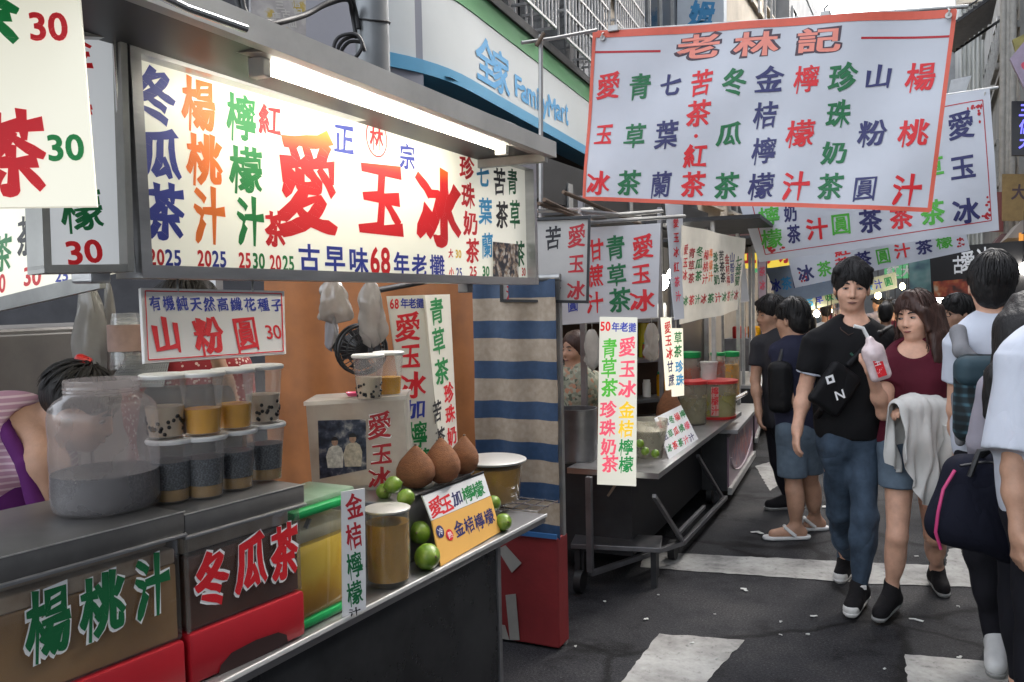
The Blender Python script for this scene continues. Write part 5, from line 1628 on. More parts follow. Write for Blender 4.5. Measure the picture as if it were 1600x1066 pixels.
# hand poles that hold the big banner
pl_ = thing('banner_pole', 'thin bamboo pole frame holding the left end of the big street banner', 'pole', atd(845, 470, 4.9))
def rod(px, r, dep, nm, par, m=M_galv):
    part(nm, MB().tube([atd(x, y, d) for (x, y), d in zip(px, dep)], r, 8), m, par, smooth=50)
rod([(845, 470), (845, 55)], .014, [4.9, 4.9], 'upright', pl_, M_galv)
rod([(815, 67), (865, 60), (932, 47)], .010, [4.88, 4.95, 5.12], 'cross_bar', pl_, M_galv)
rod([(838, 72), (850, 52)], .012, [4.87, 4.87], 'lashing', pl_, M_wood)

# ---- signs of the second stall
def bsign(nme, label, px, depths, thick, m, wave=0.0, nu=1, cat='sign', frame=0, fm=None, base=None):
    t = thing(nme, label, cat, atd((px[2][0] + px[3][0]) / 2, (px[2][1] + px[3][1]) / 2, (depths[0] + depths[1]) / 2))
    return make_sign(t, 'panel', px, depths=depths, thick=thick, m=m, wave=wave, nu=nu, frame=frame, fm=fm, seed=px[0][0] * .01)
D2 = d2
sa = bsign('stall_sign', 'grey white sign board with two black and one red column above the striped tarp', [(782, 345), (921, 340), (918, 472), (784, 470)], (3.9, 3.85), .02, M_old, frame=.012, fm=M_dark)
col('愛玉冰', [(901, 369, 30, 38), (900, 412, 26, 32), (900, 454, 29, 31)], 'dred', 'brush', sa)
col('苦茶', [(864, 372, 26, 38), (864, 450, 27, 38)], 'black', 'brush', sa); put(sa, '茶', 830, 456, 25, 26, 'black', 'brush'); put(sa, '汁', 800, 458, 20, 26, 'dred', 'brush')
finish(sa)
sb_ = bsign('stall_sign', 'white vinyl sheet with green and red columns behind the lit upright sign', [(846, 360), (1032, 349), (1027, 496), (850, 510)], (D2 + .62, D2 + .6), .006, M_cloth2, wave=.012, nu=16)
col('愛玉冰', [(1004, 386, 36, 40), (1001, 428, 31, 34), (1003, 470, 40, 36)], 'red', 'brush', sb_)
col('青草茶', [(961, 387, 32, 40), (963, 430, 32, 36), (968, 469, 36, 40)], 'dgreen', 'brush', sb_)
col('甘蔗汁', [(931, 391, 25, 36), (930, 431, 27, 36), (929, 473, 28, 34)], 'red', 'brush', sb_)
col('草', [(868, 487, 18, 24)], 'green', 'brush', sb_); col('圓', [(895, 478, 18, 20)], 'blue', 'brush', sb_)
finish(sb_)
sc_lit = bsign('lit_sign', 'bright backlit upright sign with two bright coloured columns on the second stall', [(937, 495), (996, 496), (994, 760), (933, 757)], (D2 - .02, D2 - .04), .03, M_ledbox)
put(sc_lit, '50', 946, 510, 16, 15, 'red', 'bold'); col('年老攤', [(962, 511, 13, 16), (975, 511, 14, 16), (988, 512, 13, 16)], 'blue', 'bold', sc_lit)
col('青草茶', [(952, 544, 25, 32), (951, 575, 25, 32), (952, 606, 27, 30)], 'lime', 'brush', sc_lit)
col('珍珠奶茶', [(950, 640, 27, 28), (949, 669, 26, 28), (951, 698, 26, 28), (953, 725, 27, 28)], 'pink', 'brush', sc_lit)
col('愛玉冰', [(980, 542, 28, 32), (980, 576, 26, 30), (980, 608, 29, 28)], 'pink', 'brush', sc_lit)
col('金桔', [(979, 641, 26, 28), (978, 670, 25, 28)], 'yellow', 'brush', sc_lit)
col('檸檬', [(978, 699, 24, 27), (978, 726, 24, 27)], 'green', 'brush', sc_lit)
finish(sc_lit, .14)
part('prop', MB().bar(atd(962, 757, D2 - .02), atd(950, 775, D2), .012), M_wood, sc_lit.parent)
# narrow hanging pennants and a third sheet
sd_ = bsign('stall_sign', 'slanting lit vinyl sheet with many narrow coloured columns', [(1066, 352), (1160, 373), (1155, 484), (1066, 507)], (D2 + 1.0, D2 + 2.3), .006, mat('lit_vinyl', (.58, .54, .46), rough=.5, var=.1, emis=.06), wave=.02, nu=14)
rgx = random.Random(5)
names = ['愛玉冰', '青草茶', '冬瓜茶', '楊桃汁', '檸檬汁', '珍珠奶', '苦茶茶', '金桔檸', '山粉圓', '七葉蘭']
for i in range(10):
    x = 1074 + i * 8.6
    for j, ch in enumerate(names[i]):
        y = 390 + i * 1.6 + j * (20 - i * .5) + (4 if i % 2 else 0)
        put(sd_, ch, x, y, 8.0, 17, ['red', 'dred', 'green', 'red', 'orange', 'dgreen', 'black', 'red', 'blue', 'green'][i] if j < 3 else 'red', 'brush')
    put(sd_, '冰茶汁'[i % 3], x, 470 - i * 1.0, 8, 16, ['green', 'red'][i % 2], 'brush')
finish(sd_)
pn = bsign('pennant', 'long white pennant with faint red lettering hanging left of the slanting sheet', [(1040, 318), (1068, 320), (1070, 498), (1053, 500)], (D2 + .9, D2 + 1.0), .004, M_cloth, wave=.02, nu=6)
for i in range(6): put(pn, '愛玉冰紅茶汁'[i], 1056 + i * .9, 348 + i * 23, 10, 17, 'red' if i < 4 else 'pink', 'brush')
finish(pn)
pn2 = bsign('pennant', 'pinkish pennant hanging right of the slanting sheet', [(1184, 360), (1198, 362), (1196, 472), (1186, 474)], (D2 + 3.0, D2 + 3.1), .004, mat('pink_cloth', (.50, .38, .42), rough=.8, var=.1), wave=.01, nu=4)
for i in range(4): put(pn2, '冬瓜茶冰'[i], 1191, 380 + i * 22, 9, 16, 'pink', 'brush')
finish(pn2)
tr = bsign('paper_tag', 'white triangular paper hanging at the end of the slanting sheet', [(1160, 405), (1163, 405), (1171, 471), (1157, 473)], (D2 + 2.4, D2 + 2.4), .003, mat('white_paper', (.62, .62, .62), rough=.8, var=.03))
n1 = bsign('lit_sign', 'narrow lit upright sign with red and navy column, farther along', [(1036, 496), (1049, 497), (1055, 607), (1044, 610)], (D2 + .75, D2 + .8), .02, mat('lit_narrow', (.7, .66, .52), rough=.5, var=.03, emis=.14, ecol=(1, .93, .72)))
col('愛玉冰', [(1043, 512, 11, 20), (1044, 532, 11, 19), (1046, 552, 11, 19)], 'red', 'brush', n1); col('甘蔗', [(1047, 573, 10, 19), (1049, 594, 10, 19)], 'navy', 'brush', n1); finish(n1, .06)
n2 = bsign('lit_sign', 'narrow lit upright sign with green and light blue column, beside the red one', [(1050, 513), (1067, 513), (1069, 618), (1054, 620)], (D2 + .85, D2 + .95), .02, MATS['lit_narrow'])
col('草茶', [(1059, 528, 13, 20), (1059, 549, 13, 20)], 'green', 'brush', n2); col('珍珠', [(1061, 573, 13, 20), (1062, 594, 13, 20)], 'cyan', 'brush', n2); finish(n2, .06)
mn = thing('menu_card', 'tilted white card with coloured columns on the second stall counter', 'sign', onZ(1055, 720, CZ2))
mq = [onZ(1044, 718, CZ2 + .002), onZ(1089, 687, CZ2 + .002)]
mdu = (mq[1] - mq[0]).normalized(); mnu = Vector((mdu.y, -mdu.x, 0)); mt = (mnu + Vector((0, 0, .45))).normalized()
m1 = make_sign(mn, 'card', [(1023, 653), (1064, 633), (1091, 686), (1046, 718)], plane=(mq[0], mt), thick=.004, m=MATS['white_card'])
for i in range(5):
    for j in range(3):
        put(m1, '愛玉冰青草茶冬瓜茶楊桃汁檸檬汁'[i * 3 + j], 1032 + i * 8.6 + j * 7, 664 - i * 4.2 + j * 18, 10, 15, ['pink', 'navy', 'green', 'red', 'green'][(i + j) % 5], 'brush')
finish(m1)
# ---- goods of the second stall
def pot(nme, label, cat, px, pyb, pyt, w, dep, parts_, z=None):
    b = atd(px, pyb, dep); k = dep / FPX
    if z is not None: b.z = z
    r = w / 2 * k; h = (pyb - pyt) * k
    t = thing(nme, label, cat, b)
    for (n_, prof, m, sm_) in parts_:
        part(n_, MB().lathe([(a * r, c * h) for a, c in prof], b, 26), m, t, smooth=sm_)
    return t
M_redlid = mat('red_lid', (.55, .03, .03), rough=.4, var=.06)
M_tub = film('tub_clear', (.78, .76, .66), body=.3, gloss=.25)
M_yel = drink('lime_juice', (.58, .52, .015), (.72, .64, .04), 6)
M_pinkj = drink('pink_juice', (.50, .10, .07), (.60, .18, .12), 6)
tub = [('body', [(.86, 0), (.92, .03), (1, .9), (1.02, .92), (.98, .92), (.9, .05), (.01, .04)], M_tub, 40), ('drink', [(.01, .045), (.88, .05), (.94, .62), (.01, .62)], M_yel, 40), ('lid', [(1.0, .925), (1.06, .93), (1.06, 1), (.01, 1.02)], M_redlid, 40), ('base', [(.9, -.001), (.95, .0), (.97, .07), (.93, .07)], M_redlid, 40)]
d3 = pix(onZ(1125, 660, CZ2))[2]
pot('drink_tub', 'large clear tub of yellow green juice with red lid and base', 'tub', 1118, 657, 598, 66, d3 + .25, tub, CZ2 + .001)
pot('drink_tub', 'clear tub of pale juice with red lid left of the yellow one', 'tub', 1083, 668, 600, 44, d3 - .05, [tub[0], ('drink', tub[1][1], drink('pale_juice', (.42, .36, .18), (.5, .44, .24), 6), 40), tub[2]], CZ2 + .001)
pot('drink_tub', 'small white tub standing on the red lid', 'tub', 1108, 597, 565, 26, d3 + .25, [('body', [(.8, 0), (1, .9), (1.08, .92), (1.08, 1), (.01, 1)], mat('tub_white', (.55, .54, .50), rough=.4), 40)])
tall = lambda j: [('body', [(1, 0), (1, .88), (.01, .88)], film('tall_clear', (.75, .72, .66), body=.3), 40), ('drink', [(.01, .02), (.95, .02), (.95, .72), (.01, .72)], j, 40), ('lid', [(1.04, .885), (1.06, .90), (1.06, .98), (.01, 1)], M_greenp, 40)]
pot('drink_jar', 'tall jar of pink juice with a green lid behind the tubs', 'jar', 1078, 640, 548, 34, d3 + .8, tall(M_pinkj))
pot('drink_jar', 'tall jar of orange juice behind the yellow tub', 'jar', 1143, 625, 548, 24, d3 + 1.4, tall(M_oj))
pot('drink_jar', 'jar of pink juice with a green lid at the right of the red lid', 'jar', 1122, 598, 550, 22, d3 + .9, tall(M_pinkj))
pot('drink_jar', 'tall yellow jar behind the lit upright sign', 'jar', 1007, 560, 500, 18, d3 + .4, [('body', [(1, 0), (1, .92), (.01, .93)], M_yel, 40), ('lid', [(1.03, .93), (1.03, 1), (.01, 1)], M_white, 40)])
pot('steel_pot', 'steel pot on the second stall beside the lit upright sign', 'pot', 903, 735, 655, 62, D2 + .45, [('body', [(.01, 0), (.98, 0), (1, .03), (1, .97), (1.04, 1), (.97, 1), (.96, .2)], M_steel_d, 40)], CZ2 + .001)
pot('steel_pot', 'low steel bowl behind the tilted card', 'bowl', 1015, 700, 640, 56, D2 + .45, [('body', [(.01, 0), (.7, 0), (1, .8), (1.05, 1), (1, 1), (.7, .1)], M_tub, 40), ('ice', [(.01, .7), (.9, .72), (.01, .8)], mat('ice_dim', (.35, .33, .3), rough=.3, var=.2), 40)], CZ2 + .001)
pot('pear_bag', 'brown pear-shaped bag on the second stall behind the tilted card', 'fruit bag', 1046, 668, 606, 42, D2 + 1.5, [('bag', [(.02, 0), (.8, .1), (1, .3), (.9, .55), (.45, .85), (.08, 1)], M_jute, 80)])
for i, (x, y, c) in enumerate([(1008, 712, M_lime), (1024, 716, M_lime), (1000, 700, M_lime)]):
    pot('lime', ['middle lime of three before the low steel bowl', 'lime nearest the tilted card before the low steel bowl', 'lime nearest the lit upright sign before the low steel bowl'][i], 'lime', x, y, y - 14, 14, D2 + .2, [('fruit', [(.02, 0), (.7, .12), (1, .45), (.7, .85), (.02, 1)], c, 80)])['group'] = 'limes on the second stall'
# red characters hung on the yellow tub
tg = Sign(); tgc = atd(1119, 630, d3 + .06); tg.p, tg.n = tgc, (EYE - tgc).normalized(); tg.n.z = 0; tg.n.normalize()
tg.ud = Vector((0, 0, 1)).cross(tg.n).normalized(); tg.vd = Vector((0, 0, 1)); tg.ink = {}; tg.bump = lambda q: Vector()
tgt = thing('price_tag', 'red vertical lettering strip in front of the yellow green tub', 'sign', tgc); tg.parent = tgt
mb = MB(); qq = [onP(x, y, tg.p, tg.n) for x, y in [(1111, 605), (1123, 605), (1123, 650), (1111, 650)]]
mb.hexa([qq[3], qq[2], qq[2] - tg.n * .003, qq[3] - tg.n * .003], [qq[0], qq[1], qq[1] - tg.n * .003, qq[0] - tg.n * .003]); part('strip', mb, mat('pink_strip', (.6, .30, .26), rough=.5), tgt)
for i, ch in enumerate('檸檬汁'): put(tg, ch, 1117, 612 + i * 15, 12, 15, 'red', 'brush')
finish(tg)
# ---- carts farther along the left side: panels with printed pictures
def adprint(N, L, v):
    n = N.new('ShaderNodeTexNoise'); n.inputs['Scale'].default_value = 9; n.inputs['Detail'].default_value = 6; L.new(v, n.inputs['Vector'])
    return ramp(N, L, n.outputs['Fac'], [(.32, (.10, .05, .09)), (.46, (.20, .11, .17)), (.54, (.34, .24, .28)), (.62, (.42, .08, .05)), (.72, (.62, .50, .44))])
M_ad = pattern('cart_print', adprint, .35)
M_mauve = mat('mauve_panel', (.24, .155, .20), rough=.35, var=.12, scale=3)
def cart(label, px, out, depths, top=True, print_=True, group='carts beyond the second stall'):
    q = [atd(x, y, d) for (x, y), d in zip(px, (depths[0], depths[1], depths[1], depths[0]))]
    a, b = q[3].copy(), q[2].copy(); a.z = b.z = 0
    zt = (q[0].z + q[1].z) / 2; zb_ = max(.12, (q[2].z + q[3].z) / 2)
    d_ = (b - a).normalized(); o_ = Vector((-d_.y, d_.x, 0))
    t = thing('food_cart', label, 'food stall', (a + b) / 2 + o_ * .4, group)
    mb = MB(); mb.hexa([Vector((p.x, p.y, zb_)) for p in (a, b, b + o_ * .8, a + o_ * .8)], [Vector((p.x, p.y, zt - .03)) for p in (a, b, b + o_ * .8, a + o_ * .8)])
    part('body', mb, M_dark, t)
    s_ = Sign(); s_.p = a + Vector((0, 0, zb_)) - o_ * .012; s_.n = -o_
    mb = MB(); e = -o_ * .012
    mb.hexa([Vector((p.x, p.y, zb_ + .02)) + e for p in (a + d_ * .02, b - d_ * .02)] + [Vector((p.x, p.y, zb_ + .02)) + e * .1 for p in (b - d_ * .02, a + d_ * .02)], [Vector((p.x, p.y, zt - .06)) + e for p in (a + d_ * .02, b - d_ * .02)] + [Vector((p.x, p.y, zt - .06)) + e * .1 for p in (b - d_ * .02, a + d_ * .02)])
    part('front_panel', mb, M_mauve, t)
    if print_:
        mb = MB(); n = 24; cc = (a + b) / 2 - o_ * .0145; cc.z = zb_ + (zt - zb_) * .50; L_ = (b - a).length
        mb.add([cc + d_ * L_ * .40 * math.cos(2 * math.pi * k / n) + Vector((0, 0, (zt - zb_) * .36 * math.sin(2 * math.pi * k / n))) for k in range(n)], [tuple(range(n))])
        part('print', mb, M_ad, t)
        mb = MB(); P = [cc - o_ * .002 + d_ * L_ * .42 * math.cos(2 * math.pi * k / n) + Vector((0, 0, (zt - zb_) * .38 * math.sin(2 * math.pi * k / n))) for k in range(n // 2, n + 1)]
        mb.tube(P, .006, 5); part('print_edge', mb, mat('pale_edge', (.6, .5, .55)), t)
    part('skirt', MB().bar(Vector((a.x, a.y, zb_)) - o_ * .02, Vector((b.x, b.y, zb_)) - o_ * .02, .03, .05), M_galv, t)
    mb = MB(); mb.hexa([Vector((p.x, p.y, zt - .028)) for p in (a - o_ * .08, b - o_ * .08, b + o_ * .85, a + o_ * .85)], [Vector((p.x, p.y, zt)) for p in (a - o_ * .08, b - o_ * .08, b + o_ * .85, a + o_ * .85)])
    part('top', mb, M_steel, t)
    for f_ in (.06, .94):
        w_ = a.lerp(b, f_) + o_ * .1
        part('post', MB().bar(Vector((w_.x, w_.y, zt)), Vector((w_.x, w_.y, 2.15)), .03), M_galv, t)
        part('wheel', MB().tube([Vector((w_.x, w_.y, .075)) + o_ * .02, Vector((w_.x, w_.y, .075)) + o_ * .06], .075, 14), M_black, t, smooth=40)
    mb = MB(); mb.hexa([Vector((p.x, p.y, 2.12)) for p in (a - o_ * .25, b - o_ * .25, b + o_ * 1.0, a + o_ * 1.0)], [Vector((p.x, p.y, 2.15)) for p in (a - o_ * .25, b - o_ * .25, b + o_ * 1.0, a + o_ * 1.0)])
    part('roof', mb, M_dark, t)
    return t, a, b, d_, o_, zt, zb_
cA = cart('cart with mauve front and round printed picture past the second stall', [(1130, 664), (1168, 636), (1175, 722), (1136, 768)], 0, (6.4, 7.9))
cB = cart('narrow cart with mauve front behind the printed one', [(1172, 596), (1190, 585), (1188, 688), (1178, 708)], 0, (8.6, 10.2), print_=False)
cC = cart('dark cart with grey patterned front far along the left side', [(1188, 600), (1206, 596), (1212, 700), (1192, 716)], 0, (9.6, 11.6))
for (x, y, dep, lab) in [(1150, 622, 7.0, 'chrome bar on the printed cart'), (1192, 607, 9.5, 'chrome bar on the dark cart')]:
    t = thing('push_bar', lab, 'handle', atd(x, y, dep)); part('bar', MB().tube([atd(x - 12, y + 7, dep), atd(x + 16, y - 8, dep + .5)], .018, 8), M_chrome, t, smooth=50)

# ---- clutter inside the second stall
dk = d2 + 1.55
sh2 = thing('shelf_unit', 'dark shelf unit at the back of the second stall', 'shelf', atd(985, 620, dk + .2))
qa_, qb_ = atd(868, 600, dk), atd(1062, 600, dk + .5)
sdv = Vector((qb_.x - qa_.x, qb_.y - qa_.y, 0)); sln = sdv.length; sdv.normalize(); sbk = Vector((-sdv.y, sdv.x, 0))
sbk = sbk if sbk.dot(Vector((-.4, 1, 0))) > 0 else -sbk
S0 = Vector((qa_.x, qa_.y, 0))
part('back', MB().obox(S0 + sdv * sln / 2 + sbk * .28 + ZU_ * .95, sdv * sln / 2, sbk * .015, ZU_ * .95), mat('brown_board', (.06, .035, .022), rough=.7, var=.3), sh2)
shz = [.80, 1.10, 1.40]
for z in shz: part('shelf', MB().obox(S0 + sdv * sln / 2 + sbk * .13 + ZU_ * z, sdv * sln / 2, sbk * .13, ZU_ * .012), M_steel_d, sh2)
for e in (0, .5, 1): part('upright', MB().bar(S0 + sdv * sln * e, S0 + sdv * sln * e + ZU_ * 1.9, .03), M_dark, sh2)
rgk = random.Random(4)
kinds = [('orange', M_oj), ('milky', MATS['milk_tea']), ('red', M_redlid), ('green', M_greenp), ('white', M_white), ('amber', M_amber), ('pink', M_pinkj)]
n_ = 0
for zi, z in enumerate(shz):
    for k in range(8):
        f = (k + .5) / 8
        if zi == 2 and k < 2: continue
        cn, cm = kinds[(k * 3 + zi * 2) % 7]
        b_ = S0 + sdv * sln * f + sbk * (.10 + .05 * rgk.random()) + ZU_ * (z + .0125)
        r = rgk.uniform(.028, .045); h = rgk.uniform(.10, .20)
        t = thing('storage_jar', '%s jar on the %s shelf of the second stall, %s from the left' % (cn, ['bottom', 'middle', 'top'][zi], ['first', 'second', 'third', 'fourth', 'fifth', 'sixth', 'seventh', 'last'][k]), 'jar', b_, 'jars on the shelf of the second stall')
        part('body', MB().lathe([(.002, 0), (r, .002), (r, h * .8), (r * .8, h * .9)], b_, 14), cm, t, smooth=50)
        part('lid', MB().lathe([(r * .85, h * .9), (r * .85, h), (.002, h * 1.01)], b_, 14), [M_white, M_greenp, M_redlid][(k + zi) % 3], t, smooth=50)
hanging('plastic_bag', 'bundle of clear bags hanging inside the second stall', 'bag', 1018, 505, 560, 22, d2 + .8, MATS['white_poly'], 15)
hanging('plastic_bag', 'grey bag hanging behind the lit upright sign', 'bag', 925, 515, 575, 26, d2 + .7, M_bagp, 17)
# ================================================================== banners across the street
BY = 5.0
bn1 = thing('street_banner', 'large white cloth banner with orange red border and ten columns of drink names', 'banner', atd(1190, 320, 4.7))
big = make_sign(bn1, 'cloth', [(929, 50), (1495, 14), (1455, 331), (914, 314)], plane=plY(BY), thick=.003, m=M_cloth, wave=.026, nu=56, seed=2.0)
s = big
col('愛玉冰', [(952, 135, 37, 44), (946, 211, 28, 36), (940, 288, 37, 39)], 'red', 'brush', s)
col('青草茶', [(999, 135, 35, 43), (993, 213, 34, 40), (986, 287, 35, 41)], 'dgreen', 'brush', s)
col('七葉蘭', [(1046, 132, 34, 38), (1042, 211, 37, 47), (1033, 289, 33, 44)], 'navy', 'brush', s)
col('苦茶紅茶', [(1096, 130, 37, 43), (1092, 178, 40, 43), (1086, 244, 37, 39), (1082, 288, 39, 42)], 'red', 'brush', s); disc(s, 1088, 213, 3, 3, 'red')
col('冬瓜茶', [(1149, 129, 41, 46), (1140, 210, 42, 38), (1134, 290, 41, 43)], 'dgreen', 'brush', s)
col('金桔檸檬', [(1203, 126, 46, 44), (1197, 181, 39, 43), (1195, 237, 40, 44), (1190, 292, 44, 43)], 'navy', 'brush', s)
col('檸檬汁', [(1261, 125, 41, 45), (1251, 210, 46, 45), (1245, 292, 43, 47)], 'red', 'brush', s)
col('珍珠奶茶', [(1317, 122, 46, 47), (1310, 179, 39, 45), (1304, 239, 42, 38), (1298, 292, 41, 43)], 'dgreen', 'brush', s)
col('山粉圓', [(1373, 120, 46, 40), (1363, 209, 47, 43), (1352, 295, 41, 42)], 'navy', 'brush', s)
col('楊桃汁', [(1438, 120, 49, 49), (1427, 209, 49, 44), (1417, 297, 47, 51)], 'red', 'brush', s)
for ch, x, y in [('老', 1091, 72), ('林', 1182, 70), ('記', 1280, 65)]:
    put(s, ch, x, y, 74, 42, 'dark', 'halo', .0012); put(s, ch, x, y, 72, 40, 'salmon', 'bold', .0026)
INK['dark'] = '#4a3a46'
rule(s, (930, 83), (1031, 79), 3.4, 'dred', n=6); rule(s, (1346, 61), (1486, 56), 3.4, 'dred', n=8)
INK['edge'] = '#d8614c'
for a, b, w in [((931, 55), (1494, 20), 11), ((1492, 16), (1452, 330), 7), ((916, 311.5), (1453, 328), 6), ((931, 52), (917, 312), 5)]: rule(s, a, b, w, 'edge', lift=.003, n=40)
finish(s)
part('pole', MB().tube([onY(915, 52, BY + .02), onY(1200, 33, BY + .02), onY(1513, 10, BY + .02)], .011, 8), M_galv, bn1, smooth=50)
for x, y in [(960, 46), (1290, 24)]:
    part('clip', MB().box(onY(x - 8, y + 6, BY) + Vector((0, -.03, 0)), onY(x + 8, y - 6, BY) + Vector((0, .05, 0)), .004), M_galv, bn1)
part('hook', MB().tube([onY(1289, 30, BY), onY(1288, 14, BY), onY(1294, 8, BY)], .006, 6), M_galv, bn1, smooth=60)
part('cord', MB().tube([onY(1513, 10, BY + .02), (2.6, BY + .6, 4.6)], .004, 5), M_dark, bn1)

bn2 = thing('street_banner', 'second white cloth banner with plain bold characters and red corner ornaments, behind the big one', 'banner', onY(1370, 400, 7.4))
b2_ = make_sign(bn2, 'cloth', [(1118, 205), (1546, 140), (1561, 360), (1186, 410)], plane=plY(7.4), thick=.003, m=M_cloth, wave=.03, nu=30, seed=5.0)
s = b2_
col('愛玉冰', [(1501, 197, 44, 46), (1504, 262, 42, 42), (1509, 330, 44, 42)], 'navy', 'bold', s)
col('檸檬', [(1202, 338, 36, 32), (1206, 373, 36, 32)], 'lime', 'bold', s); col('奶茶', [(1236, 334, 22, 28), (1241, 366, 22, 31)], 'navy', 'bold', s)
col('汁', [(1277, 358, 36, 36)], 'red', 'bold', s); col('圓', [(1314, 350, 34, 36)], 'lime', 'bold', s); col('茶', [(1360, 345, 38, 40)], 'navy', 'bold', s)
col('茶', [(1408, 340, 38, 38)], 'red', 'bold', s); col('茶', [(1457, 332, 40, 42)], 'lime', 'bold', s)
col('草', [(1456, 262, 40, 40)], 'lime', 'bold', s); col('青', [(1454, 204, 40, 40)], 'lime', 'bold', s)
for a, b in [((1535, 158), (1549, 345)), ((1549, 345), (1196, 398)), ((1196, 398), (1150, 220)), ((1150, 220), (1535, 158))]: rule(s, a, b, 1.4, 'dred', n=24)
rgo = random.Random(8)
for (cx, cy, sx, sy) in [(1536, 166, -1, 1), (1547, 342, -1, -1), (1200, 394, 1, -1)]:
    for k in range(16):
        t_ = rgo.random() ** 1.4; e = rgo.choice((0, 1))
        disc(s, cx + sx * (t_ * 26 if e else rgo.uniform(1, 8)), cy + sy * (t_ * 34 if not e else rgo.uniform(1, 8)), rgo.uniform(1.2, 3), rgo.uniform(1.2, 3), 'dred')
finish(s)
part('pole', MB().tube([onY(1100, 206, 7.42), onY(1560, 137, 7.42)], .012, 8), M_galv, bn2, smooth=50)
bn3 = thing('street_banner', 'third smaller white banner sloping up to the right, below the second one', 'banner', onY(1375, 430, 9.6))
b3 = make_sign(bn3, 'cloth', [(1228, 388), (1504, 342), (1516, 391), (1243, 450)], plane=plY(9.6), thick=.003, m=M_cloth, wave=.03, nu=22, seed=9.0)
s = b3
for ch, x, y, w, h, c in [('一', 1253, 399, 24, 18, 'navy'), ('冰', 1259, 427, 26, 28, 'navy'), ('茶', 1288, 420, 24, 26, 'lime'), ('紅', 1316, 392, 27, 18, 'red'), ('茶', 1317, 410, 27, 17, 'red'), ('茶', 1349, 405, 28, 26, 'navy'),
                          ('圓', 1380, 400, 25, 27, 'lime'), ('汁', 1410, 392, 27, 25, 'red'), ('茶', 1444, 386, 28, 25, 'navy'), ('檬', 1475, 378, 28, 23, 'lime')]: put(s, ch, x, y, w, h, c, 'bold')
for (cx, cy, sx, sy) in [(1508, 386, -1, -1), (1248, 440, 1, -1)]:
    for k in range(12): disc(s, cx + sx * rgo.uniform(0, 14), cy + sy * rgo.uniform(0, 14), rgo.uniform(1, 2.2), rgo.uniform(1, 2.2), 'dred')
finish(s)
part('pole', MB().tube([onY(1215, 391, 9.62), onY(1520, 338, 9.62)], .012, 8), M_galv, bn3, smooth=50)
bn4 = thing('street_banner', 'faded bluish banner farther back, half hidden by the third banner', 'banner', onY(1250, 470, 11.5))
b4 = make_sign(bn4, 'cloth', [(1196, 420), (1330, 400), (1340, 450), (1218, 478)], plane=plY(11.5), thick=.003, m=mat('blue_cloth', (.30, .36, .44), rough=.8, var=.1), wave=.03, nu=12, seed=3.0)
for i in range(7): put(b4, '冰茶圓汁愛玉冰'[i], 1212 + i * 17, 446 - i * 3.4, 17, 22, ['blue', 'cyan', 'navy'][i % 3], 'bold')
finish(b4)
bn5 = thing('street_banner', 'yellowish banner with small lettering far down the street', 'banner', onY(1300, 490, 13.5))
b5 = make_sign(bn5, 'cloth', [(1222, 470), (1400, 425), (1402, 450), (1228, 494)], plane=plY(13.5), thick=.003, m=mat('yellow_cloth', (.40, .40, .26), rough=.8, var=.15), wave=.03, nu=12, seed=4.0)
for i in range(11): put(b5, '三信古早味冷熱冰茶汁圓'[i], 1234 + i * 15.4, 480 - i * 4.0, 14, 16, ['blue', 'green', 'cyan'][i % 3], 'bold')
finish(b5)

M_cord = mat('tie_cord', (.55, .53, .50), rough=.8)
for bx_, pts_, yy in ((bn1, [(942, 60), (1482, 25)], BY), (bn2, [(1538, 150)], 7.4), (bn3, [(1496, 352)], 9.6)):
    for x, y in pts_:
        c = onY(x, y, yy - .02)
        part('eyelet', MB().tube([c + Vector((0, -.012, 0)), c + Vector((0, .004, 0))], .016, 12), M_galv, bx_, smooth=40)
        part('tie', MB().tube([c + Vector((0, -.014, 0)), c + Vector((.004, -.022, .022)), c + Vector((0, .03, .045))], .005, 5), M_cord, bx_, smooth=60)
# ================================================================== people
XR = Vector((math.cos(YAW), math.sin(YAW), 0))          # to the right of the picture
XD = Vector((-math.sin(YAW), math.cos(YAW), 0))         # into the picture
ZU = Vector((0, 0, 1))
SK1 = mat('skin_light', (.62, .355, .245), rough=.58, bump=.12, bscale=150, var=.13, scale=22, sss=.06)
SK2 = mat('skin_tan', (.44, .25, .165), rough=.58, bump=.12, bscale=150, var=.13, scale=22, sss=.06)
M_hair = mat('black_hair', (.009, .008, .008), rough=.55, spec=.35, var=.35, scale=30, stretch=(1, 1, .25), bump=.5, bscale=120)
M_hairb = mat('brown_hair', (.045, .020, .014), rough=.5, spec=.4, var=.45, scale=26, stretch=(1, 1, .2), bump=.5, bscale=120)
M_eye = mat('eye_white', (.34, .30, .28), rough=.3, var=.02)
M_iris = mat('eye_dark', (.010, .007, .006), rough=.15, var=0)
M_lip = mat('lips', (.36, .12, .10), rough=.45, var=.05)
M_lipd = mat('lips_pale', (.33, .15, .12), rough=.5, var=.05)
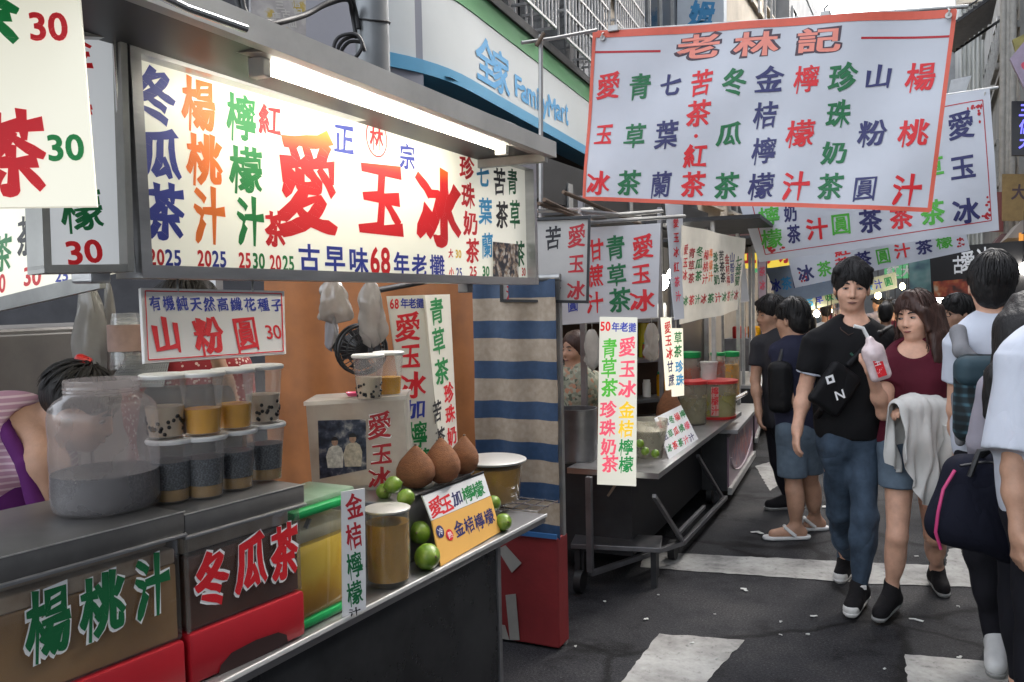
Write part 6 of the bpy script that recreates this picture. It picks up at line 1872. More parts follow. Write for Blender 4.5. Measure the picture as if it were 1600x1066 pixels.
def fabric(name, col, rough=.85, var=.12, scale=6.0, wrinkle=.30):
    """woven cloth: broad creases, a fine weave and a little fading"""
    m = mat(name, col, rough=rough, var=var, scale=scale, spec=.16)
    nt = m.node_tree; N = nt.nodes; L = nt.links
    tc = N.new('ShaderNodeTexCoord')
    mp = N.new('ShaderNodeMapping'); mp.inputs['Scale'].default_value = (1, 1, .6); L.new(tc.outputs['Object'], mp.inputs['Vector'])
    w = N.new('ShaderNodeTexNoise'); w.inputs['Scale'].default_value = 6.5; w.inputs['Detail'].default_value = 2; w.inputs['Distortion'].default_value = .7
    L.new(mp.outputs[0], w.inputs['Vector'])
    ab = N.new('ShaderNodeMath'); ab.operation = 'SUBTRACT'; ab.inputs[1].default_value = .5; L.new(w.outputs['Fac'], ab.inputs[0])
    ab2 = N.new('ShaderNodeMath'); ab2.operation = 'ABSOLUTE'; L.new(ab.outputs[0], ab2.inputs[0])
    pw = N.new('ShaderNodeMath'); pw.operation = 'POWER'; pw.inputs[1].default_value = .6; L.new(ab2.outputs[0], pw.inputs[0])
    b1 = N.new('ShaderNodeBump'); b1.inputs['Strength'].default_value = wrinkle; b1.inputs['Distance'].default_value = .022; L.new(pw.outputs[0], b1.inputs['Height'])
    f = N.new('ShaderNodeTexNoise'); f.inputs['Scale'].default_value = 420; L.new(tc.outputs['Object'], f.inputs['Vector'])
    b2 = N.new('ShaderNodeBump'); b2.inputs['Strength'].default_value = .18; b2.inputs['Distance'].default_value = .004; L.new(f.outputs['Fac'], b2.inputs['Height']); L.new(b1.outputs[0], b2.inputs['Normal'])
    L.new(b2.outputs[0], N['Principled BSDF'].inputs['Normal'])
    return m
M_tee_b = fabric('black_cotton', (.010, .010, .011))
M_denim = fabric('blue_denim', (.050, .074, .108), var=.6, scale=5, wrinkle=.6)
M_denim_l = fabric('light_denim', (.10, .135, .175), var=.35, scale=7)
M_maroon = fabric('maroon_cotton', (.085, .012, .022))
M_jacket = fabric('pale_linen', (.60, .59, .56), var=.08, scale=5)
M_shirt_w = fabric('white_cotton', (.52, .55, .62), var=.06, scale=4)
M_black_p = fabric('black_trousers', (.012, .012, .016))
M_navy = fabric('navy_cotton', (.022, .024, .045))
M_lilac = fabric('lilac_grey_knit', (.30, .28, .32))
M_sole = mat('white_sole', (.62, .61, .58), rough=.6, var=.12, scale=20)
M_sole_g = mat('grey_sole', (.26, .26, .25), rough=.6, var=.2, scale=20)
M_shoe_k = fabric('black_shoe', (.014, .013, .014))
M_shoe_w = mat('white_shoe', (.60, .60, .59), rough=.55, var=.10, scale=15)

def frame_of(yaw, pitch=0.0, roll=0.0):
    """axes of a head or torso. yaw 0 looks at the camera, positive turns to the right of the picture"""
    f = (-XD * math.cos(R(yaw)) + XR * math.sin(R(yaw))).normalized()
    r = f.cross(ZU) * -1
    u = ZU
    f2 = f * math.cos(R(pitch)) - u * math.sin(R(pitch)); u2 = u * math.cos(R(pitch)) + f * math.sin(R(pitch))
    r2 = r * math.cos(R(roll)) + u2 * math.sin(R(roll)); u3 = u2 * math.cos(R(roll)) - r * math.sin(R(roll))
    return r2, f2, u3
def cols(r, f, u): return np.array([[r.x, f.x, u.x], [r.y, f.y, u.y], [r.z, f.z, u.z]], float)
class Person:
    def __init__(self, label, foot, dep, group=None, name='person'):
        self.root = atd(foot[0], foot[1], dep); self.root.z = 0
        self.dep = dep
        self.t = thing(name, label, 'person', self.root, group)
        self.J = {}
    def at(self, px, py, dd=0.0):
        return atd(px, py, self.dep + dd) - self.root
    def org(self, name, prims, res, m, parent=None, **k):
        return organic(name, prims, res, m, parent or self.t, **k)
    def head(self, px, py, h, yaw, pitch=0, roll=0, dd=0.0):
        """h: height from chin to crown in metres"""
        self.hc = self.at(px, py, dd); self.hs = h / .225
        self.hr, self.hf, self.hu = frame_of(yaw, pitch, roll)
    def hp(self, r, f, u):
        return self.hc + (self.hr * r + self.hf * f + self.hu * u) * self.hs
    def head_prims(self, nb, fem=False):
        s, M = self.hs, cols(self.hr, self.hf, self.hu)
        P = [E(self.hp(0, -.012, .028), (.074 * s, .094 * s, .086 * s), .02, M),
             E(self.hp(0, .022, -.045), (.056 * s, .062 * s, .066 * s), .035, M),
             E(self.hp(0, .052, -.088), (.026 * s, .024 * s, .020 * s), .03, M),
             E(self.hp(.036, .052, -.028), (.024 * s, .022 * s, .022 * s), .03, M), E(self.hp(-.036, .052, -.028), (.024 * s, .022 * s, .022 * s), .03, M),
             E(self.hp(.030, .088, .006), (.016 * s, .014 * s, .010 * s), .012, M, '-'), E(self.hp(-.030, .088, .006), (.016 * s, .014 * s, .010 * s), .012, M, '-'),
             C(self.hp(0, .082, .005), self.hp(0, .096, -.030), .009 * s, .012 * s, .012),
             E(self.hp(.013, .086, -.034), (.009 * s, .009 * s, .007 * s), .008, M), E(self.hp(-.013, .086, -.034), (.009 * s, .009 * s, .007 * s), .008, M),
             E(self.hp(0, .078, -.060), (.024 * s, .013 * s, .010 * s), .012, M),
             E(self.hp(.075, -.012, -.012), (.008 * s, .018 * s, .030 * s), .008, M), E(self.hp(-.075, -.012, -.012), (.008 * s, .018 * s, .030 * s), .008, M)]
        nr = (.043 if fem else .054)
        P.append(C(nb, self.hp(0, -.02, -.06), nr * 1.12, nr, .03))
        return P
    def face(self, lip, look=0.0):
        s, M = self.hs, Matrix(((self.hr.x, self.hf.x, self.hu.x), (self.hr.y, self.hf.y, self.hu.y), (self.hr.z, self.hf.z, self.hu.z)))
        def blob(c, rr, n=14):
            mb = MB().lathe([(max(.02, math.sin(math.pi * k / 8)), -math.cos(math.pi * k / 8)) for k in range(9)], (0, 0, 0), n)
            mb.v = [c + M @ Vector((p.x * rr[0] * s, p.y * rr[1] * s, p.z * rr[2] * s)) for p in mb.v]
            return mb
        for sg in (-1, 1):
            e = part('eye', blob(self.hp(.0305 * sg, .0755, .003), (.0135, .0065, .0046)), M_eye, self.t, smooth=80, local=True)
            part('iris', blob(self.hp(.0305 * sg + look, .0790, .003), (.0062, .0042, .0047), 10), M_iris, e, smooth=80, local=True)
            part('eyelid', MB().tube([self.hp(.030 * sg + x, .0822 - abs(x) * .40, .0074 - abs(x) * .15) for x in (-.016, -.008, 0, .008, .016)], [.0012 * s, .0022 * s, .0026 * s, .0022 * s, .0012 * s], 6), M_iris, e, smooth=80, local=True)
            part('eyebrow', MB().tube([self.hp((.014 + x) * sg, .087 - x * .35, .025 + .004 * math.sin(x * 90)) for x in (0, .010, .02, .032)], [.003 * s, .0042 * s, .0038 * s, .0018 * s], 6), M_hair, self.t, smooth=80, local=True)
            part('nostril', blob(self.hp(.007 * sg, .0985, -.041), (.004, .003, .002), 8), M_iris, self.t, smooth=80, local=True)
        part('mouth', MB().tube([self.hp(x, .0905 - abs(x) * .5, -.0625 + abs(x) * .04) for x in (-.023, -.012, 0, .012, .023)], [.002 * s, .0055 * s, .0068 * s, .0055 * s, .002 * s], 8), lip, self.t, smooth=80, local=True)
        part('lip_line', MB().tube([self.hp(x, .0968 - abs(x) * .5, -.0620 + abs(x) * .04) for x in (-.020, 0, .020)], .0012 * s, 5), M_iris, self.t, smooth=80, local=True)
    def arm(self, sh, el, wr, r0=.046, r1=.037, r2=.026):
        return [C(sh, el, r0, r1, .02), C(el, wr, r1 * 1.0, r2, .015), E((el + wr * .6) / 1.6, (r1 * 1.02,) * 3, .03)]
    def hand(self, wr, d, n, w, s=1.0, curl=.35, thumb=1):
        """d: along the palm, n: out of the back of the hand, w: across towards the little finger"""
        d, n, w = d.normalized(), n.normalized(), w.normalized()
        P = []
        P.append(C(wr, wr + d * .03 * s, .024 * s, .026 * s, .02))
        for i, o in enumerate((-.027, -.009, .009, .026)):
            P.append(C(wr + d * .018 * s + w * o * .6 * s, wr + d * .085 * s + w * o * s, .014 * s, .0115 * s, .010))
        for i, (o, L) in enumerate(zip((-.027, -.009, .010, .028), (.068, .078, .072, .056))):
            b = wr + d * .085 * s + w * o * s
            a1 = curl * (1 + .12 * i); d1 = d * math.cos(a1) - n * math.sin(a1)
            a2 = curl * 2.1 * (1 + .1 * i); d2 = d * math.cos(a2) - n * math.sin(a2)
            a3 = curl * 3.0 * (1 + .1 * i); d3 = d * math.cos(a3) - n * math.sin(a3)
            p1 = b + d1 * L * .45 * s; p2 = p1 + d2 * L * .32 * s; p3 = p2 + d3 * L * .23 * s
            P += [C(b, p1, .0105 * s, .0096 * s, .004), C(p1, p2, .0096 * s, .0088 * s, .003), C(p2, p3, .0088 * s, .0074 * s, .003)]
        t0 = wr + d * .022 * s - w * .022 * s; t1 = t0 - w * .030 * s + d * .028 * s - n * .012 * s * thumb; t2 = t1 + d * .030 * s - w * .004 * s - n * .012 * s * thumb
        P += [C(t0, t1, .016 * s, .0115 * s, .010), C(t1, t2, .0110 * s, .0085 * s, .004)]
        return P
    def leg(self, hip, kn, an, r0=.074, r1=.050, r2=.034):
        b = kn.lerp(an, .3); bk = -self.tf * .018
        return [C(hip, kn, r0, r1, .03), C(kn, an, r1 * .96, r2, .02), E(b + bk, (r1 * .92, r1 * .95, .11), .04)]
    def foot(self, an, toe):
        d = Vector((toe.x - an.x, toe.y - an.y, 0)); d = d.normalized() if d.length > .01 else self.tf
        heel = an - d * .035; heel.z = toe.z + .012
        return [C(an, heel, .034, .032, .02), C(heel, toe + Vector((0, 0, .006)), .032, .026, .02), C(an + d * .03 - ZU * .02, toe, .030, .018, .03)]
    def torso(self, pel, chest, yaw, g=1.0, fem=False, roll=0):
        self.tr, self.tf, self.tu = frame_of(yaw, 0, roll)
        M = cols(self.tr, self.tf, self.tu); self.tM = M
        mid = pel.lerp(chest, .5)
        if fem:
            return [E(chest + ZU * .02, (.145 * g, .095 * g, .17), .05, M), E(mid, (.118 * g, .088 * g, .13), .06, M), E(pel, (.158 * g, .105 * g, .13), .06, M), E(chest + self.tf * .06 - ZU * .02 + self.tr * .055, (.052, .05, .055), .05, M), E(chest + self.tf * .06 - ZU * .02 - self.tr * .055, (.052, .05, .055), .05, M)]
        return [E(chest + ZU * .02, (.168 * g, .108 * g, .18), .05, M), E(mid, (.142 * g, .098 * g, .15), .06, M), E(pel, (.142 * g, .100 * g, .12), .06, M)]
def grow(prims, d, k=None):
    """the same shapes, thicker by d: clothes over a body"""
    o = []
    for p in prims:
        if p[1] == 'cap': o.append((p[0], 'cap', p[2], p[3], p[4] + d, p[5] + d, p[6], k or p[7]))
        elif p[1] == 'ell': o.append((p[0], 'ell', p[2], tuple(a + d for a in p[3]), p[4], k or p[5]))
        else: o.append((p[0], 'box', p[2], tuple(a + d for a in p[3]), p[4], p[5], k or p[6]))
    return o
def shoe(p, an, toe, up, sole, toecap=None, w=.040, high=False, name='shoe', side=0):
    d = Vector((toe.x - an.x, toe.y - an.y, 0)).normalized()
    slope = (toe.z - an.z + .085)
    heel = an - d * .045 - ZU * .062
    toe2 = toe + d * .0
    P = [C(heel, toe2 + ZU * .004, w, w * .9, .02), C(an + ZU * (.03 if high else .0), heel + ZU * .02 + d * .02, w * .98, w * 1.02, .03), C(an - ZU * .015 + d * .03, toe2 + ZU * .006 - d * .03, w * .95, w * .8, .03)]
    base = min(heel.z, toe2.z)
    pn = (toe2 - heel).normalized(); side_ = pn.cross(ZU).normalized(); nu2 = side_.cross(pn)
    o = p.org(name, P, .007, up, fold=.0015, ffreq=60, clip=[(heel - nu2 * (w * .45), -nu2)])
    PS = [C(heel - nu2 * .010, toe2 - nu2 * .006 + pn * .004, w * 1.08, w * 1.0, .02)]
    p.org('sole', PS, .007, sole, o, clip=[(heel - nu2 * (w * .95), -nu2), (heel - nu2 * (w * .30), nu2)])
    if toecap:
        p.org('toe_cap', [C(toe2 - d * .010, toe2 + pn * .002, w * .97, w * .96, .01)], .006, toecap, o, clip=[(toe2 - pn * .012, -pn), (heel - nu2 * (w * .5), -nu2), (toe2 + nu2 * .018, nu2)])
    return o
def short_hair(p, m, bangs=True, back=False, seed=1, vol=1.0, res=.008):
    s, M = p.hs, cols(p.hr, p.hf, p.hu)
    P = [E(p.hp(0, -.018, .038), (.084 * s * vol, .104 * s, .092 * s * vol), .02, M), E(p.hp(0, -.055, -.02), (.070 * s, .058 * s, .075 * s), .03, M)]
    rg = random.Random(seed)
    for k in range(12):
        a = rg.uniform(-1, 1)
        P.append(C(p.hp(.03 * a, -.01, .125), p.hp(.078 * a, .02 + rg.uniform(-.05, .05), .085), .014 * s, .018 * s, .02))
    P.append(E(p.hp(0, .105, -.055), (.072 * s, .072 * s, .095 * s), .012, M, '-'))
    P.append(E(p.hp(.105, .012, -.075), (.045 * s, .055 * s, .075 * s), .012, M, '-')); P.append(E(p.hp(-.105, .012, -.075), (.045 * s, .055 * s, .075 * s), .012, M, '-'))
    return p.org('hair', P, res, m, fold=.0045, ffreq=70, seed=seed)

def strands(p, m, n, length, seed, face_gap=.55, fall=0.0, rad=.0042):
    """locks laid over the hair from the crown outwards"""
    s = p.hs; rg = random.Random(seed); mb = MB()
    for k in range(n):
        az = rg.uniform(-math.pi, math.pi)                 # 0 = forehead
        front = math.cos(az)
        L = length * rg.uniform(.75, 1.08)
        if front > face_gap: L = rg.uniform(.70, .86)
        elif front > .05: L = min(L, .98)
        pts, rs = [], []
        t0 = rg.uniform(.03, .45); wob = rg.uniform(-.25, .25); lift = rg.uniform(.98, 1.045); fly = rg.random() < .16
        if fly: lift = rg.uniform(1.04, 1.10)
        for i in range(7):
            t = t0 + (L - t0) * i / 6
            th = t * math.pi * .62
            a2 = az + wob * (i / 6)
            r_, f_, u_ = math.sin(th) * math.sin(a2) * .0885, math.sin(th) * math.cos(a2) * .110 - .018, math.cos(th) * .100 + .034
            pts.append(p.hp(r_ * lift, f_ * lift, u_ * lift))
            rs.append((.35 if fly else 1.0) * s * rad * (1.1 - .95 * (i / 6) ** 1.5) * (.55 + .45 * min(1, i)))
        if fall and front < face_gap:
            q = pts[-1]
            for i in range(1, 5):
                pts.append(q - ZU * fall * i / 4 + p.hr * .012 * math.sin(i * 1.6 + k) * (1 if k % 2 else -1)); rs.append(s * rad * (1.0 - .22 * i))
        mb.tube(pts, rs, 5)
    o = part('hair_locks', mb, m, p.t, smooth=80, local=True, kind='stuff')
    return o

# ---------------------------------------------------------------- man in the black T-shirt
p = Person('young man in black T-shirt and blue jeans walking with a crossbody bag', (1330, 960), 4.35)
p.head(1331, 450, .236, -19, 5, -2, -.02)
nb = p.at(1334, 506); chest = p.at(1332, 560); pel = p.at(1326, 668)
T = p.torso(pel, chest, -10, 1.0)
shL, shR = p.at(1277, 534), p.at(1388, 532)
elL, wrL = p.at(1257, 610, .03), p.at(1246, 668, -.03)
elR, wrR = p.at(1406, 612, .12), p.at(1392, 676, .05)
hipL, hipR = p.at(1306, 690), p.at(1346, 690)
knL, anL, toL = p.at(1312, 800, .16), p.at(1322, 893, .46), p.at(1313, 917, .36)
knR, anR, toR = p.at(1352, 806, -.06), p.at(1343, 930, -.02), p.at(1330, 972, -.16)
toL.z = .035; anL.z = .10; toR.z = .045; anR.z = .12
body = T + [C(nb - ZU * .02, shL, .055, .055, .05), C(nb - ZU * .02, shR, .055, .055, .05)] + p.arm(shL, elL, wrL) + p.arm(shR, elR, wrR) + p.leg(hipL, knL, anL) + p.leg(hipR, knR, anR) + p.foot(anL, toL) + p.foot(anR, toR) + p.head_prims(nb)
body += p.hand(wrL, p.at(1243, 700, -.06) - wrL, -XD * .3 - XR, -XD, 1.0, .25) + p.hand(wrR, p.at(1385, 700, .05) - wrR, XR, -XD, 1.0, .3)
p.org('body', body, .0072, SK1)
p.face(M_lipd)
short_hair(p, M_hair, True, seed=3, vol=1.05); strands(p, M_hair, 190, .95, 3)
slL = shL.lerp(elL, .62); slR = shR.lerp(elR, .62)
tee = grow(T, .018, .06) + [C(nb - ZU * .045, shL, .062, .064, .05), C(nb - ZU * .045, shR, .062, .064, .05), C(shL, slL, .064, .068, .03, True), C(shR, slR, .064, .068, .03, True), C(p.at(1328, 620), p.at(1328, 688), .155, .16, .08, True),
                            ('-', 'ell', tuple(nb + p.tf * .03 + ZU * .012), (.078, .085, .045), None, .012)]
hem = p.at(1326, 684)
tee = [q if not (q[1] == 'cap' and q[4] == .155) else E(p.at(1328, 640), (.172, .12, .20), .06, p.tM) for q in tee]
shirt = p.org('shirt', tee, .0085, M_tee_b, fold=.010, ffreq=19, seed=4, clip=[(hem, (0, 0, -1))])
# white undershirt edge at hem and cuff
p.org('undershirt_hem', [E(p.at(1328, 645), (.168, .116, .215), .06, p.tM)], .008, M_shirt_w, shirt, clip=[(hem - ZU * .016, (0, 0, -1)), (hem + ZU * .002, (0, 0, 1))])
p.org('cuff', [C(slL, slL + (elL - shL).normalized() * .012, .064, .064, .01, True)], .006, M_shirt_w, shirt)
jn = grow(p.leg(hipL, knL, anL), .013, .03) + grow(p.leg(hipR, knR, anR), .013, .03) + [E(pel, (.150, .112, .14), .05, p.tM)]
p.org('jeans', jn, .0080, M_denim, fold=.010, ffreq=26, seed=8, clip=[(pel + ZU * .10, (0, 0, 1)), (Vector((0, 0, .095)), (0, 0, -1))])
shoe(p, anL, toL, M_shoe_k, M_sole, M_sole); shoe(p, anR, toR, M_shoe_k, M_sole, M_sole)
pt = Sign(); pt.p = p.at(1340, 935, -.14) + p.root
part('patch', MB().obox(anR + p.tf * .062 + ZU * -.002, XR * .02, p.tf * .004 - ZU * .002, ZU * .008), M_sole, p.t, local=True)
# necklace, shirt badge
part('necklace', MB().tube([p.at(1310, 500, -.02), p.at(1314, 515, -.095), p.at(1326, 524, -.115), p.at(1340, 517, -.10), p.at(1349, 500, -.03)], .002, 5), mat('leather_cord', (.06, .03, .02)), p.t, smooth=60, local=True)
# crossbody bag with emblem and a letter
bgt = thing('crossbody_bag', 'black crossbody bag with a white square emblem and letter on the young man', 'bag', p.root)
q = Person.__new__(Person); q.root, q.dep, q.t = p.root, p.dep, bgt
bcx = p.at(1304, 608, -.15)
ax = (p.at(1330, 580, -.15) - p.at(1290, 640, -.15)).normalized(); ay = ax.cross(-XD).normalized()
Mb = cols(ax, -XD, ay)
organic('body', [B(bcx, (.115, .028, .085), .025, .01, Mb)], .0075, fabric('black_nylon', (.008, .008, .009), rough=.55), bgt, fold=.003, ffreq=30)
organic('strap', [C(p.at(1326, 570, -.145), p.at(1372, 522, -.10), .016, .016, .01), C(p.at(1372, 522, -.10), p.at(1392, 512, .0), .016, .016, .01), C(p.at(1284, 640, -.13), p.at(1276, 650, -.02), .016, .016, .01)], .0065, MATS['black_nylon'], bgt)
sg = Sign(); sg.p = bcx + p.root - XD * .0335; sg.n = -XD.copy(); sg.ud, sg.vd = Vector((XR * .87 + ZU * .28)).normalized(), Vector((ZU * .95 - XR * .28)).normalized(); sg.parent = bgt; sg.ink = {}; sg.bump = lambda q: Vector()
put(sg, 'N', 1312, 617, 15, 15, 'white', 'bold', .002)
e0 = onP(1297, 593, sg.p, sg.n) - XD * .002; k = p.dep / FPX
mb = MB()
for (u0, v0, u1, v1) in ((-6, -6, 6, -2.6), (-6, 2.6, 6, 6), (-6, -2.6, -2.6, 2.6), (2.6, -2.6, 6, 2.6)):
    mb.add([e0 + sg.ud * k * a + sg.vd * k * b for a, b in ((u0, v0), (u1, v0), (u1, v1), (u0, v1))], [(0, 1, 2, 3)])
part('emblem', mb, ink('white'), bgt)
finish(sg)
part('badge', MB().tube([p.at(1329, 552, -.128) , p.at(1333, 556, -.13)], .006, 8), mat('green_thread', (.03, .10, .07)), p.t, local=True)

# ---------------------------------------------------------------- woman in maroon
p = Person('woman in maroon T-shirt and denim shorts holding up a bag of drink', (1400, 985), 4.22)
p.head(1430, 496, .222, -54, 4, 6, -.02)
nb = p.at(1430, 543); chest = p.at(1430, 590); pel = p.at(1428, 690)
T = p.torso(pel, chest, -26, 1.0, True)
shL, shR = p.at(1391, 566), p.at(1470, 566)
elL, wrL = p.at(1381, 646, -.06), p.at(1360, 578, -.20)
elR, wrR = p.at(1462, 648, -.04), p.at(1424, 643, -.19)
hipL, hipR = p.at(1406, 712), p.at(1450, 712)
knL, anL, toL = p.at(1402, 838, -.07), p.at(1393, 955, .02), p.at(1374, 992, -.12)
knR, anR, toR = p.at(1460, 838, .10), p.at(1464, 932, .36), p.at(1474, 968, .24)
toL.z = .05; anL.z = .12; toR.z = .035; anR.z = .11
body = T + [C(nb - ZU * .03, shL, .045, .045, .05), C(nb - ZU * .03, shR, .045, .045, .05)] + p.arm(shL, elL, wrL, .042, .034, .023) + p.arm(shR, elR, wrR, .042, .034, .023)
body += p.leg(hipL, knL, anL, .076, .047, .030) + p.leg(hipR, knR, anR, .076, .047, .030) + p.foot(anL, toL) + p.foot(anR, toR) + p.head_prims(nb, True)
body += p.hand(wrL, p.at(1356, 545, -.20) - wrL, -XD * .7 - XR * .7, ZU * .0 + XR * .7 - XD * .7, .86, .62) + p.hand(wrR, p.at(1405, 641, -.21) - wrR, ZU, -XD, .80, .5)
p.org('body', body, .0072, SK1)
p.face(M_lip, -.003)
s_, M = p.hs, cols(p.hr, p.hf, p.hu)
HP = [E(p.hp(0, -.020, .036), (.084 * s_, .106 * s_, .092 * s_), .02, M), E(p.hp(0, -.055, -.03), (.080 * s_, .060 * s_, .09 * s_), .03, M), E(p.hp(0, .095, -.045), (.064 * s_, .075 * s_, .092 * s_), .015, M, '-')]
for sx, zz in ((1, -.33), (1, -.30), (-1, -.22), (1, -.26)):
    pass
for k in range(9):
    o = .062 + .004 * (k % 3); fz = .03 - .018 * k
    HP.append(C(p.hp(o, fz * .9, .03), p.hp(.088, fz * .8 - .01, -.10), .020, .022, .02)); HP.append(C(p.hp(.088, fz * .8 - .01, -.10), p.hp(.094 + .012 * (k % 2), fz * .6 + .03, -.22 - .03 * (k % 3)), .022, .008, .02))
for k in range(5):
    fz = .0 - .022 * k
    HP.append(C(p.hp(-.066, fz, .03), p.hp(-.082, fz, -.09), .018, .018, .02)); HP.append(C(p.hp(-.082, fz, -.09), p.hp(-.08, fz, -.17), .018, .008, .02))
HP += [C(p.hp(.01, .05, .112), p.hp(.070, .058, .03), .020, .014, .015), C(p.hp(.01, .05, .112), p.hp(-.066, .056, .04), .020, .012, .015), C(p.hp(.070, .058, .03), p.hp(.082, .045, -.06), .014, .016, .015)]
p.org('hair', HP, .0072, M_hairb, fold=.005, ffreq=55, seed=5); strands(p, M_hairb, 190, 1.0, 6, .5, .24)
slL = shL.lerp(elL, .42); slR = shR.lerp(elR, .55)
tee = grow(T, .014, .05) + [C(nb - ZU * .05, shL, .048, .052, .05), C(nb - ZU * .05, shR, .048, .052, .05), C(shL, slL, .054, .058, .03, True), C(shR, slR, .056, .064, .03, True), E(p.at(1428, 650), (.15, .112, .17), .06, p.tM),
                            ('-', 'ell', tuple(nb + p.tf * .045 + ZU * -.004), (.082, .085, .056), None, .012)]
p.org('shirt', tee, .008, M_maroon, fold=.006, ffreq=18, seed=6, clip=[(p.at(1428, 692), (0, 0, -1))])
hemz = p.at(1400, 758).z
sh = grow([C(hipL, hipL.lerp(knL, .42), .092, .086, .03), C(hipR, hipR.lerp(knR, .42), .092, .086, .03)], .008, .03) + [E(pel, (.168, .116, .13), .05, p.tM)]
p.org('denim_shorts', sh, .008, M_denim_l, fold=.004, ffreq=24, seed=2, clip=[(Vector((0, 0, hemz)), (0, 0, -1)), (pel + ZU * .10, (0, 0, 1))])
shoe(p, anL, toL, M_shoe_k, M_sole_g, w=.037, high=True); shoe(p, anR, toR, M_shoe_k, M_sole_g, w=.037, high=True)
# jacket over the forearm
jk = thing('folded_jacket', 'pale grey linen jacket draped over the forearm of the woman in maroon', 'jacket', p.root)
def jprof(u):
    P = [(0, .24), (.16, .36), (.30, .44), (.52, .45), (.68, .36), (.82, .29), (1, .25)]
    for (x0, y0), (x1, y1) in zip(P, P[1:]):
        if u <= x1:
            t = (u - x0) / (x1 - x0); t = t * t * (3 - 2 * t)
            return y0 + (y1 - y0) * t
    return .22
ja, jb_ = p.at(1397, 639, -.24), p.at(1486, 642, -.03)
jd = (jb_ - ja).normalized(); jn_ = jd.cross(ZU).normalized()
jn_ = jn_ if jn_.dot(XD) < 0 else -jn_                     # towards the camera
def jf(u, v, off=0.0):
    c = ja.lerp(jb_, u); rad = .058 * min(1, .25 + u * 3.2)
    LB, LF = .26 + .05 * math.sin(u * 5), jprof(u)
    arc = rad * math.pi
    s = v * (LB + arc + LF) - LB
    if s < 0: q = c - jn_ * rad + ZU * s; out = -jn_; d = -s
    elif s < arc: a = s / rad; q = c - jn_ * rad * math.cos(a) + ZU * rad * math.sin(a); out = -jn_ * math.cos(a) + ZU * math.sin(a); d = 0
    else: q = c + jn_ * rad - ZU * (s - arc); out = jn_; d = s - arc
    g = min(1, d / .22)
    w = .020 * math.sin(u * 19 + 2.2 * math.sin(d * 6 + u * 3)) + .012 * math.sin(u * 41 + d * 9) + .016 * noise.noise(Vector((u * 5, d * 7, 3)))
    q = q + out * (w * (.22 + .9 * g) + .012) + jd * (.035 * g * (0.45 - u)) + jd * .012 * math.sin(d * 22 + u * 9) * g
    return q + out * off
part('cloth', MB().sheet(lambda u, v: jf(u, v), 70, 60, .004), M_jacket, jk, smooth=70, local=True)
# its sleeve hangs in front
part('sleeve', MB().tube([jf(.62, .60, .02), jf(.64, .70, .03), jf(.66, .80, .035), jf(.69, .92, .03), jf(.70, 1.02, .02)], [.030, .040, .042, .040, .036], 14), M_jacket, jk, smooth=70, local=True)
# bag of drink in her hand
db = thing('drink_bag', 'clear pinkish bag of iced drink with red print held by the woman in maroon', 'drink bag', p.root)
c0, c1 = p.at(1360, 536, -.26), p.at(1376, 586, -.26)
dax = (c1 - c0).normalized(); dr = dax.cross(XD).normalized()
Md = cols(dr, XD, dax)
organic('bag', [B(c0.lerp(c1, .62), (.047, .026, .085), .022, .01, Md), C(c0 - dax * .012, c0 + dax * .05, .020, .042, .02)], .0065, mat('pink_drink', (.68, .55, .55), rough=.25, var=.14, scale=30, coat=.4), db, fold=.003, ffreq=50)
cc = c0.lerp(c1, .62) - XD * .0275
mb = MB(); mb.add([cc + dr * a + dax * b - XD * .0012 for a, b in ((-.026, -.05), (.016, -.05), (.018, .062), (-.024, .062))], [(0, 1, 2, 3)]); part('red_print', mb, ink('red'), db, local=True)
sg = Sign(); sg.p = cc + p.root - XD * .0016; sg.n = -XD.copy(); sg.ud, sg.vd = -dr if dr.dot(XR) < 0 else dr, -dax; sg.parent = db; sg.ink = {}; sg.bump = lambda q: Vector()
for i, ch in enumerate('愛玉冰'): put(sg, ch, 1366 + i * 4.4, 553 + i * 13, 12, 13, 'white', 'plain', .001)
finish(sg)
part('straw', MB().tube([c0 - dax * .005, c0 - dax * .075 - dr * .012 * (1 if dr.dot(XR) > 0 else -1), c0 - dax * .082 - XR * .05], .009, 8), M_white, db, smooth=60, local=True)

# ---------------------------------------------------------------- man with the check backpack, seen from behind
p = Person('person with short black hair seen from behind wearing a white shirt and checked backpack', (1562, 1030), 3.66)
p.head(1548, 446, .235, 160, 0, 4)
nb = p.at(1560, 497); chest = p.at(1562, 560); pel = p.at(1556, 700)
T = p.torso(pel, chest, 168)
shL, shR = p.at(1500, 535), p.at(1622, 535)
elL, wrL = p.at(1494, 640, .05), p.at(1500, 715, .15)
elR, wrR = p.at(1632, 640), p.at(1626, 730)
hipL, hipR = p.at(1532, 720), p.at(1586, 720)
knL, anL, toL = p.at(1532, 870, .02), p.at(1556, 1002, .05), p.at(1562, 1018, .10)
knR, anR, toR = p.at(1594, 870, .1), p.at(1606, 985, .3), p.at(1606, 1000, .4)
toL = p.at(1556, 1036, -.14)
toL.z = .035; anL.z = .10; toR.z = .035; anR.z = .1
body = T + [C(nb - ZU * .02, shL, .055, .055, .05), C(nb - ZU * .02, shR, .055, .055, .05)] + p.arm(shL, elL, wrL) + p.arm(shR, elR, wrR) + p.leg(hipL, knL, anL) + p.leg(hipR, knR, anR) + p.foot(anL, toL) + p.foot(anR, toR) + p.head_prims(nb)
body += p.hand(wrL, Vector((0, 0, -1)), -XR, XD) + p.hand(wrR, Vector((0, 0, -1)), XR, XD)
p.org('body', body, .0085, SK1)
short_hair(p, M_hair, False, seed=9, vol=1.06); strands(p, M_hair, 230, 1.05, 9)
slL, slR = shL.lerp(elL, .6), shR.lerp(elR, .6)
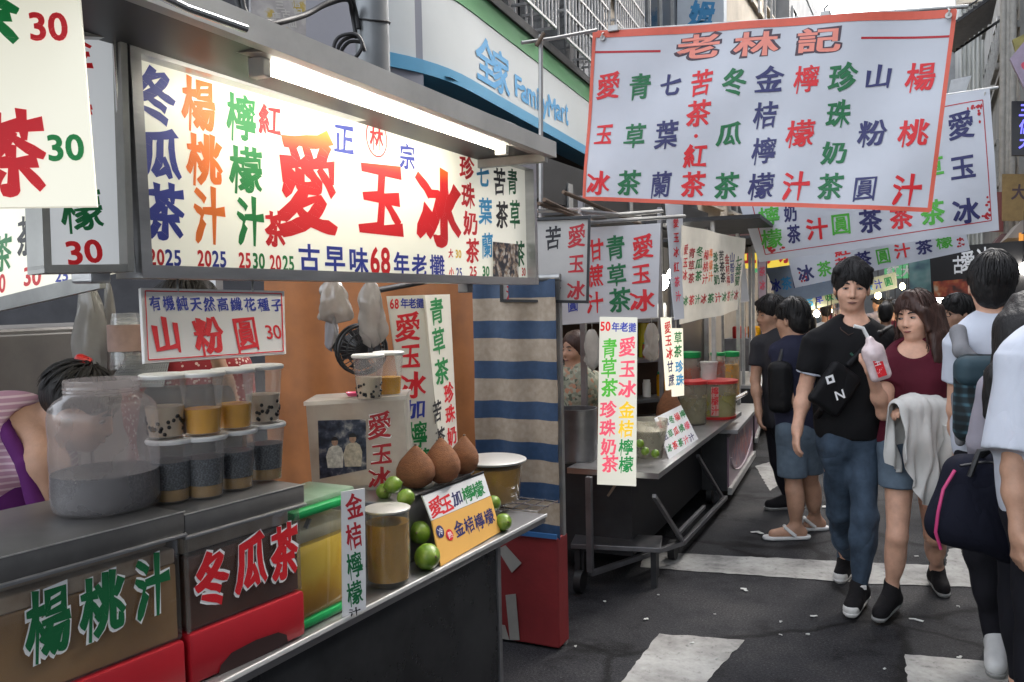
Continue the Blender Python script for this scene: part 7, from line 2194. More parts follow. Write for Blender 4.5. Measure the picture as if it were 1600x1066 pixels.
tee = grow(T, .018, .06) + [C(nb - ZU * .03, shL, .062, .062, .05), C(nb - ZU * .03, shR, .062, .062, .05), C(shL, slL, .064, .068, .03, True), C(shR, slR, .064, .068, .03, True), E(p.at(1556, 660), (.172, .12, .2), .06, p.tM), C(nb - ZU * .03, nb + ZU * .015, .07, .064, .02, True)]
sh_ = p.org('shirt', tee, .009, M_shirt_w, fold=.006, ffreq=17, seed=3, clip=[(p.at(1556, 735), (0, 0, -1))])
p.org('collar_stripe', [C(nb + ZU * .002, nb + ZU * .008, .069, .068, .01, True)], .006, fabric('grey_stripe', (.25, .27, .32)), sh_)
tr_ = grow(p.leg(hipL, knL, anL), .014, .03) + grow(p.leg(hipR, knR, anR), .014, .03) + [E(pel, (.165, .116, .14), .05, p.tM)]
p.org('trousers', tr_, .009, M_black_p, fold=.006, ffreq=18, seed=5, clip=[(pel + ZU * .10, (0, 0, 1)), (Vector((0, 0, .062)), (0, 0, -1))])
for a_, t_ in ((anL, toL), (anR, toR)):
    o = shoe(p, a_, t_, M_shoe_w, M_sole_g, w=.041)
    dv = Vector((t_.x - a_.x, t_.y - a_.y, 0)).normalized(); wv = dv.cross(ZU)
    for k in range(4):
        c_ = a_ + dv * (.035 + .024 * k) - ZU * (.008 + .012 * k)
        part('lace', MB().tube([c_ - wv * .022, c_ + ZU * .006, c_ + wv * .022], .003, 5), mat('lace_grey', (.42, .42, .42)), o, smooth=60, local=True)
# backpack
def plaid(N, L, v):
    sp = N.new('ShaderNodeSeparateXYZ'); L.new(v, sp.inputs[0])
    def bands(sock, f):
        m = N.new('ShaderNodeMath'); m.operation = 'MULTIPLY'; m.inputs[1].default_value = f; L.new(sock, m.inputs[0])
        s1 = N.new('ShaderNodeMath'); s1.operation = 'SINE'; L.new(m.outputs[0], s1.inputs[0])
        return ramp(N, L, s1.outputs[0], [(0, (.35, .35, .35)), (.45, (.8, .8, .8)), (.9, (1.5, 1.5, 1.5))])
    mx = N.new('ShaderNodeMix'); mx.data_type = 'RGBA'; mx.blend_type = 'MULTIPLY'; mx.inputs['Factor'].default_value = 1
    ad = N.new('ShaderNodeMath'); ad.operation = 'ADD'; L.new(sp.outputs['X'], ad.inputs[0]); L.new(sp.outputs['Y'], ad.inputs[1])
    L.new(bands(ad.outputs[0], 160), mx.inputs['A']); L.new(bands(sp.outputs['Z'], 170), mx.inputs['B'])
    m2 = N.new('ShaderNodeMix'); m2.data_type = 'RGBA'; m2.blend_type = 'MULTIPLY'; m2.inputs['Factor'].default_value = 1
    m2.inputs['A'].default_value = (.018, .045, .058, 1); L.new(mx.outputs['Result'], m2.inputs['B'])
    return m2.outputs['Result']
M_plaid = pattern('teal_check', plaid, .8)
bp = thing('backpack', 'teal checked backpack with wide grey strap on the person in the white shirt', 'backpack', p.root)
bc = p.at(1541, 622, -.18); Mk = cols(p.tr, p.tf, ZU)
organic('body', [B(bc, (.118, .055, .178), .052, .03, Mk), E(bc - ZU * .08 - p.tf * .03, (.10, .06, .09), .04, Mk)], .009, M_plaid, bp, fold=.004, ffreq=20)
organic('flap', [B(bc + ZU * .11 - p.tf * .014, (.122, .062, .062), .045, .02, Mk)], .008, mat('teal_flap', (.022, .05, .065), rough=.7), bp)
organic('strap', [C(p.at(1502, 548, -.10), p.at(1498, 520, -.02), .03, .034, .02), C(p.at(1502, 548, -.10), p.at(1548, 575, -.165), .03, .014, .02), C(p.at(1498, 520, -.02), p.at(1496, 620, .03), .03, .026, .02), C(p.at(1496, 620, -.02), p.at(1500, 690, -.08), .026, .02, .02)], .008, fabric('grey_webbing', (.20, .20, .21)), bp)
part('snap', MB().lathe([(.001, -.004), (.010, -.003), (.010, .003), (.001, .004)], bc + ZU * .10 - p.tf * .088, 12), M_chrome, bp, smooth=50, local=True)
part('label', MB().obox(bc + ZU * .10 - p.tf * .083, p.tr * .035, p.tf * .003, ZU * .018), mat('grey_label', (.25, .26, .26)), bp, local=True)

# ---------------------------------------------------------------- girl with long black hair at the right edge
p = Person('person with long black hair in a lilac grey knit sleeve at the right edge', (1600, 1090), 3.30)
p.head(1606, 505, .215, 150, 4, 0)
nb = p.at(1608, 560); chest = p.at(1610, 625); pel = p.at(1610, 760)
T = p.torso(pel, chest, 165, .95, True)
shL, shR = p.at(1552, 606), p.at(1668, 606)
elL, wrL = p.at(1534, 690, .02), p.at(1536, 750, .12)
elR, wrR = p.at(1685, 700), p.at(1680, 780)
hipL, hipR = p.at(1590, 780), p.at(1632, 780)
knL, anL, toL = p.at(1592, 930), p.at(1594, 1085), p.at(1592, 1110, .12)
knR, anR, toR = p.at(1634, 930), p.at(1636, 1085), p.at(1636, 1110, .12)
for a in (toL, toR): a.z = .03
for a in (anL, anR): a.z = .09
body = T + [C(nb - ZU * .03, shL, .045, .045, .05), C(nb - ZU * .03, shR, .045, .045, .05)] + p.arm(shL, elL, wrL, .042, .034, .024) + p.arm(shR, elR, wrR, .042, .034, .024) + p.leg(hipL, knL, anL) + p.leg(hipR, knR, anR) + p.foot(anL, toL) + p.foot(anR, toR) + p.head_prims(nb, True)
body += p.hand(wrL, Vector((0, 0, -1)), -XR, XD, .9) + p.hand(wrR, Vector((0, 0, -1)), XR, XD, .9)
p.org('body', body, .009, SK1)
s_, M = p.hs, cols(p.hr, p.hf, p.hu)
HP = [E(p.hp(0, -.018, .03), (.09 * s_, .108 * s_, .10 * s_), .03, M), C(p.at(1600, 520, -.07), p.at(1590, 610, -.09), .105, .09, .04), C(p.at(1560, 590, -.09), p.at(1548, 648, -.08), .050, .026, .03), C(p.at(1600, 600, -.09), p.at(1600, 690, -.1), .09, .06, .04), E(p.hp(0, .10, -.04), (.064, .07, .09), .015, M, '-')]
p.org('hair', HP, .008, M_hair, fold=.005, ffreq=60, seed=12)
kn = grow(T, .016, .05) + [C(nb - ZU * .04, shL, .05, .054, .05), C(nb - ZU * .04, shR, .05, .054, .05), C(shL, elL, .056, .052, .03), C(elL, elL.lerp(wrL, .5), .052, .050, .02, True), C(shR, elR, .056, .052, .03), C(elR, wrR, .052, .045, .02, True)]
p.org('knit_top', kn, .009, M_lilac, fold=.008, ffreq=18, seed=14, clip=[(p.at(1610, 790), (0, 0, -1))])
p.org('trousers', grow(p.leg(hipL, knL, anL), .012) + grow(p.leg(hipR, knR, anR), .012) + [E(pel, (.165, .115, .13), .05, p.tM)], .010, M_black_p, fold=.005, seed=2, clip=[(Vector((0, 0, .09)), (0, 0, -1))])
shoe(p, anL, toL, M_shoe_k, M_sole_g, w=.036); shoe(p, anR, toR, M_shoe_k, M_sole_g, w=.036)

# ---------------------------------------------------------------- person in white T-shirt, mostly out of the frame
p = Person('person in a loose white T-shirt cut off by the right edge of the photo', (1665, 1200), 2.75)
p.head(1668, 440, .235, 130, 0, 0)
nb = p.at(1662, 512); chest = p.at(1660, 600); pel = p.at(1660, 790)
T = p.torso(pel, chest, 150)
shL, shR = p.at(1596, 560), p.at(1735, 560)
elL, wrL = p.at(1584, 735, -.02), p.at(1592, 830, -.06)
elR, wrR = p.at(1745, 740), p.at(1745, 850)
hipL, hipR = p.at(1628, 820), p.at(1690, 820)
knL, anL, toL = p.at(1624, 1000, .05), p.at(1622, 1190, .1), p.at(1622, 1200, .22)
knR, anR, toR = p.at(1694, 1000), p.at(1694, 1190), p.at(1694, 1200, .12)
for a in (toL, toR): a.z = .03
for a in (anL, anR): a.z = .09
body = T + [C(nb - ZU * .02, shL, .055, .055, .05), C(nb - ZU * .02, shR, .055, .055, .05)] + p.arm(shL, elL, wrL) + p.arm(shR, elR, wrR) + p.leg(hipL, knL, anL) + p.leg(hipR, knR, anR) + p.foot(anL, toL) + p.foot(anR, toR) + p.head_prims(nb)
body += p.hand(wrL, Vector((0, 0, -1)), -XR, XD) + p.hand(wrR, Vector((0, 0, -1)), XR, XD)
p.org('body', body, .009, SK2)
short_hair(p, M_hair, False, seed=19)
sl = shL.lerp(elL, .82)
tee = grow(T, .02, .06) + [C(nb - ZU * .04, shL, .062, .066, .05), C(nb - ZU * .04, shR, .062, .066, .05), C(shL, sl, .068, .092, .03, True), C(shR, shR.lerp(elR, .8), .068, .09, .03, True), E(p.at(1660, 730), (.19, .135, .24), .06, p.tM), ('-', 'ell', tuple(nb + p.tf * .03 + ZU * .012), (.075, .08, .045), None, .012)]
p.org('shirt', tee, .009, M_shirt_w, fold=.007, ffreq=14, seed=23, clip=[(p.at(1660, 850), (0, 0, -1))])
p.org('trousers', grow(p.leg(hipL, knL, anL), .02) + grow(p.leg(hipR, knR, anR), .02) + [E(pel, (.175, .12, .14), .05, p.tM)], .010, M_black_p, fold=.006, seed=6, clip=[(Vector((0, 0, .09)), (0, 0, -1))])
shoe(p, anL, toL, M_shoe_k, M_sole, w=.042); shoe(p, anR, toR, M_shoe_k, M_sole, w=.042)
# duffel bag
df = thing('duffel_bag', 'dark navy duffel bag with pink piping hanging at the right edge', 'bag', p.root)
def fx(x, y, d=0): return p.at(x, y, d)
Mdf = cols((XR * .97 - ZU * .24).normalized(), XD, (ZU * .97 + XR * .24).normalized())
organic('body', [B(fx(1552, 792, .30), (.20, .085, .165), .07, .02, Mdf), E(fx(1500, 815, .29), (.085, .075, .10), .06, Mdf), E(fx(1590, 760, .25), (.12, .09, .09), .05, Mdf)], .010, fabric('navy_nylon', (.010, .011, .020), rough=.9, wrinkle=.6), df, fold=.012, ffreq=15, seed=3)
part('zip', MB().tube([fx(1500, 728, .205), fx(1540, 722, .20), fx(1590, 728, .19), fx(1640, 745, .18)], .005, 6), M_dark, df, smooth=60, local=True)
part('handle', MB().tube([fx(1515, 745, .20), fx(1530, 705, .19), fx(1570, 700, .18), fx(1592, 740, .18)], .010, 6), M_black, df, smooth=60, local=True)
part('piping', MB().tube([fx(1492, 735, .235), fx(1474, 765, .23), fx(1466, 800, .235), fx(1462, 832, .245), fx(1470, 858, .26)], .006, 7), mat('pink_piping', (.55, .05, .18), rough=.5), df, smooth=60, local=True)
part('strap', MB().tube([fx(1520, 722, .30), fx(1560, 690, .16), fx(1600, 560, .04), fx(1612, 545, .0)], .014, 6), M_black, df, smooth=60, local=True)
# pink patch of another bag at the very edge
pb = thing('sports_bag', 'black and pink bag low at the right edge', 'bag', p.root)
organic('body', [C(fx(1612, 905, .15), fx(1625, 1060, .15), .055, .06, .03)], .009, MATS['navy_nylon'], pb, fold=.004)
organic('pink_panel', [C(fx(1600, 900, .10), fx(1604, 945, .10), .024, .03, .02)], .007, mat('pink_panel', (.50, .04, .16), rough=.6), pb)

# ---------------------------------------------------------------- man in navy shirt and sandals by the carts
p = Person('man in navy shirt, denim shorts and white sandals standing by the carts', (1250, 842), 5.55)
p.head(1236, 500, .235, -140, 4, 0)
nb = p.at(1243, 534); chest = p.at(1247, 570); pel = p.at(1248, 668)
T = p.torso(pel, chest, -150, .95)
shL, shR = p.at(1216, 548), p.at(1277, 548, .05)
elL, wrL = p.at(1232, 625, -.14), p.at(1252, 640, -.02)
elR, wrR = p.at(1284, 612, .02), p.at(1280, 660, .1)
hipL, hipR = p.at(1238, 690), p.at(1262, 690)
knL, anL, toL = p.at(1240, 765, -.02), p.at(1244, 832, .0), p.at(1208, 850, .02)
knR, anR, toR = p.at(1266, 762, .12), p.at(1274, 822, .2), p.at(1262, 836, .2)
toL = p.at(1208, 845, 0); toL.z = .03; anL.z = .085; toR.z = .03; anR.z = .085
body = T + [C(nb - ZU * .02, shL, .055, .055, .05), C(nb - ZU * .02, shR, .055, .055, .05)] + p.arm(shL, elL, wrL) + p.arm(shR, elR, wrR) + p.leg(hipL, knL, anL) + p.leg(hipR, knR, anR) + p.foot(anL, toL) + p.foot(anR, toR) + p.head_prims(nb)
body += p.hand(wrL, XR + ZU * .2, -XD, ZU * -1) + p.hand(wrR, Vector((0, 0, -1)), XR, XD)
p.org('body', body, .010, SK2)
short_hair(p, M_hair, False, seed=29, res=.01); strands(p, M_hair, 110, 1.0, 29, rad=.006)
tee = grow(T, .018, .06) + [C(nb - ZU * .03, shL, .062, .062, .05), C(nb - ZU * .03, shR, .062, .062, .05), C(shL, shL.lerp(elL, .6), .062, .064, .03, True), C(shR, shR.lerp(elR, .6), .062, .064, .03, True), E(p.at(1248, 640), (.165, .12, .18), .06, p.tM)]
p.org('shirt', tee, .011, M_navy, fold=.007, ffreq=15, seed=31, clip=[(p.at(1248, 682), (0, 0, -1))])
sh = [C(hipL, hipL.lerp(knL, .8), .10, .092, .03), C(hipR, hipR.lerp(knR, .8), .10, .092, .03), E(pel, (.168, .118, .13), .05, p.tM)]
p.org('denim_shorts', sh, .010, M_denim_l, fold=.007, ffreq=15, seed=33, clip=[(p.at(1240, 744), (0, 0, -1))])
for an, to in ((anL, toL), (anR, toR)):
    d = Vector((to.x - an.x, to.y - an.y, 0)).normalized(); w = d.cross(ZU)
    o = p.org('sandal', [C(an - d * .05 - ZU * .07, to - ZU * .018 + d * .02, .044, .048, .02)], .008, M_shoe_w, clip=[(Vector((0, 0, .003)), (0, 0, -1)), (Vector((0, 0, .024)), (0, 0, 1))])
    part('strap', MB().tube([an + d * .02 + w * .05 - ZU * .055, an + d * .07 - ZU * .005 + w * .02, an + d * .08 - ZU * .004 - w * .02, an + d * .02 - w * .05 - ZU * .055], .012, 7), M_shoe_w, o, smooth=60, local=True)
sb2 = thing('shoulder_bag', 'black bag carried at the side of the man in the navy shirt', 'bag', p.root)
organic('body', [B(p.at(1219, 605, -.12), (.07, .07, .16), .05, .02)], .012, MATS['black_nylon'], sb2, fold=.006, ffreq=14)
part('strap', MB().tube([p.at(1215, 575, -.12), p.at(1224, 540, -.08), p.at(1250, 534, .06)], .014, 6), M_black, sb2, smooth=60, local=True)

# ---------------------------------------------------------------- simpler figures further off
def figure(label, foot, dep, headp, hh, yaw, sh, pel_y, shirt_m, leg_m, hair_m=M_hair, skin=SK2, seed=1, extra=None, bend=None, legs=True, longhair=False, fold=.006, res=.013, glasses=False, face=False, torso_px=None):
    p = Person(label, foot, dep)
    p.head(headp[0], headp[1], hh, yaw, 4, 0)
    k = FPX / dep
    cx = (sh[0] + sh[2]) / 2
    px_ = torso_px or cx
    nb = p.at(cx, (sh[1] + sh[3]) / 2 - 12 * 4.3 / dep); chest = p.at(cx * .7 + px_ * .3, (sh[1] + sh[3]) / 2 + .10 * k); pel = p.at(px_, pel_y)
    T = p.torso(pel, chest, yaw, .95)
    a, b = p.at(sh[0], sh[1]), p.at(sh[2], sh[3])
    dn = .27; e = extra or {}
    elL = p.at(*e['elL']) if 'elL' in e else a - ZU * dn + XR * -.03
    wrL = p.at(*e['wrL']) if 'wrL' in e else elL - ZU * .22 - XD * .08
    elR = p.at(*e['elR']) if 'elR' in e else b - ZU * dn + XR * .03
    wrR = p.at(*e['wrR']) if 'wrR' in e else elR - ZU * .22 - XD * .08
    body = T + [C(nb - ZU * .02, a, .052, .052, .05), C(nb - ZU * .02, b, .052, .052, .05)] + p.arm(a, elL, wrL) + p.arm(b, elR, wrR) + p.head_prims(nb)
    body += p.hand(wrL, (wrL - elL), -XR, -XD) + p.hand(wrR, (wrR - elR), XR, -XD)
    hl, hr = pel - p.tr * .085 - ZU * .06, pel + p.tr * .085 - ZU * .06
    fl = Vector((hl.x, hl.y, 0)) - pel * 0; fr = Vector((hr.x, hr.y, 0))
    base = Vector((0, 0, 0)); off = Vector((base.x - pel.x, base.y - pel.y, 0))
    anL, anR = fl + off + ZU * .09 - XD * .05, fr + off + ZU * .09 + XD * .12
    knL, knR = hl.lerp(anL, .5) + p.tf * .03, hr.lerp(anR, .5) + p.tf * .03
    body += p.leg(hl, knL, anL) + p.leg(hr, knR, anR) + p.foot(anL, anL + p.tf * .16 - ZU * .06) + p.foot(anR, anR + p.tf * .16 - ZU * .06)
    p.org('body', body, res, skin)
    if longhair:
        s, M = p.hs, cols(p.hr, p.hf, p.hu)
        p.org('hair', [E(p.hp(0, -.018, .03), (.09 * s, .108 * s, .10 * s), .03, M), C(p.hp(0, -.06, .0), p.hp(0, -.08, -.22), .075, .05, .04), E(p.hp(0, .10, -.04), (.066, .07, .09), .015, M, '-')], res, hair_m, fold=.005, ffreq=50, seed=seed)
    else:
        short_hair(p, hair_m, face, seed=seed, res=min(res, .010))
        if dep < 8: strands(p, hair_m, 90, 1.0, seed, rad=.006)
    if face: p.face(M_lipd)
    tee = grow(T, .018, .06) + [C(nb - ZU * .035, a, .06, .06, .05), C(nb - ZU * .035, b, .06, .06, .05), C(a, a.lerp(elL, .62), .06, .062, .03, True), C(b, b.lerp(elR, .62), .06, .062, .03, True), E(pel + ZU * .05, (.165, .118, .17), .06, p.tM)]
    shirt = p.org('shirt', tee, res, shirt_m, fold=fold, ffreq=15, seed=seed, clip=[(pel - ZU * .06, (0, 0, -1))])
    p.org('trousers', grow(p.leg(hl, knL, anL), .016) + grow(p.leg(hr, knR, anR), .016) + [E(pel, (.164, .114, .13), .05, p.tM)], res, leg_m, fold=.005, seed=seed, clip=[(Vector((0, 0, .09)), (0, 0, -1))])
    for an in (anL, anR): shoe(p, an, an + p.tf * .16 - ZU * .055, M_shoe_k, M_sole_g)
    if glasses:
        g = MB()
        for sg_ in (-1, 1):
            g.tube([p.hp(.032 * sg_ + .022 * math.cos(t), .094, .003 + .016 * math.sin(t)) for t in [i * math.pi / 6 for i in range(13)]], .0025, 5)
            g.tube([p.hp(.055 * sg_, .092, .005), p.hp(.078 * sg_, -.01, .005)], .0025, 5)
        part('glasses', g, M_black, p.t, smooth=60, local=True)
    return p
def dots(N, L, v):
    vo = N.new('ShaderNodeTexVoronoi'); vo.inputs['Scale'].default_value = 75; L.new(v, vo.inputs['Vector'])
    return ramp(N, L, vo.outputs['Distance'], [(.0, (.60, .45, .40)), (.30, (.26, .015, .022))], 'CONSTANT')
M_dots = pattern('red_dotted_cloth', dots, .8)
def floral(N, L, v):
    vo = N.new('ShaderNodeTexVoronoi'); vo.inputs['Scale'].default_value = 45; L.new(v, vo.inputs['Vector'])
    return ramp(N, L, vo.outputs['Color'], [(.2, (.08, .10, .07)), (.45, (.34, .34, .26)), (.7, (.20, .22, .16)), (.85, (.42, .20, .12))])
M_floral = pattern('floral_cloth', floral, .8)
def pinkstripe(N, L, v):
    sp = N.new('ShaderNodeSeparateXYZ'); L.new(v, sp.inputs[0])
    m = N.new('ShaderNodeMath'); m.operation = 'MULTIPLY'; m.inputs[1].default_value = 420; L.new(sp.outputs['Z'], m.inputs[0])
    s1 = N.new('ShaderNodeMath'); s1.operation = 'SINE'; L.new(m.outputs[0], s1.inputs[0])
    return ramp(N, L, s1.outputs[0], [(.3, (.40, .22, .30)), (.7, (.60, .46, .50))])
M_pinks = pattern('pink_striped_cloth', pinkstripe, .8)
figure('man with spiky black hair in profile beside the man in the navy shirt', (1240, 790), 6.3, (1204, 492), .235, -80, (1186, 536, 1228, 536), 655, fabric('charcoal_cotton', (.03, .03, .035)), M_black_p, seed=41, face=True, torso_px=1222)
figure('man in glasses with short black hair further down the street', (1500, 790), 6.2, (1494, 490), .235, -75, (1466, 538, 1526, 538), 655, fabric('dark_blue_shirt', (.02, .03, .05)), M_black_p, seed=43, glasses=True, face=True)
figure('vendor in a floral blouse behind the second stall', (905, 880), d2 + 1.3, (898, 546), .225, -50, (872, 590, 930, 592), 720, M_floral, M_black_p, M_hairb, SK2, seed=45, face=True, longhair=True)
v3 = figure('vendor in a red dotted top behind the hanging price board', (300, 1200), 2.45, (292, 505), .225, 10, (238, 575, 352, 575), 800, M_dots, M_black_p, seed=47, face=True, res=.011, extra=dict(elR=(372, 690, 0), wrR=(350, 600, -.1)))
v3.org('apron', [E(v3.at(295, 690, -.08), (.17, .10, .26), .04)], .012, fabric('dark_apron', (.03, .022, .02)), fold=.004, clip=[(v3.at(295, 596), (0, 0, 1))])
# vendor at the left edge, head bent down to the right
p = Person('vendor in a pink striped top and purple apron bending over at the left edge', (20, 1300), 2.15)
p.head(126, 640, .195, 96, 26, 8)
nb = p.at(52, 668, .03); chest = p.at(14, 735); pel = p.at(-30, 920, .05)
T = p.torso(pel, chest, 40, .95, True)
shL, shR = p.at(-52, 700, .12), p.at(72, 728, -.12)
elL, wrL = p.at(-70, 830, .0), p.at(0, 880, -.1)
elR, wrR = p.at(88, 840, -.14), p.at(130, 880, -.2)
hl, hr = p.at(-60, 960), p.at(10, 960)
kn1, kn2, an1, an2 = p.at(-60, 1140), p.at(10, 1140), p.at(-60, 1300), p.at(10, 1300)
for a in (an1, an2): a.z = .09
body = T + [C(nb, shL, .05, .05, .05), C(nb, shR, .05, .05, .05)] + p.arm(shL, elL, wrL) + p.arm(shR, elR, wrR) + p.leg(hl, kn1, an1) + p.leg(hr, kn2, an2) + p.foot(an1, an1 + p.tf * .16 - ZU * .06) + p.foot(an2, an2 + p.tf * .16 - ZU * .06) + p.head_prims(nb, True)
body += p.hand(wrL, wrL - elL, ZU, -XD) + p.hand(wrR, wrR - elR, ZU, -XD)
p.org('body', body, .0085, SK2)
p.face(M_lipd)
s, M = p.hs, cols(p.hr, p.hf, p.hu)
hr_ = p.org('hair', [E(p.hp(0, -.020, .036), (.086 * s, .106 * s, .092 * s), .02, M), E(p.hp(0, .10, -.05), (.07 * s, .078 * s, .095 * s), .015, M, '-'), E(p.hp(.10, .02, -.065), (.055, .075, .085), .01, M, '-'), E(p.hp(-.10, .02, -.065), (.055, .075, .085), .01, M, '-')], .0075, M_hair, fold=.004, ffreq=60, seed=3); strands(p, M_hair, 170, .80, 33, .2)
p.org('hair_clip', [B(p.hp(.02, -.05, .105), (.016, .020, .034), .008, .01, M), B(p.hp(.045, -.06, .085), (.014, .018, .026), .008, .01, M)], .006, mat('red_clip', (.45, .02, .018), rough=.35), hr_)
top = grow(T, .014, .05) + [C(nb - ZU * .03, shL, .052, .05, .04), C(nb - ZU * .03, shR, .052, .05, .04), ('-', 'ell', tuple(nb + p.tf * .06 + ZU * .0), (.072, .08, .058), None, .012)]
p.org('striped_top', top, .009, M_pinks, fold=.005, ffreq=16, seed=5, clip=[(p.at(0, 900), (0, 0, -1))])
M_purple = fabric('purple_apron', (.10, .018, .12))
ap = p.org('apron', [E(chest + p.tf * .06 - ZU * .10, (.12, .08, .14), .04, p.tM), E(pel + p.tf * .03, (.16, .11, .22), .05, p.tM)], .009, M_purple, fold=.004, seed=7)
p.org('apron_strap', [C(p.at(4, 664, -.06), p.at(40, 730, -.15), .018, .018, .01), C(p.at(40, 730, -.15), p.at(58, 790, -.17), .019, .022, .01), C(p.at(4, 664, -.06), p.at(-10, 655, .02), .024, .02, .01)], .008, M_purple, ap)
p.org('trousers', grow(p.leg(hl, kn1, an1), .02) + grow(p.leg(hr, kn2, an2), .02), .012, M_black_p, clip=[(Vector((0, 0, .09)), (0, 0, -1))])
# ================================================================== buildings along the street
def facade(label, x0, x1, y0, y1, h, m, name='building', side=1, floors=(), win_m=None, frame_m=None, nwin=3, wx=None, ledge=True, wz=1.3, group=None):
    """a block with window openings, sills and ledges on its street face (x = x1 on the left side, x = x0 on the right)"""
    t = thing(name, label, 'building', ((x0 + x1) / 2, (y0 + y1) / 2, 0), group)
    part('wall', MB().box((x0, y0, 0), (x1, y1, h)), m, t)
    fx_ = x1 if side == 1 else x0
    for z in floors:
        for k in range(nwin):
            w = (y1 - y0) / nwin
            a, b = y0 + w * k + w * .18, y0 + w * (k + 1) - w * .18
            wn_ = part('window', MB().box((fx_ - .02, a, z), (fx_ + .02, b, z + wz)), win_m or M_glass_d, t)
            fr = MB()
            for (p, q) in (((a, z), (b, z)), ((a, z + wz), (b, z + wz)), ((a, z), (a, z + wz)), ((b, z), (b, z + wz)), (((a + b) / 2, z), ((a + b) / 2, z + wz))):
                fr.bar((fx_ + .03 * side, p[0], p[1]), (fx_ + .03 * side, q[0], q[1]), .06, .05)
            part('frame', fr, frame_m or M_galv, wn_)
            part('sill', MB().box((fx_ - .03, a - .08, z - .09), (fx_ + .12 * side if side == 1 else fx_ + .03, b + .08, z - .032)) if side == 1 else MB().box((fx_ - .12, a - .08, z - .09), (fx_ + .03, b + .08, z - .032)), m, wn_)
        if ledge:
            part('ledge', MB().box((min(fx_, fx_ + .1 * side), y0, z - .55), (max(fx_, fx_ + .1 * side), y1, z - .42)), m, t)
    part('parapet', MB().box((x0 - .03, y0 - .03, h), (x1 + .03, y1 + .03, h + .5)), m, t)
    return t
def tilef(name, c1, c2, sc_):
    def b(N, L, v):
        br = N.new('ShaderNodeTexBrick'); br.inputs['Scale'].default_value = sc_
        br.inputs['Color1'].default_value = c1 + (1,); br.inputs['Color2'].default_value = tuple(c * .86 for c in c1) + (1,); br.inputs['Mortar'].default_value = c2 + (1,)
        br.inputs['Mortar Size'].default_value = .02
        mp = N.new('ShaderNodeMapping'); mp.inputs['Rotation'].default_value = (R(90), 0, R(90)); L.new(v, mp.inputs['Vector']); L.new(mp.outputs[0], br.inputs['Vector'])
        return br.outputs['Color']
    return pattern(name, b, .6)
M_tile = tilef('cream_tile', (.46, .40, .32), (.30, .27, .22), 3.2)
M_cream = mat('cream_render', (.44, .39, .32), rough=.85, var=.15, scale=2)
M_grey2 = mat('grey_render', (.26, .265, .27), rough=.85, var=.2, scale=1.4)
M_grey3 = mat('stained_render', (.30, .30, .285), rough=.9, var=.35, scale=1.2, stretch=(1, 1, .2))
xl = -4.35
yb0, yb1, yb2 = onX(932, 20, xl).y, onX(988, 20, xl).y, onX(1064, 20, xl).y
facade('cream tiled corner building rising above the left end of the street banner', -9, xl, yb0 + .1, yb1, 15, M_tile, floors=(3.4, 6.6, 9.8), nwin=1)
facade('dark glazed building bay next to the cream tiled corner', -9, xl - .1, yb1 + .02, yb2 + 1.5, 14, mat('dark_bay', (.05, .06, .075), rough=.35, var=.3, scale=1.5), floors=(3.6, 6.2, 8.8, 11.4), nwin=2)
facade('cream rendered building beyond the blue lettered sign', -10, xl - .1, yb2 + 1.6, yb2 + 12, 13.5, M_cream, floors=(3.6, 6.8, 10.0), nwin=4)
facade('grey row building far along the left side of the street', -10, xl + .3, yb2 + 12.1, 44, 12, M_grey2, floors=(3.6, 6.6, 9.4), nwin=6)
vs = thing('shop_sign', 'tall projecting white sign with blue characters above the street banner', 'sign', (xl, yb2, 8))
vq = [onY(x, y, yb2) for x, y in [(1058, -330), (1131, -330), (1131, 60), (1058, 60)]]
vsg = make_sign(vs, 'panel', [(1058, -330), (1131, -330), (1131, 60), (1058, 60)], plane=plY(yb2), thick=.25, m=mat('pale_sign', (.52, .57, .62), rough=.5, var=.06))
for i, ch in enumerate('家全姆信'): put(vsg, ch, 1096, -100 + (i - 0) * 62 - 6 if i < 2 else (-35 + 62 if i == 3 else 22), 42, 46, 'bandblue', 'bold')
finish(vsg)
part('bracket', MB().box((xl - .6, yb2 + .05, vq[0].z - .3), (xl + .3, yb2 + .15, vq[0].z - .2)), M_dark, vs)
# outside rail and stair frame on the cream building
rl2 = thing('roof_scaffold', 'thin metal stair frame on the cream building against the sky', 'scaffold', (xl + .2, yb2 + 5, 9))
mb = MB()
for k in range(7):
    y = yb2 + 2 + k * .9; mb.bar((xl + .5, y, 8.5), (xl + .5, y, 15), .05)
for z in (9.5, 11, 12.5, 14): mb.bar((xl + .5, yb2 + 2, z), (xl + .5, yb2 + 7.4, z), .05)
for k in range(5): mb.bar((xl + .5, yb2 + 2 + k, 9.5), (xl + .5, yb2 + 3.4 + k, 12.5), .04)
part('frame', mb, M_bars, rl2)
# end of the street
facade('low grey building with a dark roof closing the far end of the street', -9, 1.0, 46, 54, 12.6, M_grey2, floors=(4, 7, 10), nwin=3)
def corr(N, L, v):
    sp = N.new('ShaderNodeSeparateXYZ'); L.new(v, sp.inputs[0])
    m = N.new('ShaderNodeMath'); m.operation = 'MULTIPLY'; m.inputs[1].default_value = 3.0; L.new(sp.outputs['X'], m.inputs[0])
    n = N.new('ShaderNodeTexNoise'); n.inputs['Scale'].default_value = 2.2; n.inputs['Detail'].default_value = 6
    mp = N.new('ShaderNodeMapping'); mp.inputs['Scale'].default_value = (3, 3, .25); L.new(v, mp.inputs['Vector']); L.new(mp.outputs[0], n.inputs['Vector'])
    return ramp(N, L, n.outputs['Fac'], [(.3, (.22, .23, .22)), (.5, (.36, .37, .36)), (.7, (.46, .47, .46))])
rt = thing('corrugated_building', 'tall pale corrugated building at the far right end of the street', 'building', (2.5, 40, 0))
mb = MB(); n = 60; v, f = [], []
X0, X1 = .95, 5.5
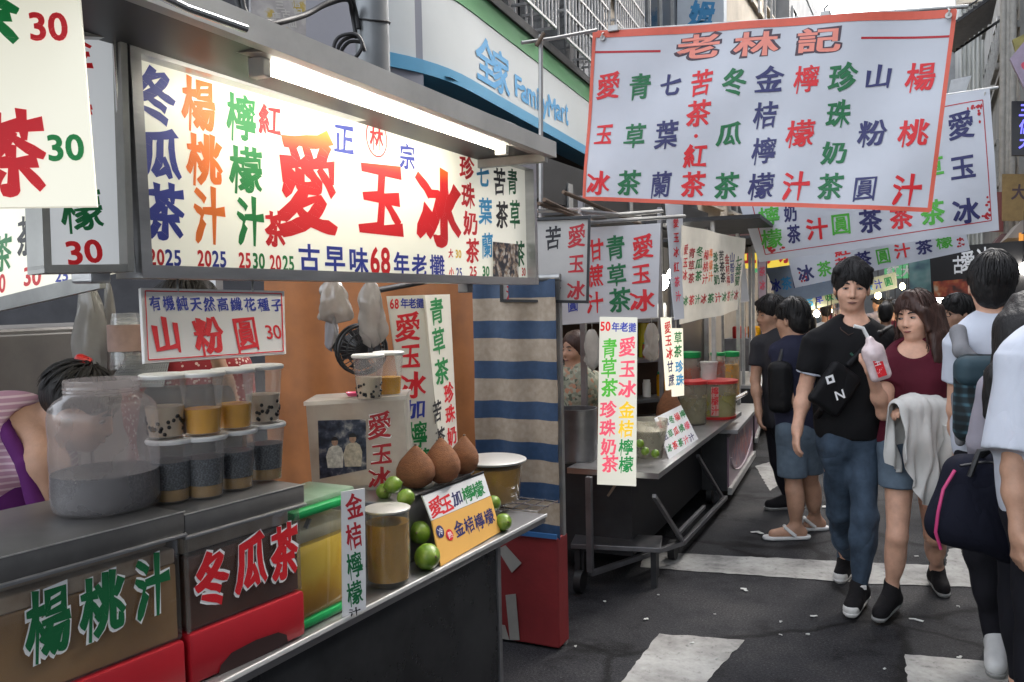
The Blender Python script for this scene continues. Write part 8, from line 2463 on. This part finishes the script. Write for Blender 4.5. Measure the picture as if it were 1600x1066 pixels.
for i in range(n + 1):
    x = X0 + (X1 - X0) * i / n; y = 40 - (.12 if i % 2 else 0)
    v += [(x, y, 0), (x, y, 19)]
for i in range(n): f.append((2 * i, 2 * i + 2, 2 * i + 3, 2 * i + 1))
mb.add(v, f); part('cladding', mb, pattern('pale_cladding', corr, .6), rt)
part('core', MB().box((X0, 40.02, 0), (X1, 48, 18.9)), M_grey3, rt)
for z in (5.5, 9.2, 13): part('ledge', MB().box((X0 - .1, 39.7, z), (X1, 39.87, z + .25)), M_cream, rt)
# right hand row
xr = onY(1572, 200, 24).x
facade('stained concrete building at the right edge of the street', xr, xr + 6, 20.5, 34, 14, M_grey3, side=-1, floors=(4.2, 7.4, 10.6), nwin=5)
facade('unseen grey building row added on the right to shade the street', 4.2, 9, -9, 20.3, 12, M_grey2, side=-1, floors=(4.0, 7.2, 10.2), nwin=9)  # stands out of view, added to shut out sky and darken the street
aw = thing('slatted_awning', 'grey slatted awning on the right hand building', 'awning', (xr, 25, 10))
az = onX(1560, 15, xr - .5).z
ap0, ap1 = onY(1560, 12, 24), onY(1545, 52, 24)
for k in range(9):
    z = ap0.z - (ap0.z - ap1.z) * k / 8; o = .25 + .1 * k
    part('slat', MB().box((xr - o - .12, 22.6, z), (xr - o, 25.4, z + .03)), M_grey2, aw)
part('side_arm', MB().bar((xr, 22.6, ap0.z + .1), (xr - 1.1, 22.6, ap1.z), .06), M_dark, aw); part('side_arm', MB().bar((xr, 25.4, ap0.z + .1), (xr - 1.1, 25.4, ap1.z), .06), M_dark, aw)
mb = MB()
for x, r in ((1566, .06), (1574, .05), (1581, .07)):
    p_ = onY(x, 250, 20.4); mb = MB().tube([(p_.x, 20.4, 2), (p_.x, 20.4, 13)], r, 8)
    part('drain_pipe', mb, mat('pale_pipe', (.40, .39, .36), rough=.6, var=.2), bpy.data.objects['building.004'], smooth=50)
def flat_sign(nme, label, px, y, m, chars=(), thick=.12, emis=0.0, extra=None):
    t = thing(nme, label, 'sign', onY((px[2][0] + px[3][0]) / 2, px[2][1], y))
    s_ = make_sign(t, 'panel', px, plane=plY(y), thick=thick, m=m)
    for ch, x, yy, w, h, c in chars: put(s_, ch, x, yy, w, h, c, 'bold')
    if extra: extra(s_)
    finish(s_, emis)
    return s_
M_ledk = mat('led_black', (.012, .012, .02), rough=.4)
INK['led'] = '#5a58e0'
flat_sign('led_sign', 'dark vertical display with glowing blue characters at the right edge', [(1581, 158), (1632, 158), (1632, 243), (1581, 243)], 17.5, M_ledk, [('三', 1603, 172, 22, 24, 'led'), ('信', 1603, 198, 22, 24, 'led'), ('大', 1603, 222, 22, 22, 'led')], emis=.5)
def dia(s_):
    disc(s_, 1606, 104, 16, 18, 'pink')
flat_sign('shop_sign', 'pink and white diamond shaped sign at the top right edge', [(1578, 92), (1606, 58), (1640, 100), (1606, 150)], 16.5, mat('pink_sign', (.42, .34, .46), rough=.5, var=.2), [], extra=dia)
flat_sign('shop_sign', 'small yellow sign above the diamond one', [(1582, 62), (1612, 48), (1618, 78), (1588, 84)], 16.8, mat('mustard_sign', (.36, .32, .10), rough=.6, var=.3))
flat_sign('shop_sign', 'ochre panel on the right hand building', [(1566, 272), (1620, 272), (1620, 345), (1566, 345)], 19.5, mat('ochre_panel', (.30, .21, .09), rough=.7, var=.2), [('大', 1592, 300, 24, 26, 'dark')])
flat_sign('shop_sign', 'dull red panel between the second banner and the ochre panel', [(1546, 300), (1568, 300), (1568, 362), (1546, 362)], 20.3, mat('dull_red', (.22, .07, .07), rough=.7, var=.2))
flat_sign('shop_sign', 'white sloping panel above the second banner', [(1486, 125), (1518, 118), (1508, 146), (1480, 152)], 21, mat('bright_panel', (.66, .70, .74), rough=.5))
bk_ = flat_sign('shop_sign', 'black sign with white brush characters over a red picture at the right', [(1452, 388), (1650, 372), (1650, 462), (1456, 466)], 10.5, mat('black_sign', (.012, .011, .012), rough=.6),
          [('鬼' if False else '愛', 1512, 408, 24, 34, 'white'), ('冰', 1537, 402, 22, 34, 'white'), ('一', 1560, 396, 22, 26, 'white'), ('古', 1497, 414, 18, 30, 'white')])
flat_sign('shop_sign', 'teal picture panel left of the black sign', [(1420, 405), (1455, 400), (1458, 456), (1422, 458)], 11.0, pattern('teal_print', lambda N, L, v: (lambda n: (L.new(v, n.inputs['Vector']), ramp(N, L, n.outputs['Fac'], [(.3, (.05, .10, .14)), (.5, (.16, .30, .28)), (.7, (.34, .40, .40))]))[1])(N.new('ShaderNodeTexNoise')), .5))
flat_sign('shop_sign', 'red and orange picture strip under the black sign', [(1458, 440), (1560, 432), (1562, 460), (1460, 464)], 10.4, pattern('red_print', lambda N, L, v: (lambda n: (n.inputs['Scale'].__setattr__('default_value', 9), L.new(v, n.inputs['Vector']), ramp(N, L, n.outputs['Fac'], [(.35, (.05, .015, .01)), (.5, (.34, .05, .02)), (.62, (.50, .16, .05)), (.72, (.5, .42, .30))]))[2])(N.new('ShaderNodeTexNoise')), .5), thick=.02)
# ---- stalls in the distance, each with canopy, lamps and a sign
M_warm = mat('warm_bulb', (.9, .8, .6), rough=.4, var=0, emis=11.0, ecol=(1, .70, .36))
M_cold = mat('white_bulb', (.9, .9, .9), rough=.4, var=0, emis=14.0, ecol=(1, .96, .88))
def bulb(label, px, py, dep, r, m, grp='bulbs over the far stalls'):
    c = atd(px, py, dep)
    t = thing('light_bulb', label, 'lamp', c, grp)
    part('bulb', MB().lathe([(.002, -r * 1.2), (r * .7, -r * .8), (r, -.0), (r * .75, r * .7), (r * .35, r * 1.3), (.002, r * 1.35)], c, 14), m, t, smooth=80)
    part('cap', MB().lathe([(r * .38, r * 1.2), (r * .38, r * 2.0), (.002, r * 2.05)], c, 10), M_dark, t, smooth=40)
    part('cord', MB().tube([c + Vector((0, 0, r * 2)), c + Vector((0, 0, r * 2 + .5))], .006, 5), M_black, t)
bulb('white bulb glowing under the roof of the second stall', 1036, 442, 6.4, .045, M_cold, None)
bulb('smaller bulb glowing beside the long pennant', 1049, 428, 7.2, .035, M_cold, None)
for i, (x, y, d, m) in enumerate([(1262, 520, 13, M_warm), (1296, 486, 15, M_warm), (1288, 512, 17, M_warm), (1275, 540, 12, M_warm), (1372, 462, 14, M_warm), (1410, 448, 16, M_warm), (1420, 468, 12, M_cold), (1470, 466, 11, M_cold), (1508, 478, 13, M_warm), (1600, 420, 9, M_cold), (1345, 500, 18, M_warm)]):
    bulb(['warm bulb among the far stalls behind the man in black', 'warm bulb just left of the head of the man in black', 'warm bulb above the crowd behind the man in black', 'lowest warm bulb left of the man in black', 'warm bulb right of the head of the man in black', 'warm bulb above the woman in maroon', 'white bulb just above the hair of the woman in maroon', 'white bulb left of the man in glasses', 'warm bulb above the man in glasses', 'white bulb at the right edge under the black sign', 'warm bulb between the couple in the distance'][i], x, y, d, .05, m)
cols_ = [('yellow and red', (.50, .36, .04), 'red'), ('green', (.06, .22, .10), 'white'), ('pale blue', (.30, .40, .50), 'blue'), ('red', (.40, .04, .03), 'white'), ('white', (.60, .60, .58), 'red'), ('orange', (.50, .20, .03), 'white'), ('cream', (.52, .48, .34), 'green')]
spots = [(-1.75, 13.2, 1), (-1.7, 16.0, 1), (-1.7, 19.2, 1), (-1.7, 23, 1), (1.35, 12.5, -1), (1.25, 15.5, -1), (1.2, 19, -1), (1.15, 24, -1), (-.5, 30, 0), (.6, 31, 0)]
for i, (x, y, sd_) in enumerate(spots):
    cn, cc, ik = cols_[i % 7]
    side_ = 'left' if sd_ == 1 else ('right' if sd_ == -1 else 'far end')
    ordn = ['nearest', 'second', 'third', 'farthest']
    lab = '%s distant stall on the %s of the street with a %s sign' % (ordn[(i % 4)], side_, cn) if sd_ else '%s stall at the far end of the street with a %s sign' % (['left', 'right'][i % 2], cn)
    t = thing('market_stall', lab, 'food stall', (x - .5 * sd_, y, 0), 'distant market stalls')
    xa, xb = (x - 1.1, x) if sd_ >= 0 else (x, x + 1.1)
    if sd_ == 0: xa, xb = x - .8, x + .8
    part('counter', MB().box((xa, y, .1), (xb, y + 1.7, .9)), M_mauve if i % 2 else M_steel_d, t)
    part('canopy', MB().hexa([(xa - .2, y - .1, 2.35), (xb + .2, y - .1, 2.35), (xb + .2, y + 1.9, 2.35), (xa - .2, y + 1.9, 2.35)], [(xa, y, 2.62), (xb, y, 2.62), (xb, y + 1.8, 2.62), (xa, y + 1.8, 2.62)]), mat('canopy_%d' % (i % 3), [(.10, .05, .05), (.05, .08, .14), (.20, .18, .16)][i % 3], rough=.7), t)
    for px_, py_ in ((xa, y), (xb, y), (xb, y + 1.7), (xa, y + 1.7)):
        part('post', MB().bar((px_, py_, .0), (px_, py_, 2.36), .04), M_galv, t)
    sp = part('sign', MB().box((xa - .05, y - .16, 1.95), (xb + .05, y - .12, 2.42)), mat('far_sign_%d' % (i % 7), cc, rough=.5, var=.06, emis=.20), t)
    mbt = MB(); wch = (xb - xa) / 4
    for k in range(4):
        pg, tri = glyph('愛玉冰茶桃汁古早味冷熱紅大'[(i * 3 + k) % 13], 'bold')
        o = len(mbt.v); mbt.add([(xa + wch * (k + .5) + a * wch * .9, y - .164, 2.185 + b * .36) for a, b in pg], tri)
    part('sign_lettering', mbt, ink(ik), sp)
    for k in range(4):
        c = (xa + .2 + .22 * k, y + .2 + .05 * (k % 2), .9)
        part('food_tray', MB().lathe([(.09, 0), (.10, .02), (.10, .16), (.09, .18), (.01, .19)], c, 12), [M_redlid, M_oj, M_greenp, M_pinkj][(i + k) % 4], t, smooth=50)
    bulb('bulb hanging under the roof of the %s' % lab.split(' with')[0], *pix(((xa + xb) / 2, y + .3, 2.0)), .05, M_warm if i % 3 else M_cold)
FARS = []
for i, (hx, hy, d, mm, lb_) in enumerate([(1262, 520, 11, M_navy, 'distant person in dark navy left of the man in black'), (1384, 505, 10, M_tee_b, 'distant person in black between the couple'), (1398, 498, 13, M_maroon, 'distant person in dark red behind the couple'), (1290, 500, 14, M_shirt_w, 'distant person in white behind the man in black'), (1520, 500, 9, M_lilac, 'distant person in grey behind the man in glasses'), (1455, 490, 12, M_denim, 'distant person in blue behind the woman in maroon')]):
    k = FPX / d; z0 = onZ(hx, 452 + 1.58 * k, 0)
    y_feet = pix((atd(hx, 500, d).x, atd(hx, 500, d).y, 0))[1]
    far_ = figure(lb_, (hx, y_feet), d, (hx, hy - 14), .235, [-160, 150, 10, 170, -90, 20][i], (hx - .19 * k, hy + .13 * k, hx + .19 * k, hy + .13 * k), hy + .62 * k, mm, M_black_p, seed=60 + i, res=.022)
    FARS.append(far_)
crowd = [(1250, 10.5, 0, 'left of the man in black, nearest of the far walkers there'), (1276, 15, 5, 'small far walker in blue left of the man in black'), (1300, 18, 2, 'very small far walker in dark red left of the man in black'), (1372, 15, 4, 'far walker in grey right beside the head of the man in black'),
         (1392, 17, 1, 'small far walker in black between the heads of the couple'), (1462, 15, 0, 'far walker in navy left of the man in glasses'), (1478, 19, 3, 'very small far walker in white left of the man in glasses'), (1528, 13, 5, 'far walker in blue right of the man in glasses'), (1318, 21, 4, 'smallest far walker in grey by the head of the man in black')]
for (hx, d, k, lb_) in crowd:
    q = atd(hx, 500, d)
    dup(FARS[k].t, loc=(q.x, q.y, 0), rz=.35 * ((k % 3) - 1), label=lb_ if 'walker' in lb_ else lb_)
rgb = random.Random(12)
for i in range(22):
    bulb('one of many small glowing bulbs strung over the far stalls', rgb.uniform(1236, 1590), rgb.uniform(462, 530), rgb.uniform(11, 24), rgb.choice((.035, .045, .06)), M_warm if i % 4 else M_cold, 'small bulbs strung over the far stalls')
# ---- dark back wall added so the stalls do not look into open daylight
bw = thing('added_back_wall', 'dark shuttered wall added behind the stalls to shut out daylight', 'wall', (-4.0, 9, 0))
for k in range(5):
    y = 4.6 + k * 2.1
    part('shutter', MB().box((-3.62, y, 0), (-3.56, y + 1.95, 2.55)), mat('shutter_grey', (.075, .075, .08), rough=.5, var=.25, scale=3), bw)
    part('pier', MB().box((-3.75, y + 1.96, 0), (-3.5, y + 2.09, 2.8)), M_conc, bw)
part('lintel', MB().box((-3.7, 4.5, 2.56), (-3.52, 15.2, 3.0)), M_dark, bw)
